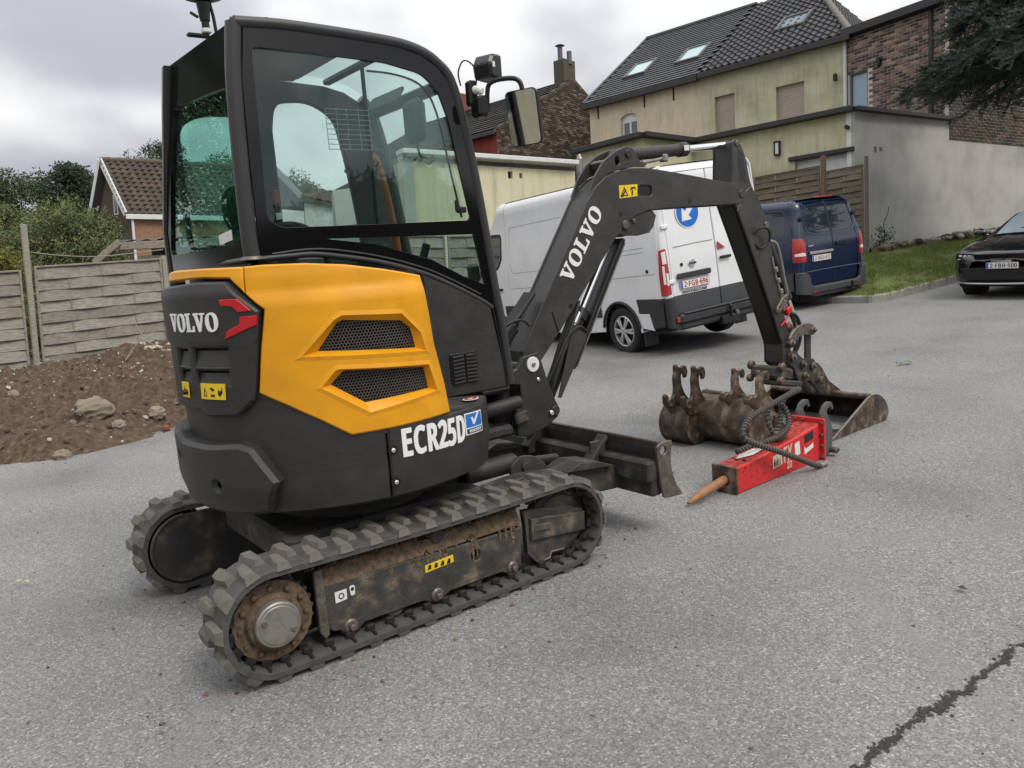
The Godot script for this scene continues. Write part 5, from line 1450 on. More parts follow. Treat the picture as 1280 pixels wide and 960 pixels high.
	part("arm_cylinder", ex, M.dark, func(q):
		q.cyl(a0 + ad * 0.03, a0 + ad * 0.64, 0.041, -1, 28, 0.006)
		q.cyl(a0 + ad * 0.57, a0 + ad * 0.65, 0.049, -1, 28, 0.008)
		q.cyl(a0 + Vector3(0, 0, -0.06), a0 + Vector3(0, 0, 0.06), 0.045, -1, 20, 0.006))
	part("arm_cylinder_rod", ex, M.chrome, func(q): q.cyl(a0 + ad * 0.64, a1, 0.023, -1, 24))
	part("cylinder_label", ex, M.white_print, func(q): q.box(a0 + ad * 0.605 + Vector3(0, 0.005, 0.049), Vector3(0.05, 0.035, 0.003), 0.0, Basis(Vector3(0, 0, 1), 0.08)))
	part("cylinder_pipe", ex, M.steel, func(q):
		q.tube(smooth([Vector3(2.92, 2.165, 0.04), Vector3(3.0, 2.17, 0.045), Vector3(3.1, 2.185, 0.045), Vector3(3.18, 2.20, 0.035)], 4), 0.011, 8)
		q.cyl(Vector3(2.96, 2.165, 0.045), Vector3(3.0, 2.17, 0.045), 0.018, -1, 8, 0.003)
		q.box(Vector3(3.19, 2.20, 0.03), Vector3(0.05, 0.05, 0.05), 0.008))

func arm_and_bucket(ex: Node3D) -> void:
	var side := P([3.845, 2.313, 3.865, 2.332, 3.905, 2.330, 3.95, 2.285, 3.99, 2.215, 4.030, 2.055, 4.06, 2.00, 4.131, 1.905, 4.225, 1.775, 4.252, 1.725, 4.255, 1.670, 4.285, 1.50, 4.325, 1.340, 4.40, 1.08, 4.453, 0.925, 4.507, 0.675, 4.47, 0.645, 4.385, 0.650, 4.385, 0.801, 4.244, 1.113, 4.038, 1.534, 3.867, 1.868, 3.835, 1.93, 3.819, 1.992, 3.83, 2.10])
	var ar := part("arm", ex, M.dark_arm, func(q):
		q.plate(MB.inset(side, 0.008), -0.078, 0.078, 0.002)
		q.plate(side, 0.074, 0.088, 0.004)
		q.plate(side, -0.088, -0.074, 0.004))
	part("worn_edge", ar, M.black_worn, func(q): q.quad(Vector3(3.868, 1.865, 0.060), Vector3(4.38, 0.80, 0.060), Vector3(4.38, 0.80, -0.060), Vector3(3.868, 1.865, -0.060), Vector3(-1, -0.3, 0)))
	part("recess_panel", ar, M.black, func(q): q.plate(P([3.905, 2.27, 3.955, 2.235, 3.995, 2.09, 3.99, 2.02, 3.915, 2.05, 3.895, 2.15]), 0.087, 0.0885, 0.001))
	part("seam", ar, M.bare, func(q): q.tube(smooth([Vector3(3.875, 1.83, 0.089), Vector3(3.94, 1.93, 0.089), Vector3(4.02, 1.99, 0.089), Vector3(4.055, 1.985, 0.089)], 4), 0.004, 6))
	part("hose_loop", ar, M.hose, func(q): q.tube(smooth([Vector3(4.06, 1.66, 0.09), Vector3(4.10, 1.70, 0.13), Vector3(4.17, 1.68, 0.14), Vector3(4.20, 1.60, 0.12), Vector3(4.13, 1.55, 0.10), Vector3(4.08, 1.58, 0.09)], 5), 0.009, 8))
	part("pivot_boss", ar, M.dark_arm, func(q): q.cyl(Vector3(3.925, 1.952, -0.10), Vector3(3.925, 1.952, 0.102), 0.032, -1, 20, 0.005))
	part("top_pin", ar, M.bare, func(q): q.cyl(Vector3(3.893, 2.303, -0.096), Vector3(3.893, 2.303, 0.098), 0.022, -1, 18, 0.004))
	part("side_pin", ar, M.bare, func(q): q.cyl(Vector3(4.215, 1.72, -0.096), Vector3(4.215, 1.72, 0.098), 0.026, -1, 18, 0.004))
	# bucket cylinder and pipes along the front of the arm
	var b0 := Vector3(4.30, 1.66, 0); var b1 := Vector3(4.735, 0.865, 0)
	var bd := (b1 - b0).normalized()
	part("bucket_cylinder", ex, M.dark, func(q):
		q.cyl(b0, b0 + bd * 0.60, 0.040, -1, 22, 0.006)
		q.cyl(b0 + Vector3(0, 0, -0.05), b0 + Vector3(0, 0, 0.05), 0.045, -1, 18, 0.005))
	part("bucket_cylinder_rod", ex, M.chrome, func(q): q.cyl(b0 + bd * 0.6, b1, 0.022, -1, 20))
	part("hydraulic_pipe", ex, M.steel, func(q):
		q.tube(smooth([Vector3(4.27, 1.60, 0.075), Vector3(4.33, 1.58, 0.085), Vector3(4.375, 1.50, 0.085), Vector3(4.43, 1.30, 0.085), Vector3(4.46, 1.20, 0.085), Vector3(4.45, 1.165, 0.085), Vector3(4.40, 1.18, 0.085)], 4), 0.012, 8)
		q.tube(smooth([Vector3(4.27, 1.48, 0.09), Vector3(4.31, 1.34, 0.09), Vector3(4.36, 1.22, 0.09), Vector3(4.41, 1.06, 0.09)], 4), 0.010, 8)
		for k in 4: q.cyl(Vector3(4.30 + 0.030 * k, 1.40 - 0.085 * k, 0.095), Vector3(4.312 + 0.03 * k, 1.365 - 0.085 * k, 0.095), 0.019, -1, 8, 0.003))
	part("valve_block", ex, M.bare, func(q): q.plate(rnd_poly(P([4.285, 1.08, 4.36, 1.16, 4.43, 1.19, 4.44, 1.15, 4.40, 1.08, 4.30, 1.045]), 0.015), 0.086, 0.112, 0.004, [circ(4.33, 1.095, 0.010, 8), circ(4.40, 1.145, 0.010, 8)]))
	part("red_valve", ex, M.red, func(q):
		q.box(Vector3(4.455, 1.06, 0.09), Vector3(0.07, 0.05, 0.05), 0.008, Basis(Vector3(0, 0, 1), 0.3))
		q.tube([Vector3(4.34, 0.95, 0.11), Vector3(4.42, 0.99, 0.10), Vector3(4.46, 1.03, 0.10)], 0.007, 6)
		q.tube(smooth([Vector3(4.40, 0.98, 0.10), Vector3(4.43, 0.93, 0.11), Vector3(4.46, 0.97, 0.10)], 4), 0.006, 6))
	part("hose", ex, M.hose, func(q):
		q.tube(smooth([Vector3(4.44, 1.03, 0.08), Vector3(4.53, 1.02, 0.10), Vector3(4.60, 0.93, 0.10), Vector3(4.61, 0.80, 0.09), Vector3(4.57, 0.70, 0.07)], 6), 0.013, 8)
		q.tube(smooth([Vector3(4.44, 1.10, 0.06), Vector3(4.52, 1.0, 0.08), Vector3(4.57, 0.86, 0.09), Vector3(4.56, 0.72, 0.07)], 6), 0.012, 8))
	for z in [-0.085, 0.105]:
		part("curved_link", ex, M.bare, func(q):
			var L := PackedVector2Array()
			var up := smooth([Vector2(4.435, 0.845), Vector2(4.49, 0.895), Vector2(4.58, 0.93), Vector2(4.69, 0.935), Vector2(4.765, 0.91)], 4)
			var dn := smooth([Vector2(4.79, 0.87), Vector2(4.77, 0.835), Vector2(4.70, 0.838), Vector2(4.60, 0.845), Vector2(4.53, 0.82), Vector2(4.49, 0.77), Vector2(4.45, 0.765), Vector2(4.425, 0.80)], 3)
			for w in up: L.append(w)
			for w in dn: L.append(w)
			q.plate(L, z - 0.014, z + 0.014, 0.005))
		part("straight_link", ex, M.dark_dusty, func(q): q.plate(rnd_poly(P([4.705, 0.905, 4.775, 0.90, 4.765, 0.545, 4.695, 0.545]), 0.03), z - 0.042, z - 0.018, 0.005))
	for w in [[4.455, 0.805], [4.742, 0.872], [4.47, 0.69], [4.60, 0.615], [4.735, 0.585], [4.63, 0.52]]:
		part("link_pin", ex, M.rust, func(q): q.cyl(Vector3(w[0], w[1], -0.125), Vector3(w[0], w[1], 0.135), 0.030, -1, 16, 0.005))
		part("pin_nut", ex, M.bare, func(q): q.cyl(Vector3(w[0], w[1], 0.13), Vector3(w[0], w[1], 0.152), 0.016, -1, 6, 0.003))
	part("quick_coupler", ex, M.dark_dusty, func(q):
		for z in [-0.10, 0.095]:
			q.plate(rnd_poly(P([4.43, 0.72, 4.52, 0.735, 4.62, 0.66, 4.77, 0.64, 4.82, 0.56, 4.84, 0.42, 4.78, 0.40, 4.72, 0.47, 4.62, 0.455, 4.56, 0.47, 4.50, 0.60, 4.44, 0.63]), 0.02), z - 0.014, z + 0.014, 0.004)
		q.box(Vector3(4.63, 0.55, 0), Vector3(0.22, 0.12, 0.17), 0.02)
		q.box(Vector3(4.36, 0.575, 0.0), Vector3(0.22, 0.10, 0.26), 0.02, Basis(Vector3(0, 0, 1), -0.25))
		q.box(Vector3(4.42, 0.49, 0.02), Vector3(0.30, 0.05, 0.24), 0.012, Basis(Vector3(0, 0, 1), -0.2)))
	for z in [-0.13, 0.15]:
		for w in [[4.28, 0.64, 0.035], [4.80, 0.46, 0.033], [4.26, 0.54, 0.03]]:
			part("coupler_bolt", ex, M.rust, func(q): q.cyl(Vector3(w[0], w[1], z - 0.02), Vector3(w[0], w[1], z + 0.02), w[2], -1, 14, 0.006))
	# ditching bucket resting on the road
	var z0 := -0.52; var z1 := 0.40
	var prof := smooth([Vector2(4.548, 0.050), Vector2(4.80, 0.045), Vector2(5.10, 0.040), Vector2(5.28, 0.055), Vector2(5.36, 0.12), Vector2(5.315, 0.225), Vector2(5.20, 0.295), Vector2(5.085, 0.300)], 5)
	var sheet_at := func(q, inset_by):
		var g := []
		for p in prof:
			var ctr := Vector2(5.0, 0.17)
			var w: Vector2 = p + (ctr - p).normalized() * inset_by
			g.append([Vector3(w.x, w.y, z0), Vector3(w.x, w.y, z0 * 0.5 + z1 * 0.5), Vector3(w.x, w.y, z1)])
		q.sheet(g, Vector3(5.0, 0.17, 0))
	var bk := part("bucket", ex, M.rust, func(q): sheet_at.call(q, 0.0))
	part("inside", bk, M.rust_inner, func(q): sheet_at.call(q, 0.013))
	var ep := PackedVector2Array()
	for p in prof: ep.append(p)
	for z in [z0, z1]:
		part("end_plate", bk, M.rust, func(q): q.plate(MB.inset(ep, -0.008), z - 0.008, z + 0.008, 0.003))
		part("cutter_edge", bk, M.bare, func(q): q.cyl(Vector3(4.545, 0.052, z), Vector3(5.085, 0.305, z), 0.012, -1, 8))
	part("lip", bk, M.bare, func(q): q.box(Vector3(4.59, 0.050, (z0 + z1) / 2), Vector3(0.13, 0.014, z1 - z0 + 0.02), 0.003))
	part("top_tube", bk, M.rust, func(q): q.cyl(Vector3(5.085, 0.300, z0), Vector3(5.085, 0.300, z1), 0.026, -1, 18))
	part("side_badge", bk, M.dark, func(q): q.box(Vector3(5.18, 0.235, z1 + 0.010), Vector3(0.05, 0.07, 0.003), 0.0, Basis(Vector3(0, 0, 1), -0.3)))
	for z in [-0.075, 0.07]: part("bucket_ear", bk, M.rust_dark, func(q): q.plate(rnd_poly(P([4.90, 0.32, 4.82, 0.40, 4.60, 0.53, 4.63, 0.58, 4.75, 0.56, 4.85, 0.60, 4.92, 0.55, 5.02, 0.42, 5.22, 0.30, 5.08, 0.29]), 0.03), z - 0.014, z + 0.014, 0.004))

# ------------------------------------------------------------------ buildings
func wall_xf(a: Vector2, b: Vector2, y: float) -> Transform3D:   # x runs from a to b (left to right as seen), z faces the viewer
	var d := (b - a).normalized()
	var x := Vector3(d.x, 0, d.y)
	return Transform3D(Basis(x, Vector3.UP, x.cross(Vector3.UP)), Vector3(a.x, y, a.y))

func wall(called: String, parent: Node, m: Material, a: Vector2, b: Vector2, y0: float, y1: float, holes := [], thick := 0.25) -> MeshInstance3D:
	var w := a.distance_to(b)
	return part(called, parent, m, func(q): q.plate(rect(0, 0, w, y1 - y0), -thick, 0.0, 0.0, holes), wall_xf(a, b, y0))

func multi(called: String, parent: Node, mesh: Mesh, m: Material, list: Array) -> MultiMeshInstance3D:
	var mm := MultiMesh.new(); mm.transform_format = MultiMesh.TRANSFORM_3D; mm.use_colors = true
	mm.mesh = mesh; mm.instance_count = list.size()
	for k in list.size():
		mm.set_instance_transform(k, list[k][0]); mm.set_instance_color(k, list[k][1])
	var mi := MultiMeshInstance3D.new(); mi.name = called; mi.multimesh = mm; mi.material_override = m
	parent.add_child(mi, true)
	stuff(mi)
	return mi

func bricks(parent: Node, xf: Transform3D, w: float, h: float, shape: Callable, cols: Array) -> void:
	var bm := MB.new(); bm.box(Vector3.ZERO, Vector3(1, 1, 1), 0.0)
	var list := []
	var L := 0.20; var H := 0.060; var j := 0.021
	var rows := int(h / (H + j)); 
	for r in rows:
		var x := -(L + j) * (0.5 if r % 2 else 0.0)
		while x < w:
			var x0 := maxf(x, 0.0); var x1 := minf(x + L, w)
			x += L + j
			if x1 - x0 < 0.03: continue
			var y := r * (H + j) + H * 0.5
			if not shape.call((x0 + x1) * 0.5, y): continue
			var c: Color = cols[rng.randi() % cols.size()] * rng.randf_range(0.75, 1.2); c.a = 1.0
			list.append([xf * Transform3D(Basis.from_scale(Vector3(x1 - x0, H, 0.03)), Vector3((x0 + x1) * 0.5, y, rng.randf() * 0.003)), c])
	multi("bricks", parent, bm.mesh(), M.tint, list)

func roof_tiles(called: String, parent: Node, o: Vector3, u: Vector3, v: Vector3, tw: float, th: float, inside: Callable, col: Color, vary: float, flat := false) -> void:
	# o: eave corner, u: along the eave, v: up the slope (full lengths); inside(s, t) in 0..1
	var n := u.cross(v).normalized(); if n.y < 0.0: n = -n
	var ud := u.normalized(); var vd := v.normalized()
	var t := MB.new()
	if flat:
		t.box(Vector3(0, 0.0, 0), Vector3(tw * 0.97, 0.008, th * 1.08), 0.0)
	else:
		var g := []
		for jz in 2:
			var row := []
			for i in 7:
				var a := i / 6.0
				row.append(Vector3((a - 0.5) * tw * 1.04, 0.045 * sin(a * PI * 1.0) + 0.022 * sin(a * TAU), (jz - 0.5) * th * 1.1))
			g.append(row)
		t.sheet(g)
		for i in 6:
			var a: Vector3 = g[0][i]; var b: Vector3 = g[0][i + 1]
			t.quad(a, b, b - Vector3(0, 0.045, 0), a - Vector3(0, 0.045, 0), Vector3(0, 0, -1))
			a = g[1][i]; b = g[1][i + 1]
			t.quad(a, b, b - Vector3(0, 0.045, 0), a - Vector3(0, 0.045, 0), Vector3(0, 0, 1))
	var tm := t.mesh()
	var nu := int(u.length() / tw); var nv := int(v.length() / th)
	var list := []
	for r in nv:
		for k in nu:
			var s := (k + 0.5 + (0.5 if (flat and r % 2) else 0.0)) / nu; var q := (r + 0.5) / nv
			if not inside.call(s, q): continue
			var c := col * rng.randf_range(1.0 - vary, 1.0 + vary); c.a = 1.0
			var tilt := Basis(ud, n, ud.cross(n)) * Basis(Vector3(1, 0, 0), (-0.15 if (ud.cross(n)).dot(vd) < 0.0 else 0.15))
			list.append([Transform3D(tilt, o + u * s + v * q + n * 0.035), c])
	multi(called, parent, tm, M.tint_satin, list)

func tri_prism(called: String, parent: Node, m: Material, pts: Array, thick := 0.12) -> void:   # a slab whose top outline is pts
	part(called, parent, m, func(q):
		var n: Vector3 = (pts[1] - pts[0]).cross(pts[2] - pts[0]).normalized()
		if n.y < 0.0: n = -n
		q.fan(pts, n)
		var lo := []
		for p in pts: lo.append(p - n * thick)
		q.fan(lo, -n)
		var c := Vector3.ZERO
		for p in pts: c += p
		c /= pts.size()
		for i in pts.size():
			var k := (i + 1) % pts.size()
			q.quad(pts[i], pts[k], lo[k], lo[i], (pts[i] + pts[k]) * 0.5 - c))

func beam(called: String, parent: Node, m: Material, a: Vector3, b: Vector3, w: float, h: float, bev := 0.01) -> MeshInstance3D:
	var d := (b - a)
	var x := d.normalized(); var z := x.cross(Vector3.UP).normalized()
	var bs := Basis(x, z.cross(x), z)
	return part(called, parent, m, func(q): q.box(Vector3.ZERO, Vector3(d.length(), h, w), bev), Transform3D(bs, (a + b) * 0.5))

func skylight(parent: Node, o: Vector3, u: Vector3, v: Vector3, s: float, t: float, w: float, h: float, pane: Material) -> void:
	var n := u.cross(v).normalized(); if n.y < 0.0: n = -n
	var ud := u.normalized(); var vd := v.normalized()
	var xf := Transform3D(Basis(ud, vd, ud.cross(vd)), o + u * s + v * t)
	if xf.basis.z.dot(n) < 0.0: xf.basis = Basis(-ud, vd, -ud.cross(vd))
	var k := part("skylight", parent, M.zinc, func(q): q.plate(rect(-w / 2, -h / 2, w / 2, h / 2), 0.0, 0.13, 0.015, [rect(-w / 2 + 0.09, -h / 2 + 0.09, w / 2 - 0.09, h / 2 - 0.09)]), xf)
	part("pane", k, pane, func(q): q.plate(rect(-w / 2 + 0.08, -h / 2 + 0.08, w / 2 - 0.08, h / 2 - 0.08), 0.07, 0.09))

func buildings() -> void:
	M.tint = mk(Color(1, 1, 1), 0.9, 0, M.fine, 6.0); M.tint.vertex_color_use_as_albedo = true
	M.tint_satin = mk(Color(1, 1, 1), 0.72, 0, M.fine, 5.0); M.tint_satin.vertex_color_use_as_albedo = true
	var algae := noise_tex(51, 0.010, [[0.0, Color(0.50, 0.50, 0.40)], [0.3, Color(0.72, 0.72, 0.62)], [0.55, Color(0.88, 0.87, 0.80)], [1.0, Color(1, 1, 1)]], FastNoiseLite.TYPE_SIMPLEX_SMOOTH, 5, 512, 0.0, -1, 1.0)
	var streaks := noise_tex(52, 0.02, [[0.0, grey(0.62)], [0.4, grey(0.90)], [1.0, grey(1.0)]], FastNoiseLite.TYPE_SIMPLEX_SMOOTH, 4, 512)
	var soft_streaks := noise_tex(53, 0.02, [[0.0, grey(0.80)], [0.5, grey(0.96)], [1.0, grey(1.0)]], FastNoiseLite.TYPE_SIMPLEX_SMOOTH, 4, 512)
	M.render_green = layer(mk(Color(0.66, 0.64, 0.47), 0.95, 0, algae, 0.22, M.grain_h, 0.3, true), streaks, 0.5)
	M.render_green.uv2_scale = Vector3(0.9, 0.07, 0.9)
	M.render_cream = layer(mk(Color(0.74, 0.69, 0.48), 0.95, 0, M.faint, 0.3, M.grain_h, 0.3, true), streaks, 0.5)
	M.render_cream.uv2_scale = Vector3(0.6, 0.06, 0.6)
	M.render_beige = layer(mk(Color(0.74, 0.62, 0.45), 0.95, 0, M.faint, 0.3, M.grain_h, 0.3, true), streaks, 0.5)
	M.render_beige.uv2_scale = Vector3(0.5, 0.08, 0.5)
	M.render_grey = layer(mk(Color(0.46, 0.455, 0.43), 0.95, 0, M.blotch, 0.13, M.grain_h, 0.3, true), soft_streaks, 0.5)
	M.render_grey.uv2_scale = Vector3(0.22, 0.05, 0.22)
	M.cap = mk(Color(0.025, 0.024, 0.023), 0.5, 0, M.faint, 1.0)
	M.shutter = mk(Color(0.45, 0.38, 0.32), 0.6, 0, M.faint, 1.0)
	M.white_wall = layer(mk(Color(0.66, 0.67, 0.66), 0.95, 0, M.faint, 0.4, M.grain_h, 0.2, true), streaks, 0.4)
	M.brown_wall = mk(Color(0.12, 0.088, 0.066), 0.95, 0, M.faint, 0.6, M.grain_h, 0.3)
	M.skypane = mk(Color(0.42, 0.58, 0.56), 0.08); M.skypane.metallic_specular = 0.9
	var A0 := Vector2(8.44, -19.42); var A1 := Vector2(5.34, -22.37); var A2 := Vector2(3.72, -21.25); var A3 := Vector2(2.17, -23.08)
	var top := 6.08
	# --- green house with its flat-roofed extension
	var gh := thing("green_house", "pale green rendered house with dark tiled hip roof and roller shutters over a flat extension", "house")
	var hole := rect(3.05 - 0.05, 0.0, 4.15, 3.02)
	wall("extension_wall", gh, M.render_green, A1, A0, 2.1, top, [rect(2.83, -0.5, 4.26, 3.06)])
	wall("extension_wall", gh, M.render_green, A2, A1, 1.9, top)
	wall("extension_wall", gh, M.render_green, A3, A2, 1.6, top)
	var ecol := wall("corner_strip", gh, M.trim_white, A0 + (A0 - A1).normalized() * -0.16, A0, 2.1, top, [], 0.02)
	ecol.position += ecol.basis.z * 0.012
	var gx := wall_xf(A1, A0, 2.1)
	part("garage_lintel", gh, M.cap, func(q): q.box(Vector3(3.5, 3.11, 0.03), Vector3(1.62, 0.10, 0.12), 0.01, Basis(Vector3(0, 0, 1), 0.0)), gx)
	var gd := part("garage_door", gh, M.trim_white, func(q): q.plate(rect(2.83, 0.0, 4.26, 3.05), -0.16, -0.12), gx)
	for k in 7: part("door_panel", gd, M.trim_white, func(q): q.box(Vector3(3.545, 0.25 + 0.42 * k, -0.115), Vector3(1.40, 0.40, 0.03), 0.008))
	part("wall_lamp", gh, M.black, func(q): q.plate(rect(2.31, 3.26, 2.47, 3.62), 0.0, 0.09, 0.01, [rect(2.345, 3.30, 2.435, 3.58)]), gx)
	part("lamp_pane", gh, M.trim_white, func(q): q.plate(rect(2.34, 3.295, 2.44, 3.585), 0.02, 0.07), gx)
	part("wall_light", gh, M.black, func(q): q.cyl(Vector3(4.16, 3.63, 0.0), Vector3(4.16, 3.63, 0.14), 0.05, -1, 14, 0.01), gx)
	for w in [[A1, A0], [A2, A1], [A3, A2]]:
		var d: Vector2 = (w[1] - w[0]).normalized(); var nn := Vector2(-d.y, d.x)
		beam("roof_cap", gh, M.cap, Vector3(w[0].x - d.x * 0.04, top + 0.06, w[0].y - d.y * 0.04) , Vector3(w[1].x + d.x * 0.04, top + 0.06, w[1].y + d.y * 0.04), 0.42, 0.13)
	for w in [[A0, A1], [A1, A2], [A2, A3]]:
		var o1 := Vector3(w[0].x + 0.12, top - 0.02, w[0].y - 0.12); var o2 := Vector3(w[1].x + 0.12, top - 0.02, w[1].y - 0.12)
		tri_prism("flat_roof", gh, M.zinc, [o1, o2, o2 + Vector3(2.7, 0, -2.9), o1 + Vector3(2.7, 0, -2.9)], 0.1)
	# grey rendered side wall with its cap
	var W0 := Vector2(8.44, -19.36); var W1 := Vector2(17.6, -24.02)
	var gw := thing("rendered_side_wall", "tall grey rendered wall with stains rising from the lawn behind the parked vans", "wall")
	wall("wall", gw, M.render_grey, W0, W1, 1.8, top + 0.0, [], 0.14)
	beam("wall_cap", gw, M.cap, Vector3(W0.x - 0.05, top + 0.045, W0.y + 0.02), Vector3(11.62, top + 0.045, -20.98), 0.32, 0.10)
	part("vent_stain", gw, M.zinc, func(q):
		q.box(Vector3(0.72, 3.42, 0.0), Vector3(0.10, 0.14, 0.01), 0.003)
		q.box(Vector3(0.92, 3.44, 0.0), Vector3(0.10, 0.10, 0.01), 0.003), wall_xf(W0, W1, 1.8))
	# upper storey of the green house
	var F := [Vector2(3.33, -29.75), Vector2(6.65, -26.63), Vector2(10.01, -23.46)]
	var ex := 9.02
	var s1 := rect(0.44, 5.16 - 0.1, 1.14, 6.30); var s2 := rect(2.50, 5.02, 3.38, 6.16)
	wall("upper_wall", gh, M.render_green, F[1], F[2], 2.0, ex, [s1, s2], 0.3)
	var ux := wall_xf(F[1], F[2], 2.0)
	for s in [s1, s2]:
		var r: PackedVector2Array = s
		var sh := part("roller_shutter", gh, M.shutter, func(q): q.plate(r, -0.16, -0.13), ux)
		var n_s := int((r[2].y - r[0].y) / 0.075)
		for k in n_s: part("slat", sh, M.shutter, func(q): q.box(Vector3((r[0].x + r[1].x) / 2, r[0].y + 0.0375 + 0.075 * k, -0.128), Vector3(r[1].x - r[0].x - 0.02, 0.068, 0.018), 0.006))
	part("facade_lamp", gh, M.black, func(q): q.box(Vector3(4.32, 6.03, 0.06), Vector3(0.10, 0.20, 0.12), 0.02), ux)
	part("corner_pipe", gh, M.trim_white, func(q): q.cyl(Vector3(4.60, 0, 0.06), Vector3(4.60, 7.0, 0.06), 0.05, -1, 12), ux)
	var nb := Vector3(0.69, 0, -0.725); var dl := Vector3(-0.727, 0, -0.686)
	var e0 := Vector3(F[2].x, ex + 0.06, F[2].y) - nb * 0.22 - dl * 0.2; var e1 := Vector3(F[1].x, ex + 0.06, F[1].y) - nb * 0.22
	var e2 := Vector3(F[0].x, ex + 0.06, F[0].y) - nb * 0.22 + dl * 0.12
	var rise_v := nb * 4.3 + Vector3.UP * 3.2
	var u1 := e1 - e0
	var r1 := e1 + rise_v; var r0 := e0 + rise_v + dl * 2.75
	tri_prism("roof", gh, M.cap, [e0, e1, r1, r0])
	var back := e0 + nb * 8.6
	tri_prism("roof_hip", gh, M.cap, [e0, r0, back])
	roof_tiles("roof_tiles", gh, e0, u1, rise_v, 0.23, 0.27, func(s, t): return s * u1.length() > t * 2.75, Color(0.060, 0.062, 0.068), 0.18)
	roof_tiles("roof_tiles", gh, e0, back - e0, -dl * -2.75 + Vector3.UP * 3.2, 0.23, 0.27, func(s, t): return s > t * 0.5 and s < 1.0 - t * 0.5, Color(0.060, 0.062, 0.068), 0.18)
	part("hip_ridge", gh, mk(Color(0.16, 0.14, 0.12), 0.7), func(q):
		for k in 16:
			var a: Vector3 = e0.lerp(r0, k / 16.0); var b: Vector3 = e0.lerp(r0, (k + 1.1) / 16.0)
			q.cyl(a + Vector3.UP * 0.05, b + Vector3.UP * 0.075, 0.09, 0.10, 10))
	beam("gutter", gh, M.cap, e0 + Vector3(0, -0.08, 0) - nb * 0.02, e1 + Vector3(0, -0.08, 0) - nb * 0.02, 0.16, 0.17)
	skylight(gh, e0, u1, rise_v, 0.50, 0.42, 0.95, 1.0, M.glass_house)
	# --- beige house
	var bh := thing("beige_house", "beige rendered house with grey slate roof and two skylights", "house")
	var ww := rect(1.32, 5.35, 1.98, 6.42)
	var arch := PackedVector2Array([Vector2(1.34, 5.30), Vector2(2.02, 5.30), Vector2(2.02, 6.30)])
	for k in 7: arch.append(Vector2(1.68 + 0.34 * cos(PI * k / 6.0), 6.30 + 0.16 * sin(PI * k / 6.0)))
	wall("upper_wall", bh, M.render_beige, F[0], F[1] - Vector2(0.0, 0.0), 2.0, ex - 0.02, [arch], 0.3)
	var bx := wall_xf(F[0], F[1], 2.0)
	var wn := part("window", bh, M.trim_white, func(q): q.plate(arch, -0.16, -0.10, 0.01, [rect(1.41, 5.40, 1.64, 6.16), rect(1.72, 5.40, 1.95, 6.16)]), bx)
	part("pane", wn, M.glass_house, func(q): q.plate(rect(1.37, 5.35, 1.99, 6.2), -0.14, -0.13))
	for x in [0.38, 2.35, 3.50]: part("wall_anchor", bh, mk(Color(0.05, 0.025, 0.018), 0.7), func(q): q.box(Vector3(x, 6.72, 0.015), Vector3(0.05, 0.40, 0.03), 0.006, Basis(Vector3(0, 0, 1), 0.06 if x < 1.0 else 0.0)), bx)
	beam("gutter", bh, M.cap, e1 + Vector3(0, -0.10, 0) + dl * 0.03, e2 + Vector3(0, -0.10, 0), 0.16, 0.19)
	var u2 := e2 - e1
	tri_prism("roof", bh, M.cap, [e1 + Vector3.DOWN * 0.01, e2, e2 + rise_v, e1 + rise_v])
	roof_tiles("roof_slates", bh, e1, u2, rise_v, 0.30, 0.20, func(s, _t): return s < 0.985, Color(0.105, 0.108, 0.118), 0.10, true)
	beam("ridge", bh, M.zinc, e1 + rise_v + Vector3.UP * 0.05, e2 + rise_v + Vector3.UP * 0.05, 0.2, 0.09)
	beam("verge", bh, M.zinc, e2 + Vector3.UP * 0.05, e2 + rise_v + Vector3.UP * 0.05, 0.08, 0.10)
	skylight(bh, e1, u2, rise_v, 0.68, 0.36, 0.95, 1.15, M.skypane)
	skylight(bh, e1, u2, rise_v, 0.22, 0.36, 0.95, 1.15, M.skypane)
	for k in 5: part("snow_hook", bh, M.zinc, func(q): q.box(e1 + u2 * (0.1 + 0.2 * k) + rise_v * 0.07 + Vector3.UP * 0.10, Vector3(0.05, 0.10, 0.05), 0.01))
	var verge_wall := [e2 - dl * 0.2 + nb * 0.22, e2 - dl * 0.2 + nb * 4.3 + Vector3.UP * 3.1, e2 - dl * 0.2 + nb * 8.4, e2 - dl * 0.2 + nb * 8.4 + Vector3.DOWN * 7, e2 - dl * 0.2 + nb * 0.22 + Vector3.DOWN * 7]
	part("gable_wall", bh, M.render_beige, func(q): q.fan([verge_wall[1], verge_wall[2], verge_wall[3], verge_wall[4], verge_wall[0]], dl))
	# --- brick house at the right
	var kh := thing("brick_house", "mixed red brick house with flat dark fascia behind the overhanging cedar", "house")
	var B0 := Vector2(10.03, -23.42); var B1 := Vector2(11.60, -20.99); var B2 := Vector2(17.6, -24.04)
	var bw := B0.distance_to(B1)
	var win := rect(0.05, 4.95, 0.62, 6.02)
	wall("front_wall", kh, M.mortar, B0, B1, 2.0, 9.05, [win], 0.25)
	var cols := [Color(0.24, 0.145, 0.115), Color(0.30, 0.19, 0.155), Color(0.35, 0.25, 0.21), Color(0.07, 0.052, 0.047), Color(0.17, 0.105, 0.082), Color(0.09, 0.065, 0.058)]
	bricks(kh, wall_xf(B0, B1, 5.6), bw, 3.45, func(x, y): return not (x > -0.03 and x < 0.66 and y + 3.6 > 4.9 and y + 3.6 < 6.06), cols)
	var wf := part("window", kh, M.zinc, func(q): q.plate(win, -0.12, -0.04, 0.01, [rect(0.10, 5.0, 0.57, 5.97)]), wall_xf(B0, B1, 2.0))
	part("pane", wf, mk(Color(0.30, 0.40, 0.48), 0.1), func(q): q.plate(rect(0.08, 4.98, 0.59, 5.99), -0.10, -0.09))
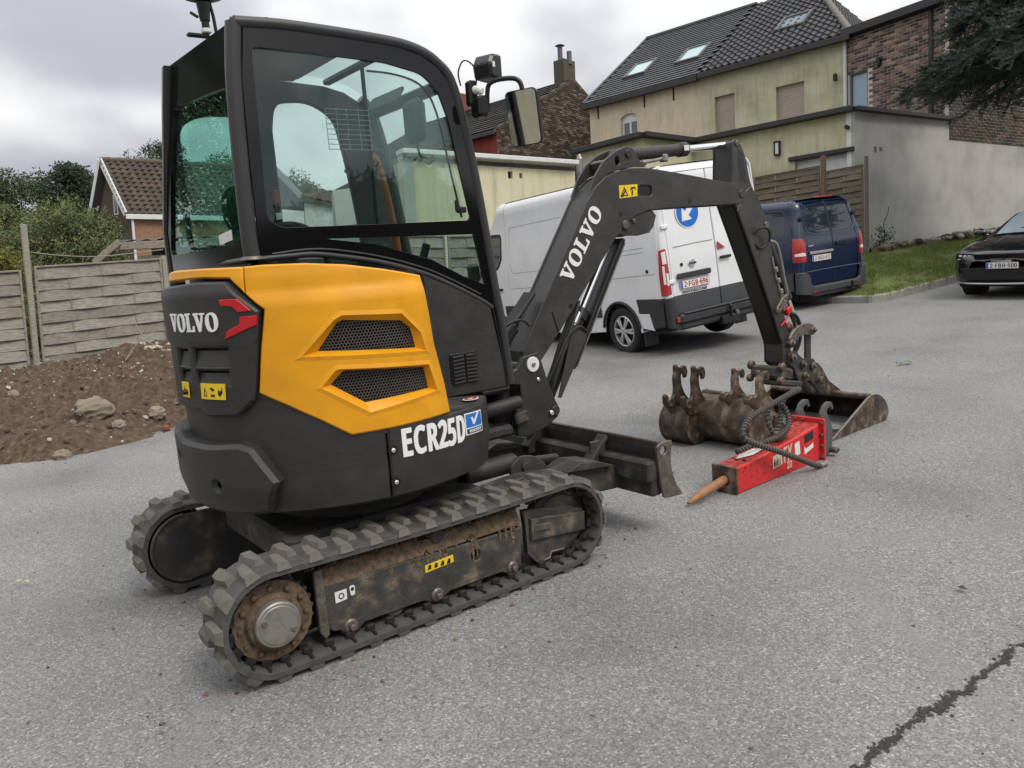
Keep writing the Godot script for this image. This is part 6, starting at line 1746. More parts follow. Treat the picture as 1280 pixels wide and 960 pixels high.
	part("lamp", kh, M.black, func(q): q.box(Vector3(1.0, 6.1, 0.08), Vector3(0.10, 0.22, 0.12), 0.02), wall_xf(B0, B1, 2.0))
	part("rain_pipe", kh, M.cap, func(q): q.cyl(Vector3(bw - 0.45, 3.6, 0.07), Vector3(bw - 0.45, 7.0, 0.07), 0.05, -1, 12), wall_xf(B0, B1, 2.0))
	var b1 := B1 + Vector2(-0.015, 0.03); var b2 := B2 + Vector2(-0.015, 0.03)
	var sw := b1.distance_to(b2)
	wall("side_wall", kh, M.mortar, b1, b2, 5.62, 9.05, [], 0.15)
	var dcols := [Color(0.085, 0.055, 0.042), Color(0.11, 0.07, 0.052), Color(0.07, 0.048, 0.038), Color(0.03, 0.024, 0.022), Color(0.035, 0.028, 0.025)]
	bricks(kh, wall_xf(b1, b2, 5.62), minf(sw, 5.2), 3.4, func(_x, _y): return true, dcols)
	beam("fascia", kh, M.cap, Vector3(B0.x, 9.15, B0.y) - Vector3(0.04, 0, 0.06), Vector3(B1.x, 9.15, B1.y), 0.5, 0.22)
	beam("fascia", kh, M.cap, Vector3(B1.x, 9.16, B1.y), Vector3(B2.x, 9.16, B2.y), 0.5, 0.22)
	tri_prism("flat_roof", kh, M.zinc, [Vector3(B0.x, 9.1, B0.y), Vector3(B1.x, 9.1, B1.y), Vector3(B2.x, 9.1, B2.y), Vector3(B2.x, 9.1, B2.y - 6.0), Vector3(14, 9.1, -28)], 0.1)
	# --- brown brick house with the old slate roof
	var oh := thing("old_brick_house", "old brown brick house with mossy slate roof and chimneys beyond the cream garage", "house")
	var ap := Vector3(3.08, 10.91, -32.79)
	var hw := 4.6
	var lw := ap - nb * hw + Vector3.DOWN * 2.55; var rw := ap + nb * hw + Vector3.DOWN * 2.55
	var gx2 := Transform3D(Basis(nb.normalized(), Vector3.UP, nb.normalized().cross(Vector3.UP)), Vector3(ap.x, 2.0, ap.z))
	var H := ap.y - 2.0
	part("gable_wall", oh, M.mortar_dark, func(q): q.plate(P([-hw, 0, hw, 0, hw, H - 2.55, 0, H, -hw, H - 2.55]), -0.3, 0.0), gx2)
	var ocols := [Color(0.085, 0.058, 0.042), Color(0.11, 0.075, 0.055), Color(0.065, 0.047, 0.037), Color(0.15, 0.115, 0.085), Color(0.045, 0.035, 0.03), Color(0.20, 0.17, 0.14)]
	bricks(oh, gx2 * Transform3D(Basis(), Vector3(-hw, 4.6, 0)), 2 * hw, H - 4.6, func(x, y): return y + 4.6 < H - 0.03 - absf(x - hw) * 2.55 / hw, ocols)
	var len := dl * 9.0
	part("front_wall", oh, mk(Color(0.20, 0.035, 0.03), 0.9, 0, M.blotch, 0.6), func(q): q.plate(rect(0, 0, 9.0, H - 2.62), -0.3, 0.0), wall_xf(Vector2(lw.x, lw.z) + Vector2(len.x, len.z) , Vector2(lw.x, lw.z), 2.0))
	var ov := nb * -0.15 + Vector3.DOWN * 0.08
	tri_prism("roof", oh, M.mortar_dark, [ap + Vector3.UP * 0.03, ap + len, lw + len + ov, lw + ov])
	tri_prism("roof", oh, M.mortar_dark, [ap + Vector3.UP * 0.03, ap + len, rw + len, rw])
	roof_tiles("roof_slates", oh, lw + ov, len, ap - lw - ov, 0.42, 0.34, func(s, _t): return s < 1.0, Color(0.13, 0.125, 0.11), 0.42, true)
	beam("gutter", oh, M.cap, lw + ov + Vector3.DOWN * 0.1, lw + ov + len + Vector3.DOWN * 0.1, 0.15, 0.14)
	for w in [[0.15, 0.95, 0.72, 0.55], [6.0, 0.75, 0.9, 0.55]]:
		var c: Vector3 = ap + dl * (w[0] + 0.3) + Vector3.UP * 0.1
		var ch := part("chimney", oh, M.brick_red if w[0] > 1.0 else M.mortar_dark, func(q): q.box(c + Vector3.UP * 0.1, Vector3(w[2], w[1] + 0.2, w[3]), 0.02, Basis(Vector3.UP, 0.8)))
		if w[0] < 1.0:
			part("flue", ch, M.zinc, func(q):
				q.cyl(c + Vector3(-0.15, 0.5, 0), c + Vector3(-0.15, 1.25, 0), 0.10, -1, 12)
				q.cyl(c + Vector3(-0.15, 1.28, 0), c + Vector3(-0.15, 1.32, 0), 0.2, 0.12, 12))
			part("flue", ch, M.zinc, func(q): q.cyl(c + Vector3(0.2, 0.5, 0.15), c + Vector3(0.2, 1.0, 0.15), 0.10, -1, 12))
	part("standing_pipe", oh, M.trim_white, func(q): q.cyl(Vector3(-0.05, 6.0, -29.6), Vector3(-0.05, 8.15, -29.6), 0.05, -1, 10))
	# --- cream garage
	var cg := thing("cream_garage", "low cream rendered garage with white coping behind the white van", "garage")
	var Ga := Vector2(-2.07, -17.06); var Gb := Vector2(1.74, -19.28)
	var gv := wall_xf(Ga, Gb, 1.0)
	wall("front_wall", cg, M.render_cream, Ga, Gb, 1.0, 5.10, [rect(2.56, 3.70, 2.68, 3.86), rect(2.86, 3.72, 2.94, 3.84)])
	for x in [2.62, 2.90]: part("vent_hole", cg, M.cap, func(q): q.plate(rect(x - 0.07, 3.68, x + 0.07, 3.88), -0.24, -0.1), gv)
	beam("coping", cg, M.trim_white, Vector3(Ga.x - 0.05, 5.13, Ga.y), Vector3(Gb.x, 5.13, Gb.y), 0.40, 0.10)
	wall("side_wall", cg, mk(Color(0.42, 0.44, 0.42), 0.95, 0, M.faint, 0.3), Ga + Vector2(-2.4, -4.2), Ga, 1.0, 5.0)
	tri_prism("flat_roof", cg, M.zinc, [Vector3(Ga.x, 5.05, Ga.y), Vector3(Gb.x, 5.05, Gb.y), Vector3(Gb.x - 2, 5.05, Gb.y - 4), Vector3(Ga.x - 2.3, 5.05, Ga.y - 4)], 0.1)
	part("end_post", cg, M.steel, func(q):
		q.cyl(Vector3(1.90, 1.5, -19.65), Vector3(1.90, 5.30, -19.65), 0.085, 0.085, 16)
		q.cyl(Vector3(1.90, 5.30, -19.65), Vector3(1.90, 5.42, -19.65), 0.085, 0.03, 16))
	# --- brown brick house with tiled roof at the left
	var lh := thing("tiled_house", "brown gabled house with brown tiled roof and white barge boards behind the fence", "house")
	var la := Vector3(-14.71, 8.06, -30.6)
	var rd := Vector3(0.87, 0, -0.49).normalized()
	var vr := Vector3(1.2, -2.15, 0.9); var vl := Vector3(-0.8, -2.15, -0.4)   # from the apex down the two slopes
	var gb := la.y - 1.2
	part("gable_wall", lh, M.brown_wall, func(q):
		for w in [vr, vl]:
			var e: Vector3 = la + w * 0.92 + Vector3(0, 0.10, 0)
			q.quad(la + Vector3.DOWN * 0.05, e, Vector3(e.x, 1.2, e.z), Vector3(la.x, 1.2, la.z), Vector3(0.5, 0, 1)))
	var gd2 := Vector3(vr.x, 0, vr.z).normalized()
	var lx := Transform3D(Basis(gd2, Vector3.UP, gd2.cross(Vector3.UP)), Vector3(la.x, 1.2, la.z))
	if lx.basis.z.z < 0.0: lx.basis = Basis(-gd2, Vector3.UP, (-gd2).cross(Vector3.UP))
	var sx := 1.0 if lx.basis.x.dot(gd2) > 0.0 else -1.0
	var wr := rect(sx * 0.42 - 0.15, gb - 2.05, sx * 0.42 + 0.15, gb - 1.30)
	var w3 := part("window", lh, M.trim_white, func(q): q.plate(wr, -0.08, 0.03, 0.01, [MB.inset(wr, 0.05)]), lx)
	part("pane", w3, M.glass_house, func(q): q.plate(MB.inset(wr, 0.04), -0.02, 0.015))
	var er := la + vr; var el := la + vl
	var LL := rd * 4.6; var fo := -rd * 0.22
	tri_prism("roof", lh, M.cap, [la + fo, la + LL, er + LL, er + fo])
	tri_prism("roof", lh, M.cap, [la + fo, la + LL, el + LL, el + fo])
	roof_tiles("roof_tiles", lh, er + fo, LL - fo, la - er, 0.25, 0.21, func(s, _t): return s < 1.0, Color(0.078, 0.054, 0.042), 0.28)
	part("ridge_tiles", lh, M.brown_wall, func(q):
		for k in 14: q.cyl(la + fo + (LL - fo) * (k / 14.0) + Vector3.UP * 0.02, la + fo + (LL - fo) * ((k + 1.08) / 14.0) + Vector3.UP * 0.03, 0.10, 0.12, 8))
	for w in [er, el]: beam("barge_board", lh, M.trim_white, la + fo + Vector3.UP * 0.02, w + fo, 0.05, 0.24)
	beam("gutter", lh, M.trim_white, er + fo + Vector3.DOWN * 0.08, er + LL + Vector3.DOWN * 0.08, 0.14, 0.18)
	var fa := la + vr * 0.90
	var fx := Transform3D(Basis(rd, Vector3.UP, rd.cross(Vector3.UP)), Vector3(fa.x, 1.2, fa.z))
	part("front_wall", lh, M.mortar_orange, func(q): q.plate(rect(0, 0, 4.5, er.y - 1.2), -0.3, 0.0, 0.0, [rect(1.0, 2.6, 2.05, 3.9)]), fx)
	var w5 := part("window", lh, M.trim_white, func(q): q.plate(rect(1.0, 2.6, 2.05, 3.9), -0.12, -0.04, 0.01, [rect(1.08, 2.68, 1.97, 3.82)]), fx)
	part("pane", w5, M.glass_house, func(q): q.plate(rect(1.05, 2.65, 2.0, 3.85), -0.09, -0.08))
	part("rain_pipe", lh, M.trim_white, func(q): q.cyl(Vector3(fa.x, 1.2, fa.z) + rd * 0.06 + rd.cross(Vector3.UP) * 0.08, Vector3(fa.x, er.y, fa.z) + rd * 0.06 + rd.cross(Vector3.UP) * 0.08, 0.05, -1, 10))
	# --- white lean-to house seen through the cab
	var wh := thing("white_house", "low white house with sloping tiled roof seen through the excavator cab", "house")
	var w0 := Vector2(-6.42, -26.35); var w1 := Vector2(-3.4, -26.3)
	part("front_wall", wh, M.white_wall, func(q): q.plate(P([0, 0, 3.0, 0, 3.0, 3.75, 1.9, 3.95, 0, 4.45]), -0.25, 0.0, 0.0, [rect(0.42, 3.0, 0.82, 3.55)]), wall_xf(w0, w1, 1.2))
	var w4 := part("window", wh, M.trim_white, func(q): q.plate(rect(0.42, 3.0, 0.82, 3.55), -0.10, -0.02, 0.01, [rect(0.46, 3.04, 0.60, 3.51), rect(0.64, 3.04, 0.78, 3.51)]), wall_xf(w0, w1, 1.2))
	part("pane", w4, M.glass_house, func(q): q.plate(rect(0.45, 3.03, 0.79, 3.52), -0.08, -0.07))
	tri_prism("roof", wh, M.brown_wall, [Vector3(-6.5, 5.72, -26.2), Vector3(-3.3, 4.95, -26.2), Vector3(-3.3, 5.75, -29.5), Vector3(-6.5, 6.4, -29.5)])
	roof_tiles("roof_tiles", wh, Vector3(-6.5, 5.72, -26.2), Vector3(3.2, -0.77, 0), Vector3(0, 0.7, -3.3), 0.26, 0.3, func(s, _t): return s < 1.0, Color(0.14, 0.085, 0.06), 0.25)
	part("annex_wall", wh, M.trim_white, func(q): q.plate(P([0, 0, 1.2, 0, 1.2, 4.1, 0, 4.25]), -0.2, 0.0, 0.0, [rect(0.1, 2.6, 0.32, 3.7), rect(0.4, 2.6, 0.62, 3.7), rect(0.7, 2.6, 0.92, 3.7)]), wall_xf(Vector2(-7.65, -26.5), Vector2(-6.44, -26.4), 1.2))
	part("annex_pane", wh, M.glass_house, func(q): q.plate(rect(0.05, 2.5, 1.0, 3.8), -0.15, -0.1), wall_xf(Vector2(-7.65, -26.5), Vector2(-6.44, -26.4), 1.2))
	part("annex_roof", wh, M.zinc, func(q): q.plate(P([-1.8, 4.2, 1.25, 4.2, -0.35, 6.0]), -1.5, -0.1), wall_xf(Vector2(-7.65, -26.5), Vector2(-6.44, -26.4), 1.3))
	# --- garden shelter behind the left fence
	var gs := thing("garden_shelter", "small timber garden shelter with dark corrugated roof behind the left fence", "shelter")
	part("roof", gs, M.cap, func(q):
		var g := []
		for k in 41:
			var x := -7.75 + 3.0 * k / 40.0
			g.append([Vector3(x, 3.43 + 0.02 * sin(k * 1.6), -16.0), Vector3(x, 3.62 + 0.02 * sin(k * 1.6), -17.6)])
		q.sheet(g))
	beam("fascia_board", gs, M.wood_grey, Vector3(-7.62, 3.33, -16.02), Vector3(-4.8, 3.33, -16.02), 0.04, 0.15)
	beam("verge_board", gs, M.wood_grey, Vector3(-8.15, 3.02, -15.98), Vector3(-7.62, 3.42, -16.0), 0.05, 0.13)
	for x in [-7.42, -6.6, -5.6]: beam("post", gs, M.wood_grey, Vector3(x, 1.6, -16.08), Vector3(x, 3.27, -16.08), 0.10, 0.10)
	for k in 5: beam("plank", gs, M.wood_grey, Vector3(-7.34, 3.06 - 0.16 * k, -16.14), Vector3(-4.9, 3.06 - 0.16 * k, -16.14), 0.025, 0.15)
	part("dark_back", gs, M.cap, func(q): q.box(Vector3(-6.3, 2.6, -17.4), Vector3(2.6, 1.9, 0.05)))
	fences()

func fence_panel(parent: Node, a: Vector3, b: Vector3, h: float, rows: int, bays: int, mats: Array, mid_light := false) -> void:
	# woven panel: horizontal boards, each slightly lapped over the next, battens between, a frame round it
	var d := Vector3(b.x - a.x, 0, b.z - a.z).length()
	var x := (b - a).normalized()
	var z := x.cross(Vector3.UP).normalized()
	var xf := Transform3D(Basis(Vector3(x.x, x.y, x.z), Vector3.UP, z), a)
	var w := (b - a).length()
	var bh := (h - 0.08) / rows
	for r in rows:
		var y := 0.04 + bh * (r + 0.5)
		var lap := 0.0
		part("board", parent, mats[rng.randi() % mats.size()], func(q):
			var n := bays * 4
			var g := []
			for k in n + 1:
				var t := float(k) / n
				var s := lap + 0.010 * sin(t * bays * PI + (0.0 if r % 2 else PI))
				g.append([Vector3(0.03 + (w - 0.06) * t, y + bh * 0.60, s - 0.014), Vector3(0.03 + (w - 0.06) * t, y + bh * 0.56, s - 0.004), Vector3(0.03 + (w - 0.06) * t, y - bh * 0.47, s + 0.024), Vector3(0.03 + (w - 0.06) * t, y - bh * 0.51, s + 0.018), Vector3(0.03 + (w - 0.06) * t, y - bh * 0.51, s - 0.002), Vector3(0.03 + (w - 0.06) * t, y + bh * 0.60, s - 0.014)])
			var m := g.size()
			for i in m - 1:
				for j in 5:
					var o := [Vector3(0, 1, 0.3), Vector3(0, 0.1, 1), Vector3(0, -1, 0.3), Vector3(0, -1, -0.2), Vector3(0, 0, -1)]
					q.quad(g[i][j], g[i + 1][j], g[i + 1][j + 1], g[i][j + 1], o[j])
			q.quad(g[0][0], g[0][2], g[0][3], g[0][4], Vector3(-1, 0, 0)); q.quad(g[m - 1][0], g[m - 1][2], g[m - 1][3], g[m - 1][4], Vector3(1, 0, 0)), xf)
	for k in range(1, bays): 
		for f in rows:
			if f % 2 == (k % 2): continue
			var y := 0.04 + bh * (f + 0.5)
			part("batten", parent, mats[0] if not mid_light else M.wood_pale, func(q): q.box(Vector3(w * k / bays, y, 0.020), Vector3(0.024, bh * 0.8, 0.016), 0.003), xf)
	for t in [0.018, w - 0.018]: part("frame", parent, mats[0], func(q): q.box(Vector3(t, h * 0.5, 0.012), Vector3(0.036, h, 0.05), 0.005), xf)
	part("frame", parent, mats[0], func(q): q.box(Vector3(w * 0.5, h - 0.005, 0.0), Vector3(w, 0.03, 0.06), 0.005), xf)

func fences() -> void:
	var mats := []
	for k in 4: mats.append(M["wood_%d" % k])
	var lf := thing("left_fence", "weathered grey wooden panel fence with tall post behind the heap of soil", "fence")
	fence_panel(lf, Vector3(-7.60, 0.90, -12.95), Vector3(-6.12, 1.06, -14.30), 1.84, 10, 4, mats)
	fence_panel(lf, Vector3(-9.55, 0.70, -11.30), Vector3(-7.73, 0.86, -12.82), 1.82, 10, 4, mats)
	fence_panel(lf, Vector3(-6.05, 1.08, -14.36), Vector3(-4.5, 1.25, -15.75), 1.84, 10, 4, mats)
	part("post", lf, M.wood_post, func(q): q.box(Vector3(-7.665, 2.05, -12.90), Vector3(0.085, 2.72, 0.085), 0.008, Basis(Vector3.UP, 0.75)))
	part("post", lf, M.wood_post, func(q): q.box(Vector3(-6.085, 1.95, -14.34), Vector3(0.085, 2.0, 0.085), 0.008, Basis(Vector3.UP, 0.75)))
	part("slack_wire", lf, M.wood_grey, func(q): q.tube(smooth([Vector3(-7.66, 2.98, -12.9), Vector3(-7.3, 2.93, -13.22), Vector3(-6.9, 2.92, -13.6), Vector3(-6.5, 2.98, -13.95), Vector3(-6.08, 3.06, -14.33)], 5), 0.010, 6))
	var rf := thing("right_fence", "brown weathered wooden panel fence between the green extension and the blue van", "fence")
	var rmats := []
	for k in 4: rmats.append(M["wood_dark_%d" % k])
	var a := Vector3(6.40, 2.66, -20.75); var b := Vector3(7.70, 2.70, -19.60); var c := Vector3(8.47, 2.74, -18.98)
	fence_panel(rf, Vector3(5.0, 2.6, -21.95), a, 2.05, 14, 4, rmats, true)
	fence_panel(rf, a + Vector3(0.05, 0.0, 0.05), b, 2.18, 15, 3, rmats, true)
	fence_panel(rf, b + Vector3(0.10, 0.0, 0.08), c, 2.02, 14, 2, rmats, true)
	part("post", rf, M.wood_brown, func(q): q.box(Vector3(7.755, 3.95, -19.53), Vector3(0.10, 2.3, 0.10), 0.008, Basis(Vector3.UP, 0.72)))
	part("post", rf, M.wood_dark_0, func(q): q.box(Vector3(8.53, 3.9, -18.95), Vector3(0.07, 2.1, 0.07), 0.008, Basis(Vector3.UP, 0.72)))
	var mf := thing("middle_fence", "grey wooden panel fence in front of the cream garage seen through the lower cab window", "fence")
	fence_panel(mf, Vector3(-2.6, 1.45, -14.6), Vector3(-1.15, 1.42, -15.3), 1.75, 9, 4, mats)
	fence_panel(mf, Vector3(-1.10, 1.42, -15.33), Vector3(0.35, 1.45, -16.0), 1.75, 9, 4, mats)

# ------------------------------------------------------------------ attachments lying on the road
func bucket_thing(label: String, x: float, z: float, turn: float, w: float, R: float, H: float, m: Material, ek := 1.0, eo := 0.0) -> void:
	# local x: away from the rounded back, y up, z along the width
	var t := thing("digging_bucket", label, "excavator bucket", road_xf(x, z, turn), "loose buckets lying beside the breaker")
	var prof := []
	prof.append(Vector2(R * 2.3, 0.012))
	prof.append(Vector2(R * 1.2, 0.004))
	for i in 11:
		var a := -PI / 2 - PI * 0.80 * i / 10.0
		prof.append(Vector2(R * 0.75 + R * cos(a), R + R * sin(a)))
	prof.append(Vector2(R * 0.25, H))
	prof.append(Vector2(R * 0.9, H * 1.08))
	var ctr := Vector2(R * 1.0, R * 0.95)
	part("shell", t, m, func(q):
		for k in 2:
			var g := []
			for p in prof:
				var s: Vector2 = p + (ctr - p).normalized() * 0.014 * k
				g.append([Vector3(s.x, s.y, -w / 2), Vector3(s.x, s.y, 0), Vector3(s.x, s.y, w / 2)])
			q.sheet(g, Vector3(ctr.x, ctr.y, 0)))
	var ep := PackedVector2Array()
	for p in prof: ep.append(p)
	for s in [-1.0, 1.0]:
		part("side_plate", t, m, func(q): q.plate(MB.inset(ep, -0.006), s * (w / 2 - 0.004) - 0.008, s * (w / 2 - 0.004) + 0.008, 0.003))
		part("side_cutter", t, M.rust_dark, func(q): q.plate(P([R * 1.2, R * 0.5, R * 2.1, R * 0.25, R * 2.2, R * 0.6, R * 1.3, R * 1.25]), s * (w / 2 + 0.008) - 0.006, s * (w / 2 + 0.008) + 0.006, 0.002))
	part("cross_tube", t, M.rust_dark, func(q): q.cyl(Vector3(R * 0.7, H * 1.02, -w / 2), Vector3(R * 0.7, H * 1.02, w / 2), 0.03, -1, 16))
	for i in 3: part("wear_strip", t, M.bare, func(q): q.tube([Vector3(prof[4].x - 0.002, prof[4].y, (i - 1) * w * 0.36), Vector3(prof[7].x - 0.003, prof[7].y, (i - 1) * w * 0.36), Vector3(prof[10].x - 0.003, prof[10].y, (i - 1) * w * 0.36)], 0.005, 6))
	var sc := 1.0
	var ear := P([-0.10, 0.25, -0.15, 0.31, -0.185, 0.355, -0.190, 0.405, -0.165, 0.425, -0.145, 0.405, -0.125, 0.375, -0.085, 0.37, -0.055, 0.395, -0.045, 0.46, -0.05, 0.53, -0.03, 0.575, -0.035, 0.625, -0.01, 0.64, 0.015, 0.605, 0.05, 0.60, 0.085, 0.615, 0.115, 0.60, 0.13, 0.555, 0.115, 0.515, 0.09, 0.505, 0.085, 0.545, 0.06, 0.560, 0.035, 0.535, 0.04, 0.46, 0.08, 0.38, 0.16, 0.30, 0.20, 0.24])
	var e2 := PackedVector2Array()
	for p in rnd_poly(ear, 0.02, 3): e2.append(Vector2(p.x * (0.4 + 0.6 * ek) + R * 0.55, (p.y - 0.27) * ek + H * 0.93))
	for s in [-1.0, 1.0]:
		var hk := part("hook_plate", t, M.rust_dark if w < 0.4 else m, func(q): q.plate(e2, s * minf(w * 0.32, 0.115) - 0.016 + eo, s * minf(w * 0.32, 0.115) + 0.016 + eo, 0.005))
		part("hook_boss", hk, M.rust, func(q): q.cyl(Vector3(R * 0.55 - 0.13, H * 0.93 + 0.08 * ek, s * minf(w * 0.32, 0.115) - 0.035 + eo), Vector3(R * 0.55 - 0.13, H * 0.93 + 0.08 * ek, s * minf(w * 0.32, 0.115) + 0.035 + eo), 0.035, -1, 14, 0.006))

func attachments() -> void:
	bucket_thing("narrow rusty trenching bucket with two tall hook plates, left of the wider bucket", 1.29, -6.30, deg_to_rad(41.0), 0.27, 0.165, 0.30, M.rust_dark, 1.0, 0.05)
	bucket_thing("wide rusty digging bucket with hook plates, between the narrow bucket and the red breaker", 1.62, -6.14, deg_to_rad(35.0), 0.58, 0.19, 0.37, M.rust, 0.74, 0.17)
	# red hydraulic breaker: local x from the chisel end to the hanger, z towards the camera's right
	var t := thing("hydraulic_breaker", "red hydraulic breaker with rusty chisel and coiled hoses lying on the asphalt", "hydraulic breaker", road_xf(1.379, -4.94, deg_to_rad(38.28)))
	var red := layer(mk(Color(0.62, 0.028, 0.03), 0.5, 0, M.faint, 1.5), noise_tex(71, 0.02, [[0.0, Color(0.28, 0.26, 0.24)], [0.22, Color(0.62, 0.55, 0.50)], [0.34, Color(0.97, 0.95, 0.93)], [1.0, grey(1.0)]], FastNoiseLite.TYPE_SIMPLEX_SMOOTH, 6, 512), 2.2)
	var redt := layer(mk(Color(0.50, 0.055, 0.04), 0.65, 0, M.faint, 1.5), noise_tex(72, 0.018, [[0.0, Color(0.25, 0.2, 0.16)], [0.4, Color(0.55, 0.42, 0.34)], [0.6, Color(0.95, 0.85, 0.8)], [1.0, Color(1, 1, 1)]], FastNoiseLite.TYPE_SIMPLEX_SMOOTH, 6, 512), 2.0)
	var xs := [0.0, 0.35, 0.70, 1.0]
	var hs := [0.165, 0.190, 0.225, 0.262]
	var ws := [0.170, 0.176, 0.185, 0.195]
	part("body_side", t, red, func(q):
		for s in [0.0, 1.0]:
			for i in 3:
				var a: float = 0.0 if s == 0.0 else -ws[i]; var b: float = 0.0 if s == 0.0 else -ws[i + 1]
				q.quad(Vector3(xs[i], 0.008, a), Vector3(xs[i + 1], 0.008, b), Vector3(xs[i + 1], hs[i + 1], b), Vector3(xs[i], hs[i], a), Vector3(0, 0, 1.0 - 2.0 * s))
				var e: float = 0.014 * (1.0 - 2.0 * s)
				q.quad(Vector3(xs[i], hs[i], a), Vector3(xs[i + 1], hs[i + 1], b), Vector3(xs[i + 1], hs[i + 1] + 0.008, b - e), Vector3(xs[i], hs[i] + 0.008, a - e), Vector3(0, 1, 1.0 - 2.0 * s))
		q.quad(Vector3(0, 0.008, 0), Vector3(1.0, 0.008, 0), Vector3(1.0, 0.008, -0.195), Vector3(0, 0.008, -0.17), Vector3(0, -1, 0)))
	part("body_top", t, redt, func(q):
		for i in 3: q.quad(Vector3(xs[i], hs[i] + 0.008, -0.014), Vector3(xs[i + 1], hs[i + 1] + 0.008, -0.014), Vector3(xs[i + 1], hs[i + 1] + 0.008, 0.014 - ws[i + 1]), Vector3(xs[i], hs[i] + 0.008, 0.014 - ws[i]), Vector3(0, 1, 0)))
	part("nose_plate", t, M.rust, func(q): q.plate(rnd_poly(rect(-0.184, -0.002, 0.010, 0.182), 0.012), -0.014, 0.004, 0.004, [circ(-0.085, 0.088, 0.036, 18)]), Transform3D(Basis(Vector3(0, 0, 1), Vector3.UP, Vector3(-1, 0, 0)), Vector3(-0.004, 0, 0)))
	part("nose_back", t, M.black_matt, func(q): q.box(Vector3(0.02, 0.088, -0.085), Vector3(0.01, 0.15, 0.15)))
	part("chisel", t, M.chisel, func(q):
		q.cyl(Vector3(0.03, 0.094, -0.085), Vector3(-0.27, 0.052, -0.085), 0.030, 0.029, 22)
		q.cyl(Vector3(-0.27, 0.052, -0.085), Vector3(-0.375, 0.030, -0.085), 0.029, 0.010, 22))
	for w in [[0.16, -0.05], [0.15, -0.10], [0.62, -0.10]]:
		part("top_hole", t, M.black, func(q): q.cyl(Vector3(w[0], lerpf(0.165, 0.262, w[0]) + 0.0, w[1]), Vector3(w[0], lerpf(0.165, 0.262, w[0]) + 0.0105, w[1]), 0.013 if w[0] < 0.5 else 0.030, -1, 16))
	part("side_hole", t, M.black, func(q): q.cyl(Vector3(0.10, 0.155, -0.005), Vector3(0.10, 0.155, 0.0012), 0.008, -1, 12))
	part("top_scuff", t, M.white_print, func(q): q.fan([Vector3(0.14, 0.188, -0.11), Vector3(0.26, 0.2005, -0.05), Vector3(0.40, 0.2115, -0.06), Vector3(0.36, 0.2085, -0.12), Vector3(0.22, 0.197, -0.13)], Vector3.UP))
	# print on the near side: pale blocks, letters and a tick
	var ink := mk(Color(0.62, 0.57, 0.42), 0.6, 0, M.blotch, 6.0)
	var lp := part("worn_label", t, ink, func(q): q.plate(P([0.405, 0.075, 0.515, 0.085, 0.512, 0.168, 0.408, 0.158]), 0.0, 0.0018))
	for k in 5: part("print", lp, M.black, func(q): q.plate(P([0.415 + 0.017 * k, 0.085, 0.425 + 0.017 * k, 0.085, 0.432 + 0.015 * k, 0.11 + 0.008 * (k % 3), 0.42 + 0.017 * k, 0.15 - 0.01 * (k % 2)]), 0.0018, 0.0024))
	text_on("lettering", t, "FX", "Droid Sans", 0.105, 0.115, func(x, y, d): return Vector3(0.585 + x * 0.9, 0.145 + y + x * 0.1, 0.001 - d), ink)
	text_on("lettering", t, "22", "Droid Sans", 0.05, 0.06, func(x, y, d): return Vector3(0.60 + x, 0.062 + y, 0.001 - d), ink)
	part("white_label", t, M.white_print, func(q): q.plate(P([0.672, 0.10, 0.735, 0.108, 0.725, 0.20, 0.668, 0.19]), 0.0, 0.0018))
	part("dark_label", t, M.black, func(q): q.plate(P([0.79, 0.165, 0.90, 0.18, 0.90, 0.24, 0.79, 0.222]), 0.0, 0.0018))
	part("tick_mark", t, M.white_print, func(q): q.plate(P([0.785, 0.145, 0.81, 0.125, 0.90, 0.15, 0.90, 0.118, 0.79, 0.088]), 0.0, 0.0018))
	var fl := part("flange", t, red, func(q): q.plate(rnd_poly(rect(-0.235, 0.0, 0.032, 0.305), 0.014), -0.012, 0.014, 0.004), Transform3D(Basis(Vector3(0, 0, 1), Vector3.UP, Vector3(-1, 0, 0)), Vector3(1.005, 0, 0)))
	for y in [0.03, 0.11, 0.19, 0.275]:
		part("bolt", fl, M.bare, func(q): q.cyl(Vector3(0.016, y, 0.012), Vector3(0.016, y, 0.030), 0.012, -1, 8, 0.003))
	for z in [-0.19, -0.13]: part("bolt", fl, M.bare, func(q): q.cyl(Vector3(z, 0.285, 0.012), Vector3(z, 0.285, 0.028), 0.012, -1, 8, 0.003))
	var hk := rnd_poly(P([1.02, 0.02, 1.02, 0.33, 1.06, 0.385, 1.11, 0.405, 1.165, 0.395, 1.185, 0.345, 1.165, 0.335, 1.15, 0.36, 1.11, 0.362, 1.09, 0.335, 1.13, 0.28, 1.165, 0.20, 1.165, 0.10, 1.13, 0.02]), 0.015, 3)
	for z in [-0.20, -0.015]: part("hanger_plate", t, M.grey_plate, func(q): q.plate(hk, z - 0.013, z + 0.013, 0.004))
	part("hanger_pin", t, M.bare, func(q):
		q.cyl(Vector3(1.13, 0.05, -0.24), Vector3(1.13, 0.05, 0.055), 0.022, -1, 14, 0.004)
		q.box(Vector3(1.13, 0.05, 0.04), Vector3(0.06, 0.03, 0.03), 0.006))
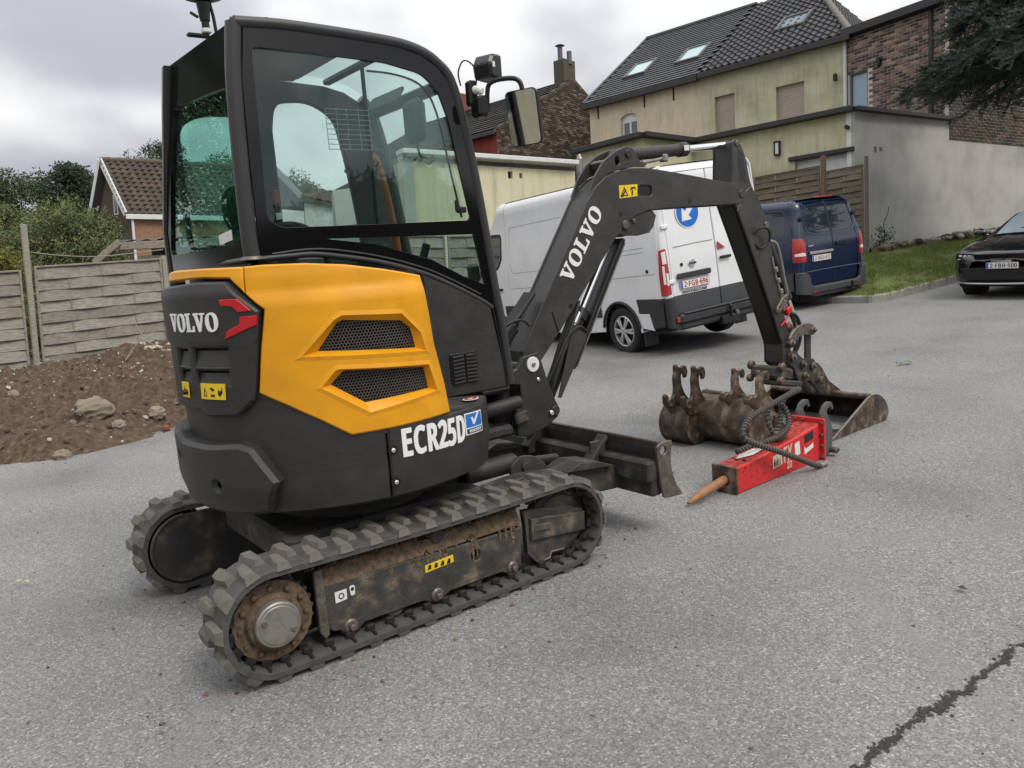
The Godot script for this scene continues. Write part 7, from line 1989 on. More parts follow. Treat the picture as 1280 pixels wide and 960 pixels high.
	# hoses in spiral guard
	var path_a := smooth([Vector3(0.62, 0.27, -0.10), Vector3(0.68, 0.36, -0.11), Vector3(0.74, 0.46, -0.13), Vector3(0.82, 0.525, -0.10), Vector3(0.80, 0.545, -0.04), Vector3(0.66, 0.54, -0.02), Vector3(0.42, 0.505, -0.02), Vector3(0.20, 0.47, -0.01), Vector3(0.08, 0.42, 0.01), Vector3(0.06, 0.365, 0.03), Vector3(0.14, 0.315, 0.05), Vector3(0.32, 0.235, 0.08), Vector3(0.54, 0.135, 0.10), Vector3(0.72, 0.05, 0.11), Vector3(0.80, 0.024, 0.11)], 8)
	var path_b := smooth([Vector3(0.56, 0.265, -0.07), Vector3(0.50, 0.30, -0.06), Vector3(0.48, 0.38, -0.08), Vector3(0.54, 0.455, -0.11), Vector3(0.64, 0.475, -0.12), Vector3(0.71, 0.43, -0.10), Vector3(0.70, 0.35, -0.06), Vector3(0.62, 0.295, -0.03), Vector3(0.46, 0.265, -0.03), Vector3(0.28, 0.255, -0.07), Vector3(0.15, 0.235, -0.10)], 8)
	for pth in [path_a, path_b]:
		var h := part("hose", t, M.hose_grey, func(q): q.tube(pth, 0.0155, 10))
		part("spiral_guard", h, M.hose_guard, func(q):
			var n := 0.0
			var L := []
			var tot := 0.0
			for i in pth.size() - 1: tot += pth[i].distance_to(pth[i + 1])
			var steps := int(tot / 0.0028)
			var acc := 0.0; var seg := 0
			for k in steps:
				var want := 0.0028 * k
				while seg < pth.size() - 2 and acc + pth[seg].distance_to(pth[seg + 1]) < want:
					acc += pth[seg].distance_to(pth[seg + 1]); seg += 1
				var d: Vector3 = (pth[seg + 1] - pth[seg]).normalized()
				var p: Vector3 = pth[seg] + d * (want - acc)
				var u := d.cross(Vector3(0.13, 0.9, 0.31)).normalized(); var w := d.cross(u)
				var a := want / 0.026 * TAU
				L.append(p + (u * cos(a) + w * sin(a)) * 0.0165)
			q.tube(L, 0.0048, 5))
	part("hose_end", t, M.steel, func(q):
		q.cyl(Vector3(0.80, 0.024, 0.11), Vector3(0.845, 0.022, 0.11), 0.019, -1, 12, 0.003)
		q.cyl(Vector3(0.845, 0.022, 0.11), Vector3(0.875, 0.022, 0.11), 0.022, -1, 6, 0.003))
	part("hose_fitting", t, M.rust, func(q):
		q.box(Vector3(0.60, 0.255, -0.085), Vector3(0.12, 0.06, 0.09), 0.012)
		q.cyl(Vector3(0.62, 0.24, -0.10), Vector3(0.62, 0.30, -0.10), 0.024, -1, 8, 0.004))

# ------------------------------------------------------------------ vehicles
func wheel(parent: Node, at: Vector3, out: float, R: float, w: float, spokes: int, rim_m: Material) -> void:
	var xf := Transform3D(Basis(Vector3(1, 0, 0), Vector3(0, 0, out), Vector3(0, -out, 0)), at)   # local y points outwards
	var ty := part("wheel", parent, M.tyre, func(q):
		q.lathe([Vector2(R * 0.64, -w / 2), Vector2(R * 0.90, -w / 2), Vector2(R * 0.975, -w * 0.40), Vector2(R, -w * 0.30), Vector2(R, w * 0.30), Vector2(R * 0.975, w * 0.40), Vector2(R * 0.90, w / 2), Vector2(R * 0.72, w / 2 - 0.006), Vector2(R * 0.655, w / 2 - 0.02), Vector2(R * 0.63, w * 0.3)], 44), xf)
	part("rim", ty, rim_m, func(q):
		q.lathe([Vector2(R * 0.655, w / 2 - 0.022), Vector2(R * 0.62, w / 2 - 0.012), Vector2(R * 0.59, w / 2 - 0.02), Vector2(R * 0.57, w * 0.25)], 40)
		for k in spokes:
			var a := TAU * k / spokes
			for e in [-0.13, 0.13]:
				var d := Vector3(cos(a + e * 0.6), 0, sin(a + e * 0.6))
				var c := Vector3(cos(a + e), 0, sin(a + e))
				var p0 := d * R * 0.10 + Vector3.UP * (w / 2 - 0.01); var p1 := c * R * 0.60 + Vector3.UP * (w / 2 - 0.02)
				var x := (p1 - p0).normalized(); var z := x.cross(Vector3.UP).normalized()
				q.box((p0 + p1) * 0.5, Vector3((p1 - p0).length(), 0.022, R * 0.10), 0.006, Basis(x, z.cross(x), z))
		q.cyl(Vector3(0, w / 2 - 0.03, 0), Vector3(0, w / 2 + 0.004, 0), R * 0.16, R * 0.14, 20, 0.005))
	part("hub_dark", ty, M.black_matt, func(q): q.cyl(Vector3(0, w * 0.05, 0), Vector3(0, w * 0.22, 0), R * 0.62, -1, 32))

func plate_num(parent: Node, s: String, xf: Transform3D, m_text: Material, w := 0.52) -> void:   # number plate in local xy, z outwards
	var p := part("number_plate", parent, M.plate_white, func(q): q.plate(rnd_poly(rect(-w / 2, -0.055, w / 2, 0.055), 0.010), -0.008, 0.0, 0.001), xf)
	part("blue_band", p, M.blue_sticker, func(q): q.plate(rect(-w / 2 + 0.008, -0.048, -w / 2 + 0.045, 0.048), 0.0005, 0.0012))
	part("plate_border", p, m_text, func(q): q.plate(rnd_poly(rect(-w / 2 + 0.002, -0.053, w / 2 - 0.002, 0.053), 0.009), 0.0, 0.001, 0.0, [rnd_poly(rect(-w / 2 + 0.007, -0.048, w / 2 - 0.007, 0.048), 0.007)]))
	text_on("lettering", p, s, "Droid Sans", 0.074, w - 0.09, func(x, y, d): return Vector3(x + 0.022, y, 0.001 - d), m_text, 0.001)

func vehicles() -> void:
	M.van_white = mk(Color(0.80, 0.81, 0.83), 0.28, 0, M.faint, 0.35); M.van_white.clearcoat_enabled = true; M.van_white.clearcoat = 0.5; M.van_white.clearcoat_roughness = 0.1
	M.van_blue = mk(Color(0.008, 0.016, 0.046), 0.25); M.van_blue.clearcoat_enabled = true; M.van_blue.clearcoat = 0.45; M.van_blue.clearcoat_roughness = 0.05
	M.car_black = mk(Color(0.008, 0.008, 0.010), 0.2, 0.1); M.car_black.clearcoat_enabled = true; M.car_black.clearcoat = 0.9; M.car_black.clearcoat_roughness = 0.04
	M.trim = mk(Color(0.030, 0.031, 0.034), 0.6, 0, M.faint, 2.0)
	M.trim_grey = mk(Color(0.055, 0.058, 0.065), 0.55, 0, M.faint, 2.0)
	M.tyre = mk(Color(0.020, 0.020, 0.021), 0.8, 0, M.fine, 5.0)
	M.alloy = mk(Color(0.52, 0.52, 0.53), 0.35, 0.6)
	M.lamp_red = mk(Color(0.36, 0.006, 0.010), 0.12); M.lamp_red.clearcoat_enabled = true; M.lamp_red.clearcoat = 1.0
	M.lamp_white = mk(Color(0.72, 0.70, 0.68), 0.12); M.lamp_white.clearcoat_enabled = true
	M.plate_white = mk(Color(0.76, 0.76, 0.73), 0.5)
	M.plate_red = mk(Color(0.32, 0.02, 0.035), 0.6)
	M.car_glass = mk(Color(0.018, 0.026, 0.034), 0.03); M.car_glass.metallic_specular = 1.0
	M.sign_blue = mk(Color(0.01, 0.14, 0.56), 0.45)
	white_van(); blue_van(); black_car()

func body_maps(w_of: Callable, H: float, r: float, xr: float, rc: float, lean: Callable) -> Array:
	# section at height parameter t -> [half width, y, arc share]; side(sgn) and rear maps of one continuous skin
	var sec := func(t):
		var wt: float = w_of.call(minf(t, H - r))
		if t <= H - r: return [wt, t, 0.0]
		var a: float = minf((t - (H - r)) / r, PI / 2)
		return [wt - r + r * cos(a), H - r + r * sin(a), a]
	var side := func(sgn): return func(x, t, d):
		var s = sec.call(t)
		return Vector3(x, s[1] - d * sin(s[2]), sgn * (s[0] - d * cos(s[2])))
	var rear := func(q, t, d):
		var s = sec.call(t)
		var wz: float = s[0]
		var x: float = xr + lean.call(s[1]) + r * (1.0 - cos(s[2])) * 0.8
		var aq := absf(q)
		if aq < wz - rc: return Vector3(x + d * cos(s[2]), s[1] - d * sin(s[2]), q)
		var a: float = minf((aq - (wz - rc)) / rc, PI / 2)
		return Vector3(x + rc * (1.0 - cos(a)) + d * cos(a), s[1], signf(q) * (wz - rc + rc * sin(a) - d * sin(a)))
	return [sec, side, rear]

func arch_pts(cx: float, cy: float, R: float, y0: float, rev := false) -> Array:   # flat list of points over a wheel arch, front to rear
	var o := []
	var a0 := asin(clampf((y0 - cy) / R, -1.0, 1.0))
	for i in 15:
		var a := lerpf(a0, PI - a0, i / 14.0)
		o.append(cx + R * cos(a)); o.append(cy + R * sin(a))
	if rev:
		var p := []
		for i in range(o.size() - 2, -1, -2): p.append(o[i]); p.append(o[i + 1])
		return p
	return o

func white_van() -> void:
	var xf := road_xf(2.51, -11.90, deg_to_rad(119.6))
	xf.basis = xf.basis * Basis(Vector3(0, 0, 1), deg_to_rad(-2.2)) * Basis(Vector3(1, 0, 0), deg_to_rad(-2.6))
	var v := thing("white_van", "white high-roof panel van with a blue arrow sign on its rear doors behind the boom", "van", xf)
	var H := 2.50; var r := 0.15
	var T := H - r + r * PI / 2
	var maps := body_maps(func(y): return 0.985 - 0.012 * absf(y - 0.95) - 0.075 * smoothstep(1.2, 2.35, y), H, r, -1.0, 0.07, func(y): return 0.05 * smoothstep(1.2, 2.4, y))
	var cell := Vector2(0.25, 0.10)
	var ra := arch_pts(0.0, 0.34, 0.415, 0.33)
	var fa := arch_pts(3.68, 0.34, 0.415, 0.33)
	for sgn in [-1.0, 1.0]:
		var f: Callable = maps[1].call(sgn)
		var rq := P([-0.93, 0.45, -0.415, 0.33] + arch_pts(0.0, 0.34, 0.415, 0.33, true) + [0.95, 0.30, 0.95, T, -0.93, T])
		part("rear_quarter", v, M.van_white, func(q): q.panel(rq, f, 0.02, cell, [], 0.003))
		part("side_door", v, M.van_white, func(q): q.panel(P([0.957, 0.30, 3.0, 0.30, 3.0, 2.07, 2.98, T, 0.957, T]), f, 0.02, cell, [], 0.003))
		var win := rnd_poly(P([3.16, 1.97, 3.60, 1.99, 3.80, 1.80, 4.02, 1.33, 3.90, 1.24, 3.32, 1.42, 3.19, 1.56]), 0.06, 4)
		var dr := part("front_door", v, M.van_white, func(q): q.panel(P([3.008, 0.32, 3.26, 0.32] + arch_pts(3.68, 0.34, 0.415, 0.33, true).slice(0, 10) + [3.70, 0.9, 4.06, 1.22, 3.55, 2.05, 3.30, 2.32, 3.008, 2.32]), f, 0.02, cell, [win], 0.003))
		part("door_glass", dr, M.van_glass, func(q): q.panel(MB.inset(win, -0.012), f, 0.001, cell, [], 0.0, false), Transform3D(Basis(), Vector3(0, 0, -sgn * 0.012)))
		part("window_frame", dr, M.black, func(q): q.panel(MB.inset(win, -0.02), f, 0.012, cell, [MB.inset(win, 0.028)], 0.003), Transform3D(Basis(), Vector3(0, 0, sgn * 0.003)))
		part("window_bar", dr, M.black, func(q): q.panel(P([3.76, 1.36, 3.785, 1.36, 3.77, 1.86, 3.745, 1.86]), f, 0.01, cell), Transform3D(Basis(), Vector3(0, 0, sgn * 0.002)))
		part("handle", dr, M.black, func(q): q.panel(rnd_poly(P([3.24, 1.015, 3.60, 1.005, 3.60, 1.05, 3.24, 1.06]), 0.02), f, 0.01, cell, [], 0.004), Transform3D(Basis(), Vector3(0, 0, sgn * 0.025)))
		part("front_wing", v, M.van_white, func(q): q.panel(P([4.10, 0.33, 4.40, 0.40, 4.42, 0.95, 4.30, 1.08, 4.06, 1.215, 3.71, 0.89, 3.69, 0.76, 3.85, 0.72, 4.0, 0.6, 4.08, 0.45]), f, 0.02, cell, [], 0.003))
		part("roof_front", v, M.van_white, func(q): q.panel(P([3.008, 2.328, 3.30, 2.328, 3.12, T, 3.008, T]), f, 0.02, cell, [], 0.0))
		for w in [[-0.84, -0.43, 0.60, 0.80], [0.43, 3.25, 0.545, 0.745]]:
			part("rub_strip", v, M.trim, func(q): q.panel(rnd_poly(rect(w[0], w[2], w[1], w[3]), 0.02), f, 0.02, cell, [], 0.006), Transform3D(Basis(), Vector3(0, 0, sgn * 0.014)))
		part("arch_lip", v, M.trim, func(q):
			var L := []
			var ap := arch_pts(0.0, 0.34, 0.425, 0.40)
			for i in range(0, ap.size(), 2): L.append(f.call(ap[i], ap[i + 1], -0.006))
			q.tube(L, 0.02, 8))
		# pressed recess lines, their shade put into the colour of thin tubes
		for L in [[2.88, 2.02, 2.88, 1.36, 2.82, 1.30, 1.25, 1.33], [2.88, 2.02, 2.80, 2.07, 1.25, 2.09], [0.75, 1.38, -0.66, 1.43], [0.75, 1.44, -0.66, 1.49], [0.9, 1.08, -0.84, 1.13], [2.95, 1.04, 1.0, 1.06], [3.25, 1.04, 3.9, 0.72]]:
			part("pressed_shade_line", v, M.van_shade, func(q):
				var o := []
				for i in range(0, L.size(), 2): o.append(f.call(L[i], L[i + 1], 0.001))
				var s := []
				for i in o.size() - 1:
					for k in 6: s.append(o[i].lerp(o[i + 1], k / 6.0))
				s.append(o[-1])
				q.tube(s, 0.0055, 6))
		part("fuel_cap", v, M.black, func(q): q.cyl(f.call(-0.70, 1.17, -0.006), f.call(-0.70, 1.17, 0.01), 0.026, -1, 14))
		wheel(v, Vector3(0, 0.345, sgn * 0.86), sgn, 0.345, 0.23, 6, M.alloy)
		wheel(v, Vector3(3.68, 0.345, sgn * 0.86), sgn, 0.345, 0.23, 6, M.alloy)
		part("mirror", v, M.black, func(q): q.box(Vector3(4.0, 1.38, sgn * 1.12), Vector3(0.16, 0.34, 0.22), 0.05))
		part("mud_flap", v, M.trim, func(q): q.box(Vector3(-0.47, 0.30, sgn * 0.86), Vector3(0.02, 0.32, 0.24), 0.004))
	# roof, front, floor
	part("roof", v, M.van_white, func(q):
		var g := []
		for i in 13:
			var x := lerpf(-0.85, 3.12, i / 12.0)
			var row := []
			for j in 9:
				var z := lerpf(-0.79, 0.79, j / 8.0)
				row.append(Vector3(x, H + 0.012 * (1.0 - pow(z / 0.79, 2.0)), z))
			g.append(row)
		q.sheet(g))
	part("windscreen", v, M.van_glass, func(q):
		var g := []
		for w in [[3.12, 2.50, 0.78], [3.35, 2.36, 0.86], [3.70, 1.92, 0.90], [4.08, 1.26, 0.94]]: g.append([Vector3(w[0], w[1] - 0.08, -w[2]), Vector3(w[0] + 0.04, w[1], -w[2] * 0.5), Vector3(w[0] + 0.05, w[1], w[2] * 0.5), Vector3(w[0], w[1] - 0.08, w[2])])
		q.sheet(g))
	part("bonnet", v, M.van_white, func(q):
		var g := []
		for w in [[4.02, 1.30, 0.94], [4.30, 1.13, 0.93], [4.46, 0.95, 0.88], [4.52, 0.6, 0.86], [4.48, 0.32, 0.86]]: g.append([Vector3(w[0] - 0.08, w[1] - 0.06, -w[2]), Vector3(w[0], w[1], -w[2] * 0.5), Vector3(w[0] + 0.03, w[1], 0), Vector3(w[0], w[1], w[2] * 0.5), Vector3(w[0] - 0.08, w[1] - 0.06, w[2])])
		q.sheet(g, Vector3(3.8, 0.6, 0)))
	part("underbody", v, M.black_matt, func(q):
		q.box(Vector3(1.75, 0.45, 0), Vector3(5.2, 0.25, 1.70), 0.02)
		q.box(Vector3(1.6, 0.85, 0), Vector3(4.9, 0.7, 1.80), 0.02)
		q.box(Vector3(-0.55, 1.5, 0), Vector3(0.08, 1.8, 1.7), 0.0)
		q.box(Vector3(2.7, 1.6, 0), Vector3(0.06, 1.5, 1.7), 0.0))
	for z in [-0.35, 0.45]: part("seat", v, M.interior, func(q): q.box(Vector3(3.05, 1.35, z), Vector3(0.2, 0.8, 0.5), 0.06))
	# rear
	var rf: Callable = maps[2]
	var rc := Vector2(0.12, 0.12)
	for s in [-1.0, 1.0]:
		var a: float = 0.007 * s; var b: float = 0.835 * s
		part("rear_door", v, M.van_white, func(q): q.panel(P([a, 0.80, b, 0.80, b, 1.95, b * 0.95, 2.39, a, 2.40]), rf, 0.03, rc, [], 0.008))
		part("rear_post", v, M.van_white, func(q): q.panel(P([b + 0.008 * s, 0.80, s * 1.03, 0.80, s * 1.03, 1.95, s * 1.01, T, s * 0.80, T, b * 0.955 + 0.008 * s, 2.39, b + 0.008 * s, 1.95]), rf, 0.03, rc, [], 0.0))
		part("door_foot", v, M.trim_grey, func(q): q.panel(P([a, 0.565, b, 0.565, b, 0.792, a, 0.792]), rf, 0.03, rc, [], 0.006))
		for y in [1.0, 1.72]: part("hinge", v, M.van_white, func(q): q.box(rf.call(b * 1.02, y, -0.012), Vector3(0.03, 0.05, 0.11), 0.008))
		var tl := part("tail_lamp", v, M.lamp_red, func(q): q.panel(rnd_poly(P([0.855 * s, 0.84, 1.03 * s, 0.83, 1.03 * s, 1.10, 0.99 * s, 1.43, 0.875 * s, 1.445, 0.86 * s, 1.1]), 0.02, 3), rf, 0.03, Vector2(0.03, 0.1), [], 0.005), Transform3D(Basis(), Vector3(-0.012, 0, s * 0.008)))
		part("clear_lens", tl, M.lamp_white, func(q):
			q.panel(P([0.885 * s, 1.25, 0.955 * s, 1.24, 0.955 * s, 1.40, 0.89 * s, 1.41]), rf, 0.01, Vector2(0.03, 0.1), [], 0.002)
			q.panel(P([0.875 * s, 0.96, 0.915 * s, 0.96, 0.915 * s, 1.12, 0.875 * s, 1.12]), rf, 0.01, Vector2(0.03, 0.1), [], 0.002)
			q.panel(P([0.93 * s, 0.98, 0.965 * s, 0.98, 0.965 * s, 1.22, 0.93 * s, 1.22]), rf, 0.01, Vector2(0.03, 0.1), [], 0.002), Transform3D(Basis(), Vector3(-0.006, 0, s * 0.006)))
		part("reflector", v, M.lamp_red, func(q): q.box(Vector3(-1.085, 0.50, s * 0.85), Vector3(0.012, 0.07, 0.09), 0.004))
		part("bumper_end", v, M.trim, func(q): q.panel(P([s * 0.80, 0.36, s * 1.10, 0.42, s * 1.10, 0.80, s * 0.855, 0.80, s * 0.84, 0.62, s * 0.80, 0.57]), rf, 0.05, rc, [], 0.012), Transform3D(Basis(), Vector3(-0.065, 0, s * 0.012)))
		part("bumper_side", v, M.trim, func(q): q.panel(P([-0.95, 0.42, -0.48, 0.36, -0.50, 0.55, -0.42, 0.70, -0.40, 0.80, -0.95, 0.80]), maps[1].call(s), 0.05, cell, [], 0.012), Transform3D(Basis(), Vector3(0, 0, s * 0.016)))
		part("flap_patch", v, M.van_white, func(q): q.panel(P([-0.50, 0.40, -0.72, 0.37, -0.66, 0.60, -0.44, 0.60]), maps[1].call(s), 0.02, cell, [], 0.003), Transform3D(Basis(), Vector3(0, 0, s * 0.022)))
	part("rear_header", v, M.van_white, func(q): q.panel(P([-0.79, 2.405, 0.79, 2.405, 0.79, T, -0.79, T]), rf, 0.03, rc))
	part("door_lip_shade", v, M.van_shade, func(q): q.tube([rf.call(-0.75, 1.44, 0.0), rf.call(-0.4, 1.452, 0.0), rf.call(-0.05, 1.452, 0.0)], 0.008, 6))  # shade under the lip, painted as a grey tube
	part("bumper", v, M.trim, func(q):
		q.box(Vector3(-1.06, 0.50, 0), Vector3(0.12, 0.13, 1.70), 0.03)
		q.box(Vector3(-1.04, 0.40, 0), Vector3(0.10, 0.10, 1.66), 0.03))
	part("bumper_step", v, M.trim_grey, func(q): q.box(Vector3(-1.07, 0.57, 0), Vector3(0.12, 0.015, 1.55), 0.004))
	part("tow_bar", v, M.black, func(q):
		q.box(Vector3(-1.10, 0.36, 0.02), Vector3(0.10, 0.12, 0.34), 0.02)
		q.cyl(Vector3(-1.16, 0.40, 0.0), Vector3(-1.16, 0.52, 0.0), 0.02, -1, 12)
		q.ball(Vector3(-1.16, 0.54, 0.0), Vector3(0.028, 0.028, 0.028), 12, 8))
	part("tow_socket", v, M.bare, func(q): q.cyl(Vector3(-1.15, 0.43, 0.14), Vector3(-1.12, 0.43, 0.14), 0.035, -1, 14, 0.004))
	var zx := Transform3D(Basis(Vector3(0, 0, 1), Vector3.UP, Vector3(-1, 0, 0)), Vector3(-1.012, 0, 0))   # rear face: local x to the right, z outwards
	part("plate_handle", v, M.trim, func(q): q.plate(rnd_poly(rect(-0.76, 1.015, -0.165, 1.09), 0.03), 0.0, 0.035, 0.008), zx)
	plate_num(v, "2·FGB·696", zx * Transform3D(Basis(Vector3(0, 0, 1), 0.0), Vector3(-0.46, 0.935, 0.012)), M.plate_red)
	text_on("model_lettering", v, "INTERSTAR", "Droid Sans", 0.038, 0.45, func(x, y, d): return zx * Vector3(-0.465 + x, 0.835 + y, -d), M.trim_grey)
	var bd := part("badge", v, M.alloy, func(q): q.plate(circ(-0.46, 1.195, 0.052, 24), 0.0, 0.010, 0.003, [circ(-0.46, 1.195, 0.038, 20)]), zx)
	part("badge_bar", bd, M.trim_grey, func(q): q.plate(rect(-0.525, 1.182, -0.395, 1.207), 0.004, 0.014, 0.002))
	part("door_lock", v, M.black, func(q): q.cyl(Vector3(-1.015, 1.20, -0.645), Vector3(-1.0, 1.20, -0.645), 0.022, -1, 12), Transform3D())
	part("door_handle", v, M.black, func(q): q.plate(rnd_poly(rect(0.035, 1.175, 0.235, 1.215), 0.015), 0.0, 0.03, 0.006), zx)
	part("red_triangle", v, M.lamp_red, func(q): q.plate(P([0.02, 1.31, 0.16, 1.315, 0.02, 1.42]), 0.0, 0.006, 0.001), zx)
	var sg := part("arrow_sign", v, M.white, func(q): q.plate(circ(-0.425, 1.862, 0.205, 40), 0.0, 0.006), Transform3D(zx.basis, Vector3(-0.985, 0, 0)))
	part("sign_face", sg, M.sign_blue, func(q): q.plate(circ(-0.425, 1.862, 0.192, 40), 0.006, 0.008))
	part("sign_arrow", sg, M.white, func(q):
		var k := Transform3D(Basis(Vector3(0, 0, 1), deg_to_rad(135.0)), Vector3(-0.425, 1.862, 0))
		var o := PackedVector2Array()
		for p in [Vector2(-0.038, -0.15), Vector2(-0.038, 0.02), Vector2(-0.115, 0.02), Vector2(0.0, 0.155), Vector2(0.115, 0.02), Vector2(0.038, 0.02), Vector2(0.038, -0.15)]:
			var w := k * Vector3(p.x, p.y, 0)
			o.append(Vector2(w.x, w.y))
		q.plate(o, 0.008, 0.010))

func blue_van() -> void:
	var v := thing("blue_van", "dark blue van with tinted rear windows parked beside the lawn", "van", road_xf(5.369, -15.335, deg_to_rad(122.4)))
	var H := 1.90; var r := 0.16
	var T := H - r + r * PI / 2
	var maps := body_maps(func(y): return 0.955 - 0.01 * absf(y - 0.85) - 0.15 * smoothstep(1.0, 1.85, y), H, r, -1.02, 0.14, func(y): return 0.16 * smoothstep(1.05, 1.9, y) - 0.02 * smoothstep(1.1, 0.4, y))
	var cell := Vector2(0.25, 0.08)
	for sgn in [-1.0, 1.0]:
		var f: Callable = maps[1].call(sgn)
		var wins := [rnd_poly(P([-0.40, 1.27 + 0.28, -0.85, 1.57, -0.80, 1.80, -0.30, 1.80]), 0.06, 4)]
		part("rear_quarter", v, M.van_blue, func(q): q.panel(P([-0.88, 0.40, -0.40, 0.32] + arch_pts(0.0, 0.32, 0.39, 0.32, true) + [0.75, 0.30, 0.75, T, -0.72, T, -0.80, 1.5, -0.88, 1.1]), f, 0.02, cell, [], 0.003))
		part("side_door", v, M.van_blue, func(q): q.panel(P([0.757, 0.30, 1.95, 0.30, 1.95, T, 0.757, T]), f, 0.02, cell, [], 0.003))
		part("front_door", v, M.van_blue, func(q): q.panel(P([1.957, 0.30, 2.78, 0.32, 2.90, 0.65, 3.05, 0.85, 3.1, 1.12, 2.75, 1.45, 2.35, T, 1.957, T]), f, 0.02, cell, [], 0.003))
		part("front_wing", v, M.van_blue, func(q): q.panel(P(arch_pts(3.2, 0.32, 0.39, 0.32, true) + [3.78, 0.36, 3.82, 0.75, 3.70, 0.98, 3.12, 1.10, 3.06, 0.84, 2.92, 0.64]), f, 0.02, cell, [], 0.003))
		part("side_window", v, M.car_glass, func(q): q.panel(rnd_poly(P([-0.72, 1.30, 0.60, 1.26, 0.60, 1.72, -0.62, 1.74]), 0.08, 4), f, 0.006, cell, [], 0.002), Transform3D(Basis(), Vector3(0, 0, sgn * 0.004)))
		part("side_window", v, M.car_glass, func(q): q.panel(rnd_poly(P([0.85, 1.26, 1.85, 1.25, 1.85, 1.72, 0.85, 1.72]), 0.08, 4), f, 0.006, cell, [], 0.002), Transform3D(Basis(), Vector3(0, 0, sgn * 0.004)))
		part("side_window", v, M.car_glass, func(q): q.panel(rnd_poly(P([2.02, 1.24, 2.95, 1.16, 2.70, 1.45, 2.35, 1.72, 2.02, 1.72]), 0.06, 4), f, 0.006, cell, [], 0.002), Transform3D(Basis(), Vector3(0, 0, sgn * 0.004)))
		part("swage_line", v, M.car_glass, func(q): q.tube([f.call(-0.8, 1.19, 0.0), f.call(0.5, 1.20, 0.0), f.call(1.9, 1.18, 0.0), f.call(3.0, 1.08, 0.0)], 0.006, 6))
		part("sill_trim", v, M.trim_grey, func(q): q.panel(P([-0.90, 0.34, -0.40, 0.31, -0.38, 0.45, -0.90, 0.66]), f, 0.03, cell, [], 0.006), Transform3D(Basis(), Vector3(0, 0, sgn * 0.012)))
		wheel(v, Vector3(0, 0.325, sgn * 0.83), sgn, 0.325, 0.21, 5, M.alloy)
		wheel(v, Vector3(3.2, 0.325, sgn * 0.83), sgn, 0.325, 0.21, 5, M.alloy)
	part("roof", v, M.van_blue, func(q):
		var g := []
		for i in 13:
			var x := lerpf(-0.82, 2.38, i / 12.0)
			var row := []
			for j in 9:
				var z := lerpf(-0.655, 0.655, j / 8.0)
				row.append(Vector3(x, H + 0.02 * (1.0 - pow(z / 0.655, 2.0)), z))
			g.append(row)
		q.sheet(g))
	part("windscreen", v, M.car_glass, func(q):
		var g := []
		for w in [[2.38, 1.90, 0.66], [2.75, 1.68, 0.74], [3.12, 1.18, 0.86]]: g.append([Vector3(w[0] - 0.03, w[1] - 0.05, -w[2]), Vector3(w[0], w[1], 0), Vector3(w[0] - 0.03, w[1] - 0.05, w[2])])
		q.sheet(g))
	part("bonnet", v, M.van_blue, func(q):
		var g := []
		for w in [[3.08, 1.20, 0.86], [3.5, 1.10, 0.87], [3.78, 0.95, 0.84], [3.9, 0.65, 0.80], [3.88, 0.3, 0.80]]: g.append([Vector3(w[0] - 0.06, w[1] - 0.06, -w[2]), Vector3(w[0], w[1], 0), Vector3(w[0] - 0.06, w[1] - 0.06, w[2])])
		q.sheet(g, Vector3(3.0, 0.6, 0)))
	part("underbody", v, M.black_matt, func(q):
		q.box(Vector3(1.45, 0.36, 0), Vector3(4.7, 0.22, 1.62), 0.02)
		q.box(Vector3(1.4, 0.85, 0), Vector3(4.4, 0.9, 1.64), 0.02))
	var rf: Callable = maps[2]
	var rc := Vector2(0.07, 0.07)
	var W := 0.84
	for s in [-1.0, 1.0]:
		var e := 0.97 + 0.02
		part("rear_door", v, M.van_blue, func(q): q.panel(P([0.006 * s, 0.42, 0.60 * s, 0.42, 0.66 * s, 0.50, 0.70 * s, 0.80, 0.70 * s, 1.20, 0.66 * s, 1.55, 0.60 * s, 1.83, 0.006 * s, 1.86]), rf, 0.03, rc, [], 0.008))
		var wp := rnd_poly(P([0.03 * s, 1.30, 0.50 * s, 1.32, 0.64 * s, 1.38, 0.62 * s, 1.55, 0.565 * s, 1.79, 0.03 * s, 1.815]), 0.06, 4)
		part("rear_window", v, M.car_glass, func(q): q.panel(wp, rf, 0.008, rc, [], 0.003), Transform3D(Basis(), Vector3(-0.006, 0, 0)))
		part("window_lip_shine", v, M.van_shine, func(q): q.tube(smooth([rf.call(0.03 * s, 1.272, -0.004), rf.call(0.40 * s, 1.282, -0.004), rf.call(0.58 * s, 1.31, -0.004), rf.call(0.66 * s, 1.36, -0.004), rf.call(0.685 * s, 1.42, -0.004)], 4), 0.007, 6))  # highlight below the window, painted as a paler tube
		part("rear_post", v, M.van_blue, func(q): q.panel(P([0.605 * s, 1.835, 0.665 * s, 1.55, 0.706 * s, 1.20, 0.706 * s, 0.66, 1.06 * s, 0.66, 1.06 * s, 1.1, 1.0 * s, 1.6, 0.98 * s, T, 0.58 * s, T]), rf, 0.03, rc, [], 0.0))
		var tl := part("tail_lamp", v, M.lamp_red, func(q): q.panel(rnd_poly(P([0.745 * s, 0.84, 1.03 * s, 0.83, 1.03 * s, 1.24, 0.80 * s, 1.24, 0.76 * s, 1.16]), 0.02, 3), rf, 0.03, Vector2(0.04, 0.07), [], 0.004), Transform3D(Basis(), Vector3(-0.010, 0, s * 0.006)))
		part("clear_lens", tl, M.lamp_white, func(q): q.panel(P([0.77 * s, 0.94, 0.99 * s, 0.94, 0.99 * s, 0.985, 0.83 * s, 1.0, 0.77 * s, 0.985]), rf, 0.01, Vector2(0.04, 0.07), [], 0.002), Transform3D(Basis(), Vector3(-0.006, 0, s * 0.004)))
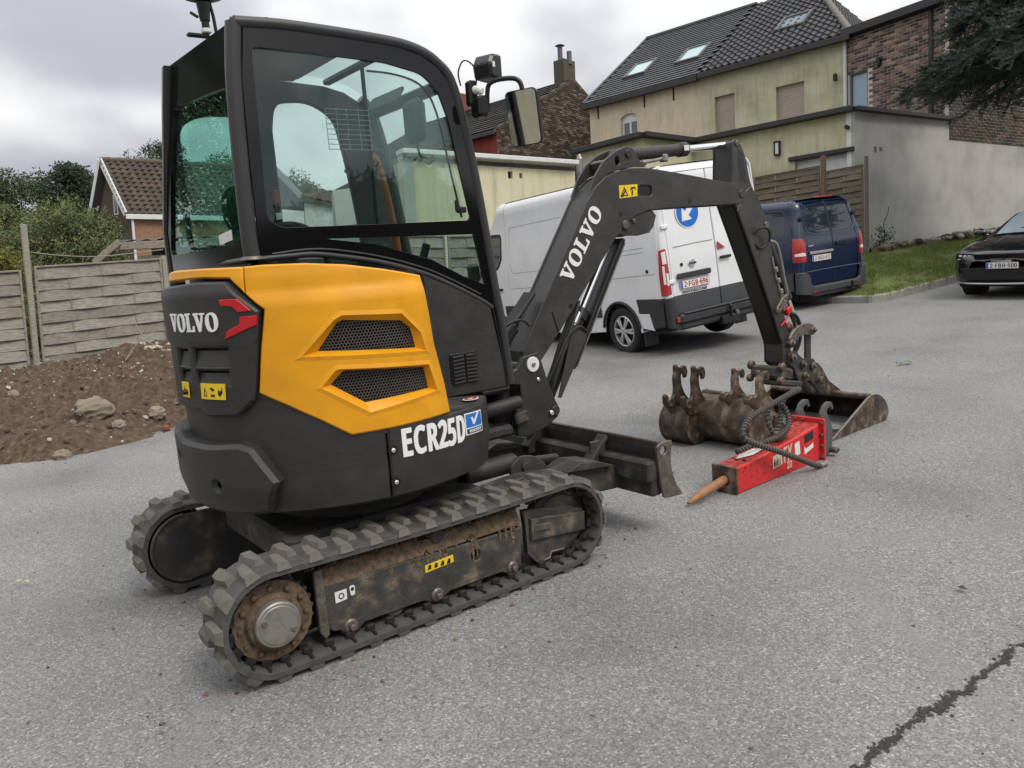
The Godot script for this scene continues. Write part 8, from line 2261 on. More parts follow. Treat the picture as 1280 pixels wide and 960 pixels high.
		part("hinge", v, M.black, func(q): q.box(rf.call(0.74 * s, 1.58, -0.02), Vector3(0.05, 0.07, 0.09), 0.012))
		part("bumper_corner", v, M.trim_grey, func(q): q.panel(P([0.60 * s, 0.24, 1.14 * s, 0.30, 1.14 * s, 0.66, 0.84 * s, 0.66, 0.74 * s, 0.62, 0.68 * s, 0.44, 0.60 * s, 0.405]), rf, 0.06, rc, [], 0.012), Transform3D(Basis(), Vector3(-0.05, 0, s * 0.014)))
		part("reflector", v, M.lamp_red, func(q): q.box(Vector3(-1.105, 0.30, s * 0.62), Vector3(0.01, 0.035, 0.14), 0.003))
	part("rear_header", v, M.van_blue, func(q): q.panel(P([-0.60, 1.845, -0.3, 1.868, 0.3, 1.868, 0.60, 1.845, 0.60, T, -0.60, T]), rf, 0.03, rc))
	part("brake_lamp", v, M.lamp_red, func(q): q.box(Vector3(-0.80, 1.925, 0.05), Vector3(0.08, 0.025, 0.46), 0.008))
	part("bumper", v, M.trim_grey, func(q):
		q.box(Vector3(-1.05, 0.335, 0), Vector3(0.12, 0.14, 1.30), 0.03)
		q.box(Vector3(-1.02, 0.25, 0), Vector3(0.10, 0.08, 1.24), 0.02))
	part("crease_shine", v, M.van_shine, func(q): q.tube([rf.call(-0.78, 0.655, -0.003), rf.call(-0.4, 0.665, -0.003), rf.call(0.4, 0.665, -0.003), rf.call(0.82, 0.655, -0.003)], 0.008, 6))  # highlight along the crease, painted as a paler tube
	part("tow_hook", v, M.black, func(q): q.tube(smooth([Vector3(-1.08, 0.27, 0.28), Vector3(-1.18, 0.27, 0.28), Vector3(-1.20, 0.34, 0.28), Vector3(-1.20, 0.40, 0.28)], 4), 0.022, 8))
	var zx := Transform3D(Basis(Vector3(0, 0, 1), Vector3.UP, Vector3(-1, 0, 0)), Vector3(-1.032, 0, 0))
	part("plate_trim", v, M.alloy, func(q): q.plate(rnd_poly(rect(-0.68, 0.955, -0.04, 1.0), 0.015), 0.0, 0.03, 0.006), zx)
	plate_num(v, "2·DGU·612", zx * Transform3D(Basis(), Vector3(-0.35, 0.875, 0.012)), mk(Color(0.20, 0.08, 0.06), 0.6))
	part("handle_recess", v, M.black, func(q): q.plate(rnd_poly(rect(0.08, 1.055, 0.34, 1.115), 0.025), 0.0, 0.012, 0.003), zx)
	part("model_lettering", v, M.alloy, func(q): q.plate(P([-0.70, 1.09, -0.56, 1.095, -0.555, 1.115, -0.70, 1.11]), 0.0, 0.004), zx)

func black_car() -> void:
	var xf := road_xf(8.70, -13.45, deg_to_rad(-143.3))
	xf.basis = xf.basis.scaled_local(Vector3.ONE * 0.93)
	var v := thing("black_car", "glossy black hatchback facing the camera at the right edge of the street", "car", xf)
	# body as one loft: stations of [x, sill, half width, shoulder y, roof half width, roof y]
	var st := [[0.93, 0.36, 0.55, 0.66, 0.30, 0.70], [0.90, 0.30, 0.72, 0.72, 0.45, 0.78], [0.80, 0.25, 0.84, 0.79, 0.60, 0.85], [0.55, 0.22, 0.90, 0.86, 0.66, 0.925], [0.10, 0.22, 0.925, 0.93, 0.70, 0.985], [-0.25, 0.22, 0.93, 0.965, 0.74, 1.02], [-0.50, 0.22, 0.93, 0.975, 0.74, 1.05], [-1.0, 0.22, 0.93, 0.985, 0.70, 1.28], [-1.35, 0.22, 0.93, 0.99, 0.64, 1.42], [-1.9, 0.22, 0.93, 1.0, 0.63, 1.47], [-2.6, 0.22, 0.93, 1.02, 0.61, 1.43], [-3.2, 0.25, 0.90, 1.03, 0.58, 1.25], [-3.42, 0.35, 0.80, 0.98, 0.55, 1.05]]
	part("body", v, M.car_black, func(q):
		var g := []
		for s in st:
			var row := []
			var half := [Vector2(s[2] - 0.06, s[1]), Vector2(s[2] - 0.01, s[1] + 0.12), Vector2(s[2], lerpf(s[1], s[3], 0.55)), Vector2(s[2] - 0.01, s[3] - 0.07), Vector2(s[2] - 0.045, s[3]), Vector2(lerpf(s[2], s[4], 0.5), lerpf(s[3], s[5], 0.55)), Vector2(s[4], s[5] - 0.03), Vector2(s[4] * 0.55, s[5])]
			for k in half.size(): row.append(Vector3(s[0], half[k].y, half[k].x))
			for k in range(half.size() - 1, -1, -1): row.append(Vector3(s[0], half[k].y, -half[k].x))
			g.append(row)
		q.sheet(g, Vector3(-1.2, 0.55, 0)))
	part("windscreen", v, M.screen_glass, func(q):
		var g := []
		for w in [[-0.48, 1.055, 0.70], [-0.75, 1.17, 0.68], [-1.05, 1.31, 0.65], [-1.32, 1.415, 0.60]]: g.append([Vector3(w[0] - 0.05, w[1] - 0.005, -w[2]), Vector3(w[0] + 0.02, w[1] + 0.014, -w[2] * 0.5), Vector3(w[0] + 0.04, w[1] + 0.016, 0), Vector3(w[0] + 0.02, w[1] + 0.014, w[2] * 0.5), Vector3(w[0] - 0.05, w[1] - 0.005, w[2])])
		q.sheet(g))
	for s in [-1.0, 1.0]:
		part("side_window", v, M.car_glass, func(q):
			q.quad(Vector3(-0.75, 1.03, s * 0.895), Vector3(-2.55, 1.06, s * 0.895), Vector3(-2.3, 1.37, s * 0.70), Vector3(-1.40, 1.37, s * 0.70), Vector3(0, 0.3, s)))
		var hl := part("headlamp", v, M.black, func(q): q.plate(rnd_poly(P([0.42, 0.70, 0.82, 0.72, 0.80, 0.82, 0.46, 0.80]), 0.02), -0.02, 0.02, 0.006), Transform3D(Basis(Vector3(0, 0, s) , Vector3.UP, Vector3(s, 0, 0)).orthonormalized() if s > 0.0 else Basis(Vector3(0, 0, -1), Vector3.UP, Vector3(1, 0, 0)), Vector3(0.845, 0, 0)))
		for k in 4: part("lamp_element", hl, M.lamp_white, func(q): q.box(Vector3(0.50 + 0.075 * k, 0.755 + 0.006 * k, 0.024), Vector3(0.05, 0.028, 0.01), 0.004))
		part("running_light", hl, M.lamp_white, func(q): q.box(Vector3(0.62, 0.712, 0.022), Vector3(0.30, 0.012, 0.01), 0.003))
		part("mirror", v, M.car_black, func(q):
			q.ball(Vector3(-0.62, 1.09, s * 1.02), Vector3(0.09, 0.075, 0.12), 16, 10)
			q.box(Vector3(-0.62, 1.03, s * 0.92), Vector3(0.06, 0.04, 0.10), 0.01))
		wheel(v, Vector3(0, 0.325, s * 0.80), s, 0.325, 0.22, 5, M.alloy)
		wheel(v, Vector3(-2.67, 0.325, s * 0.80), s, 0.325, 0.22, 5, M.alloy)
		part("arch", v, M.black_matt, func(q): q.cyl(Vector3(0, 0.34, s * 0.70), Vector3(0, 0.34, s * 0.931), 0.385, -1, 30))
	part("grille_band", v, M.gloss_black, func(q): q.plate(rnd_poly(P([-0.46, 0.69, 0.46, 0.69, 0.50, 0.80, -0.50, 0.80]), 0.02), 0.0, 0.05, 0.01), Transform3D(Basis(Vector3(0, 0, -1), Vector3.UP, Vector3(1, 0, 0)), Vector3(0.875, 0, 0)))
	part("lower_grille", v, M.black_matt, func(q): q.plate(rnd_poly(P([-0.62, 0.34, 0.62, 0.34, 0.70, 0.56, -0.70, 0.56]), 0.03), 0.0, 0.03, 0.01), Transform3D(Basis(Vector3(0, 0, -1), Vector3.UP, Vector3(1, 0, 0)), Vector3(0.905, 0, 0)))
	part("skid_line", v, M.alloy, func(q): q.tube(smooth([Vector3(0.80, 0.30, -0.78), Vector3(0.92, 0.285, -0.55), Vector3(0.96, 0.28, 0), Vector3(0.92, 0.285, 0.55), Vector3(0.80, 0.30, 0.78)], 5), 0.016, 8))
	part("underbody", v, M.black_matt, func(q): q.box(Vector3(-1.3, 0.28, 0), Vector3(4.1, 0.14, 1.6), 0.02))
	part("badge", v, M.gloss_black, func(q): q.plate(circ(0, 0.745, 0.05, 20), 0.0, 0.012, 0.003, [circ(0, 0.745, 0.036, 16)]), Transform3D(Basis(Vector3(0, 0, -1), Vector3.UP, Vector3(1, 0, 0)), Vector3(0.926, 0, 0)))
	plate_num(v, "2·FBH·500", Transform3D(Basis(Vector3(0, 0, -1), Vector3.UP, Vector3(1, 0, 0)), Vector3(0.965, 0.595, 0)), mk(Color(0.10, 0.03, 0.03), 0.6))
	part("bonnet_crease", v, M.car_black, func(q):
		for s in [-1.0, 1.0]: q.tube([Vector3(0.75, 0.862, s * 0.30), Vector3(0.3, 0.965, s * 0.36), Vector3(-0.35, 1.032, s * 0.42)], 0.006, 6))
	part("wiper", v, M.black, func(q): q.tube([Vector3(-0.42, 1.075, -0.35), Vector3(-0.62, 1.145, 0.30)], 0.008, 6))

# ------------------------------------------------------------------ greenery
func leaf_clump(k: int, size: float, seed_: int, narrow := 0.5) -> Mesh:   # a twig's worth of small bent leaves
	var r := RandomNumberGenerator.new(); r.seed = seed_
	var b := MB.new()
	for i in k:
		var d := Vector3(r.randf_range(-1, 1), r.randf_range(-0.6, 1), r.randf_range(-1, 1)).normalized()
		var o := d * r.randf_range(0.1, 1.0) * size
		var ax := (d + Vector3(r.randf_range(-1, 1), r.randf_range(-1.2, 0.6), r.randf_range(-1, 1))).normalized()
		var sd := ax.cross(Vector3(r.randf_range(-1, 1), 1, r.randf_range(-1, 1))).normalized()
		var n := ax.cross(sd).normalized()
		var l := size * r.randf_range(0.45, 0.8); var w := l * narrow
		var a := o; var m1 := o + ax * l * 0.5 + sd * w * 0.5 + n * l * 0.05; var m2 := o + ax * l * 0.5 - sd * w * 0.5 + n * l * 0.05; var e := o + ax * l - n * l * 0.12
		b.flat(a, m1, e, n); b.flat(a, e, m2, n)
	return b.mesh()

func leaf_mat() -> StandardMaterial3D:
	var m := mk(Color(1, 1, 1), 0.7)
	m.vertex_color_use_as_albedo = true
	m.backlight_enabled = true; m.backlight = Color(0.35, 0.40, 0.15)
	return m

func tree(called: String, label: String, category: String, at: Vector3, h: float, rx: float, cols: Array, n: int, leaf: float, seed_: int, low := 0.25, conifer := false, group := "") -> Node3D:
	var t := thing(called, label, category, Transform3D(Basis(), at), group)
	var r := RandomNumberGenerator.new(); r.seed = seed_
	var lobes := []
	var bark := MB.new()
	bark.tube([Vector3.ZERO, Vector3(r.randf_range(-0.1, 0.1), h * 0.35, 0), Vector3(r.randf_range(-0.2, 0.2), h * 0.9, 0.1)], h * 0.028, 8, false, h * 0.006)
	var nl := 26
	for i in nl:
		var y := lerpf(low, 1.0, pow(float(i) / nl, 0.8))
		var wide: float = (1.0 - pow((y - low) / (1.0 - low), 1.6)) if conifer else sqrt(maxf(0.05, 1.0 - pow((y - (low + 1.0) * 0.5) / ((1.0 - low) * 0.56), 2.0)))
		var a := i * 2.399 + r.randf() * 0.8
		var q := Vector3(cos(a) * rx * wide * r.randf_range(0.25, 0.85), y * h, sin(a) * rx * wide * r.randf_range(0.25, 0.85))
		lobes.append([q, rx * r.randf_range(0.24, 0.46)])
		bark.tube([Vector3(0, maxf(0.1, q.y - rx * 0.5), 0), Vector3(q.x * 0.5, q.y - rx * 0.12, q.z * 0.5), q], h * 0.010, 6, false, h * 0.002)
	obj("trunk", bark, mk(Color(0.085, 0.065, 0.048), 0.95, 0, M.blotch, 2.0), t)
	var meshes := [leaf_clump(9, leaf, seed_ + 1), leaf_clump(9, leaf, seed_ + 2)]
	for k in 2:
		var list := []
		for i in n / 2:
			var l = lobes[r.randi() % lobes.size()]
			var d: Vector3 = Vector3(r.randfn(), r.randfn() * 0.8, r.randfn()).normalized() * pow(r.randf(), 0.45) * l[1]
			d.y *= 0.8
			var p: Vector3 = l[0] + d
			var c: Color = cols[r.randi() % cols.size()] * r.randf_range(0.65, 1.35); c.a = 1.0
			list.append([Transform3D(Basis.from_euler(Vector3(r.randf() * TAU, r.randf() * TAU, r.randf() * TAU)) * Basis.from_scale(Vector3.ONE * r.randf_range(0.7, 1.3)), p), c])
		multi("crown", t, meshes[k], M.leaf, list)
	return t

func greenery() -> void:
	M.leaf = leaf_mat()
	var dark := [Color(0.050, 0.082, 0.042), Color(0.060, 0.092, 0.045), Color(0.042, 0.066, 0.038)]
	var mid := [Color(0.090, 0.128, 0.050), Color(0.075, 0.106, 0.046), Color(0.125, 0.155, 0.060)]
	var olive := [Color(0.15, 0.165, 0.062), Color(0.115, 0.132, 0.052), Color(0.19, 0.195, 0.07)]
	tree("dark_tree", "dark leafy tree at the left edge beyond the fence", "tree", Vector3(-18.9, 1.4, -29.5), 6.1, 2.2, dark + mid, 6500, 0.17, 11, 0.2)
	tree("tall_tree", "tall dark green tree left of the tiled house's gable", "tree", Vector3(-18.0, 1.6, -34.5), 6.9, 2.3, dark + [Color(0.04, 0.065, 0.04)], 7500, 0.18, 23, 0.15)
	tree("bushy_tree", "mid green bushy tree in front of the tall dark tree", "tree", Vector3(-16.9, 1.3, -28.0), 4.6, 1.9, mid + olive, 6500, 0.15, 35, 0.15)
	tree("olive_shrub", "loose olive green shrub overhanging the fence beside the shelter", "shrub", Vector3(-9.6, 1.0, -18.2), 3.3, 1.45, olive + mid, 5200, 0.11, 41, 0.2)
	tree("olive_shrub", "sprawling green shrub behind the tall fence post", "shrub", Vector3(-11.6, 0.9, -19.6), 3.1, 1.5, mid + olive, 5200, 0.115, 47, 0.2)
	tree("yellow_shrub", "small yellow green shrub showing over the left end of the fence", "shrub", Vector3(-9.6, 0.7, -15.2), 2.5, 0.85, [Color(0.22, 0.20, 0.03), Color(0.17, 0.17, 0.035), Color(0.11, 0.12, 0.03)], 3000, 0.075, 53, 0.3)
	tree("far_tree", "dark tree peeping over the tiled house's ridge beside the cab", "tree", Vector3(-18.2, 2.5, -45.0), 9.2, 2.4, dark, 2400, 0.2, 61, 0.3)
	tree("roof_tree", "dark tree behind the white house seen through the cab window", "tree", Vector3(-10.3, 2.5, -41.0), 6.4, 2.0, dark + mid, 2400, 0.18, 67, 0.25)
	tree("roof_tree", "dense dark tree behind the tiled house seen through the rear cab window", "tree", Vector3(-14.2, 2.5, -42.0), 7.4, 3.2, dark + mid, 3000, 0.2, 71, 0.25)
	tree("roadside_tree", "large leafy tree standing left of the street, mirrored in the rear cab glass", "tree", Vector3(-23.0, 1.0, -15.5), 9.5, 3.6, dark + mid, 3600, 0.24, 83, 0.2)
	cedar()
	lawn_grass()
	hedge_opposite()
	house_opposite()

func cedar() -> void:
	# blue-green cedar whose boughs hang in at the upper right; the trunk stands outside the picture
	var base := Vector3(12.1, 2.9, -15.6)
	var t := thing("cedar_tree", "dark blue green cedar whose drooping boughs hang in front of the brick house", "tree", Transform3D(Basis(), base))
	var r := RandomNumberGenerator.new(); r.seed = 99
	part("trunk", t, mk(Color(0.07, 0.055, 0.045), 0.95, 0, M.blotch, 1.5, M.lump_h, 1.0), func(q): q.tube([Vector3.ZERO, Vector3(0.1, 3.0, 0), Vector3(0.0, 7.0, 0.1), Vector3(0, 11.0, 0)], 0.34, 12, false, 0.05))
	# needle tuft: many thin blades round a short twig
	var tm := []
	for v in 2:
		var b := MB.new()
		for k in 26:
			var s := r.randf_range(0.0, 0.22)
			var a := r.randf() * TAU
			var d := Vector3(cos(a) * 0.8, 0.45 + r.randf() * 0.3, sin(a) * 0.8).normalized()
			d = (d + Vector3(0.55, 0, 0)).normalized()
			var o := Vector3(s, 0, 0)
			var w := d.cross(Vector3(0, 0.3, 1)).normalized() * 0.0055
			var l := r.randf_range(0.045, 0.085)
			b.flat(o - w, o + w, o + d * l, d.cross(w))
		b.cyl(Vector3.ZERO, Vector3(0.22, 0, 0), 0.006, 0.003, 5)
		tm.append(b.mesh())
	var lists := [[], []]
	var wood := MB.new()
	var cols := [Color(0.034, 0.052, 0.044), Color(0.045, 0.066, 0.052), Color(0.025, 0.038, 0.034), Color(0.06, 0.084, 0.066)]
	var boughs := []
	for i in 84:
		var y := 3.4 + 4.6 * i / 83.0 + r.randf_range(-0.2, 0.2)
		var a := PI + r.randf_range(-1.5, 1.2)    # mostly towards the left of the picture and the viewer
		if i % 4 == 0: a = r.randf() * TAU
		boughs.append([y, a, r.randf_range(2.9, 4.6) * (1.0 - 0.03 * i / 4.0)])
	for bgh in boughs:
		var y: float = bgh[0]; var a: float = bgh[1]; var L: float = bgh[2]
		var dir := Vector3(cos(a), 0, -sin(a) * 0.9)
		var pts := []
		for k in 9:
			var s := k / 8.0
			pts.append(Vector3(0, y, 0) + dir * L * s + Vector3(0, 0.55 * sin(s * PI * 0.75) - 1.15 * s * s, 0) + Vector3(r.randf_range(-0.08, 0.08), r.randf_range(-0.05, 0.05), r.randf_range(-0.08, 0.08)))
		wood.tube(pts, 0.045, 6, false, 0.008)
		var side := dir.cross(Vector3.UP).normalized()
		for k in range(1, 9):
			for sgn in [-1.0, 1.0]:
				for e in 2:
					var p: Vector3 = pts[k].lerp(pts[k - 1], r.randf())
					var tw := L * 0.30 * (1.15 - k / 9.0) * r.randf_range(0.6, 1.3) + 0.25
					var d2: Vector3 = (side * sgn * r.randf_range(0.5, 1.0) + dir * r.randf_range(0.3, 0.9) + Vector3(0, -0.18, 0)).normalized()
					var q := []
					for m in 5:
						var s := m / 4.0
						q.append(p + d2 * tw * s + Vector3(0, -0.28 * s * s * tw - 0.05 * s, 0))
					wood.tube(q, 0.012, 5, false, 0.004)
					for m in int(tw / 0.045):
						var s := r.randf()
						var at: Vector3 = q[0].lerp(q[4], s) + Vector3(0, -0.05 * s + 0.28 * s * (1.0 - s) * tw * 0.5, 0)
						var od: Vector3 = (d2 + Vector3(r.randf_range(-0.9, 0.9), r.randf_range(-0.75, 0.35), r.randf_range(-0.9, 0.9))).normalized()
						var z: Vector3 = od.cross(Vector3.UP).normalized()
						var c: Color = cols[r.randi() % cols.size()] * r.randf_range(0.7, 1.3); c.a = 1.0
						lists[r.randi() % 2].append([Transform3D(Basis(od, z.cross(od), z) * Basis.from_scale(Vector3.ONE * r.randf_range(1.0, 1.8)), at), c])
	obj("boughs", wood, mk(Color(0.05, 0.042, 0.036), 0.95), t)
	for k in 2: multi("needles", t, tm[k], M.leaf, lists[k])

func lawn_grass() -> void:
	var b := MB.new()
	var r := RandomNumberGenerator.new(); r.seed = 17
	for k in 9:
		var a := r.randf() * TAU; var o := Vector3(r.randf_range(-0.05, 0.05), 0, r.randf_range(-0.05, 0.05))
		var lean := Vector3(cos(a), 0, sin(a)) * r.randf_range(0.01, 0.05)
		var w := Vector3(-sin(a), 0, cos(a)) * 0.004
		var h := r.randf_range(0.035, 0.085)
		b.flat(o - w, o + w, o + lean + Vector3(0, h, 0), Vector3(cos(a), 0.5, sin(a)))
	var bm := b.mesh()
	var list := []
	var fn := FastNoiseLite.new(); fn.seed = 8; fn.frequency = 0.7; fn.fractal_octaves = 3
	for i in 46000:
		var u := r.randf() * (lawn_pts.size() - 1.001); var v := r.randf() * 13.99
		var iu := int(u); var iv := int(v)
		var p: Vector3 = (lawn_pts[iu][iv] as Vector3).lerp(lawn_pts[iu + 1][iv], u - iu).lerp((lawn_pts[iu][iv + 1] as Vector3).lerp(lawn_pts[iu + 1][iv + 1], u - iu), v - iv)
		if p.x < 4.0 or p.x > 15.0: continue
		var k := fn.get_noise_2d(p.x, p.z)
		if k < -0.22 and r.randf() < 0.75: continue
		var c := Color(0.13, 0.19, 0.035).lerp(Color(0.23, 0.22, 0.08), clampf(0.4 - k * 1.4 + r.randf_range(-0.2, 0.2), 0, 1)) * r.randf_range(0.7, 1.3); c.a = 1.0
		list.append([Transform3D(Basis(Vector3.UP, r.randf() * TAU) * Basis.from_scale(Vector3.ONE * r.randf_range(0.6, 1.2)), p - Vector3(0, 0.005, 0)), c])
	multi("lawn_grass", self, bm, M.leaf, list)

# ------------------------------------------------------------------ small things
func rock_mesh(seed_: int, sq := Vector3.ONE) -> Mesh:
	var nz := FastNoiseLite.new(); nz.seed = seed_; nz.frequency = 0.11; nz.fractal_octaves = 4; nz.fractal_gain = 0.6
	var b := MB.new()
	var k := 1.0 / maxf(sq.x, 0.001)
	b.ball(Vector3.ZERO, sq * k, 18, 13, nz, 0.42)
	for i in b.v.size(): b.v[i] = b.v[i] / k
	for i in range(0, b.v.size(), 3):   # broken faces, not a smooth pebble
		var g := (b.v[i + 2] - b.v[i]).cross(b.v[i + 1] - b.v[i]).normalized()
		for j in 3: b.n[i + j] = (b.n[i + j] * 0.35 + g * 0.65).normalized()
	return b.mesh()

func stone(label: String, x: float, z: float, size: Vector3, seed_: int, m: Material, sink := 0.3, group := "") -> void:
	var h := maxf(soil_height(x, z), 0.0)
	var o := obj("stone", rock_mesh(seed_, size), m, null, Transform3D(Basis.from_euler(Vector3(0.2, seed_ * 1.3, 0.1)), on_road(x, z, h + size.y * (1.0 - sink * 2.0))))
	tag(o, label, "stone", group)

func leaf_on_road(label: String, x: float, z: float, c: Color, n: int, spread: float) -> void:
	var b := MB.new()
	var r := RandomNumberGenerator.new(); r.seed = int(x * 100.0 + 500.0)
	for i in n:
		var o := Vector3(r.randf_range(-1, 1) * spread, 0.012 + r.randf() * 0.02, r.randf_range(-0.5, 0.5) * spread)
		var a := r.randf() * TAU
		var d := Vector3(cos(a), r.randf_range(-0.1, 0.4), sin(a)) * 0.045; var w := Vector3(-sin(a), 0.1, cos(a)) * 0.016
		b.flat(o, o + d * 0.5 + w + Vector3(0, 0.008, 0), o + d, Vector3.UP); b.flat(o, o + d, o + d * 0.5 - w + Vector3(0, 0.006, 0), Vector3.UP)
	if n > 3: b.tube([Vector3(-spread, 0.01, 0), Vector3(0, 0.02, 0.01), Vector3(spread, 0.012, -0.01)], 0.003, 5)
	tag(obj("fallen_leaf" if n <= 3 else "leafy_twig", b, mk(c, 0.8), null, road_xf(x, z, 0.4)), label, "leaf" if n <= 3 else "twig")

func small_things() -> void:
	stone("large tan boulder half buried in the middle of the soil heap", -4.62, -8.75, Vector3(0.20, 0.145, 0.16), 3, M.rock, 0.25)
	stone("grey stone lying right of the tan boulder on the soil", -4.05, -9.0, Vector3(0.10, 0.085, 0.08), 8, M.rock, 0.3)
	stone("flat pale stone on the crest of the heap below the fence", -4.35, -10.35, Vector3(0.16, 0.06, 0.10), 12, M.rock_pale, 0.2)
	stone("small brown stone at the left of the heap", -5.75, -9.2, Vector3(0.075, 0.06, 0.06), 21, M.rock, 0.2)
	stone("tan stone at the foot of the heap on the asphalt's edge", -4.45, -7.72, Vector3(0.085, 0.06, 0.065), 27, M.rock, 0.25)
	stone("grey stone just below the tan boulder", -4.22, -8.45, Vector3(0.09, 0.07, 0.07), 33, M.rock, 0.25)
	stone("pale chip of rubble near the left slope", -5.2, -8.6, Vector3(0.05, 0.03, 0.04), 39, M.rock_pale, 0.1)
	stone("orange brick fragment at the foot of the heap near the excavator", -3.86, -8.75, Vector3(0.06, 0.035, 0.045), 45, M.brick_red, 0.1)
	var nzs := [[-3.9, -10.3], [-3.6, -10.6], [-4.1, -10.7], [-3.75, -10.15], [-4.5, -10.8], [-3.95, -10.9], [-3.55, -10.95], [-4.25, -11.0], [-4.75, -10.6], [-3.7, -10.45]]
	for k in nzs.size():
		stone("pale lump of broken plaster on the rubble crest beside the excavator", nzs[k][0], nzs[k][1], Vector3(0.06 + 0.05 * (k % 3), 0.04 + 0.02 * (k % 2), 0.07), 50 + k, M.rock_pale, 0.2, "pale rubble on the crest of the soil heap")
	var br := part("dry_branch", self, mk(Color(0.30, 0.26, 0.20), 0.9), func(q):
		var o := on_road(-4.75, -10.35, 0.78)
		q.tube([o + Vector3(-0.15, -0.12, 0.1), o + Vector3(-0.02, 0.10, 0), o + Vector3(0.08, 0.30, -0.05)], 0.009, 6, false, 0.004)
		q.tube([o + Vector3(0.03, 0.18, -0.02), o + Vector3(-0.05, 0.34, -0.04), o + Vector3(-0.08, 0.42, -0.04)], 0.006, 6, false, 0.003)
		q.tube([o + Vector3(0.02, 0.15, 0.0), o + Vector3(0.25, 0.02, 0.02), o + Vector3(0.50, -0.10, 0.05)], 0.007, 6, false, 0.003))
	tag(br, "forked dry branch sticking out of the rubble in front of the fence", "branch")
	leaf_on_road("green leafy twig lying on the road beyond the bucket", 4.29, -8.64, Color(0.10, 0.17, 0.03), 11, 0.11)
	leaf_on_road("small yellow green leaf on the asphalt left of the far track", -2.84, -4.36, Color(0.42, 0.42, 0.16), 2, 0.02)
	leaf_on_road("curled dark leaf on the open asphalt right of the breaker", 1.93, -3.34, Color(0.05, 0.04, 0.03), 1, 0.01)
	# weed and rubble at the foot of the rendered wall
	var w := thing("weed", "tall weed growing at the foot of the rendered wall behind the blue van", "plant", Transform3D(Basis(), Vector3(8.95, 2.78, -19.05)))
	part("stem", w, mk(Color(0.07, 0.075, 0.04), 0.9), func(q):
		q.tube(smooth([Vector3(0, 0, 0), Vector3(0.05, 0.3, 0), Vector3(0.02, 0.6, 0.02), Vector3(0.12, 0.85, 0.02), Vector3(0.14, 1.0, 0.0)], 4), 0.014, 6, false, 0.006)
		q.tube([Vector3(0.03, 0.4, 0), Vector3(-0.12, 0.6, 0.05)], 0.008, 5, false, 0.004))
	var list := []
	for k in 90:
		var c := Color(0.07, 0.10, 0.04) * rng.randf_range(0.6, 1.4); c.a = 1.0
		list.append([Transform3D(Basis.from_euler(Vector3(rng.randf() * 6, rng.randf() * 6, 0)), Vector3(rng.randfn() * 0.10 + 0.02, absf(rng.randfn()) * 0.28, rng.randfn() * 0.08)), c])
	multi("leaves", w, leaf_clump(5, 0.09, 77), M.leaf, list)
	var mm := []
	for k in 260:
		var s := rng.randf()
		var p := Vector3(lerpf(8.75, 13.4, s), lerpf(2.80, 3.30, s), lerpf(-18.95, -21.35, s)) + Vector3(rng.randfn() * 0.08, 0.0, rng.randfn() * 0.16)
		var sz := 0.03 + 0.07 * pow(rng.randf(), 3.0)
		if s > 0.55 and s < 0.72: sz *= 1.5
		var c := Color(0.20, 0.17, 0.13) * rng.randf_range(0.3, 1.4)
		if rng.randf() < 0.2: c = Color(0.45, 0.43, 0.39)
		c.a = 1.0
		mm.append([Transform3D(Basis.from_euler(Vector3(rng.randf() * 6, rng.randf() * 6, 0)) * Basis.from_scale(Vector3(sz * 1.5, sz * 0.8, sz)), p), c])
	multi("wall_rubble", self, rock_mesh(5), M.tint, mm)
	tag(part("soil_patch", self, M.soil, func(q):
		var g := []
		for i in 22:
			var s := i / 21.0
			var a := Vector3(lerpf(8.6, 13.6, s), lerpf(2.74, 3.30, s), lerpf(-18.98, -21.5, s))
			var row := []
			for j in 7:
				var d := j / 6.0
				row.append(a + Vector3(-0.12, 0, 0.42) * (d - 0.25) + Vector3(0, 0.07 * sin(d * PI) * (0.6 + rng.randf() * 0.7) - (0.05 if j == 0 or j == 6 else 0.0), 0))
			g.append(row)
		q.sheet(g)), "strip of dark soil along the foot of the rendered wall", "soil")

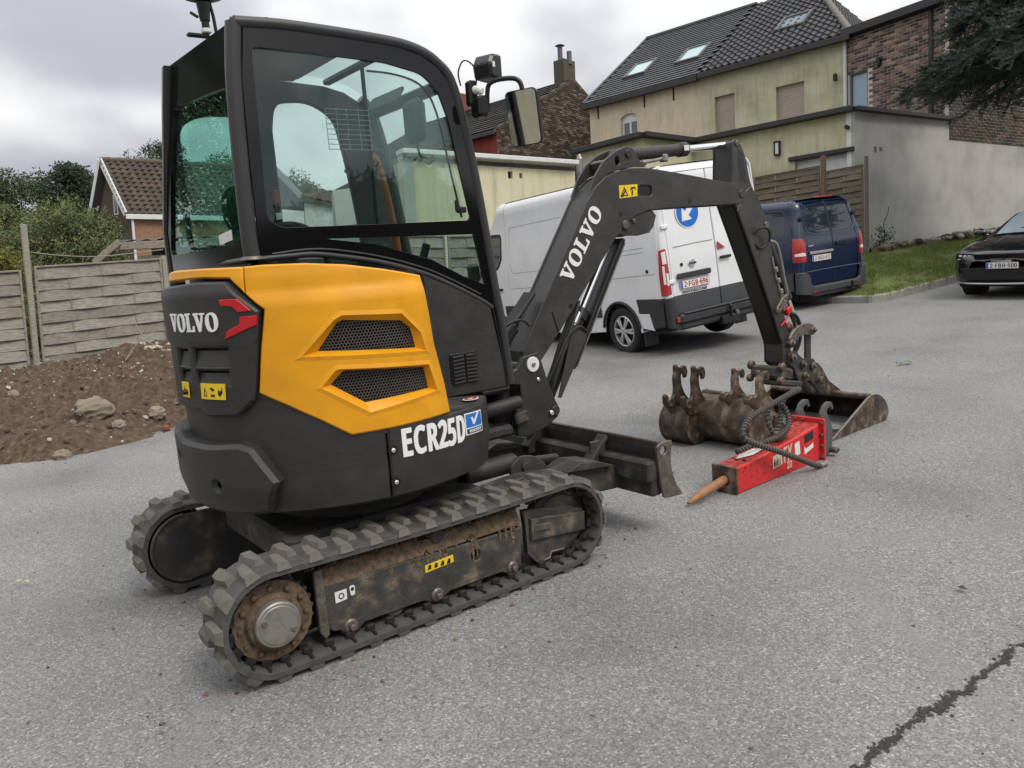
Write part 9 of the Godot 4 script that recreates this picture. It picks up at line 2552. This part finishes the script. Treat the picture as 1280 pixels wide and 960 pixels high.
func hedge_opposite() -> void:
	# tall hedge on the far side of the street, behind the photographer: what the cab windows mirror
	var t := thing("hedge", "long dark hedge across the street mirrored in the cab's side window", "hedge", Transform3D())
	var r := RandomNumberGenerator.new(); r.seed = 5
	var line := [Vector2(13.5, -3.0), Vector2(15.0, 4.0), Vector2(12.0, 11.0), Vector2(4.0, 14.0), Vector2(-8.0, 14.5)]
	var b := MB.new()
	var list := []
	for i in line.size() - 1:
		var n := int(line[i].distance_to(line[i + 1]) / 0.5)
		for k in n:
			var p: Vector2 = line[i].lerp(line[i + 1], float(k) / n)
			var g := on_road(p.x, p.y)
			var h := 3.1 + 0.5 * sin(k * 0.7 + i) + r.randf() * 0.4
			b.ball(g + Vector3(0, h * 0.5, 0), Vector3(0.8, h * 0.55, 0.8), 8, 6)
			for m in 46:
				var d := Vector3(r.randfn(), r.randfn(), r.randfn()).normalized() * Vector3(0.95, h * 0.58, 0.95)
				var c := Color(0.04, 0.06, 0.03) * r.randf_range(0.6, 1.5); c.a = 1.0
				list.append([Transform3D(Basis.from_euler(Vector3(r.randf() * 6, r.randf() * 6, 0)) * Basis.from_scale(Vector3.ONE * 1.4), g + Vector3(0, h * 0.5, 0) + d), c])
	obj("dense_inside", b, mk(Color(0.02, 0.028, 0.015), 1.0), t)
	multi("leaves", t, leaf_clump(9, 0.16, 3), M.leaf, list)

func house_opposite() -> void:
	# pale house across the street that the wing mirror shows
	var t := thing("house_opposite", "pale house across the street shown in the excavator's wing mirror", "house", Transform3D(Basis(), Vector3.ZERO))
	var a := Vector2(-10.5, 10.0); var b := Vector2(-17.0, -3.0)
	var h := [rect(2.2, 1.2, 3.5, 2.9), rect(6.0, 0.3, 7.1, 2.7), rect(9.0, 1.2, 10.6, 2.9)]
	wall("front_wall", t, M.render_cream, a, b, -0.6, 5.2, h, 0.3)
	for r in h:
		part("window", t, M.trim_white, func(q): q.plate(r, -0.15, -0.08, 0.01, [MB.inset(r, 0.09)]), wall_xf(a, b, -0.6))
		part("pane", t, M.glass_house, func(q): q.plate(MB.inset(r, 0.08), -0.13, -0.12), wall_xf(a, b, -0.6))
	tri_prism("roof", t, M.cap, [Vector3(a.x + 0.3, 5.1, a.y), Vector3(b.x + 0.3, 5.1, b.y), Vector3(b.x - 4.0, 7.6, b.y + 2.0), Vector3(a.x - 4.0, 7.6, a.y + 2.0)])
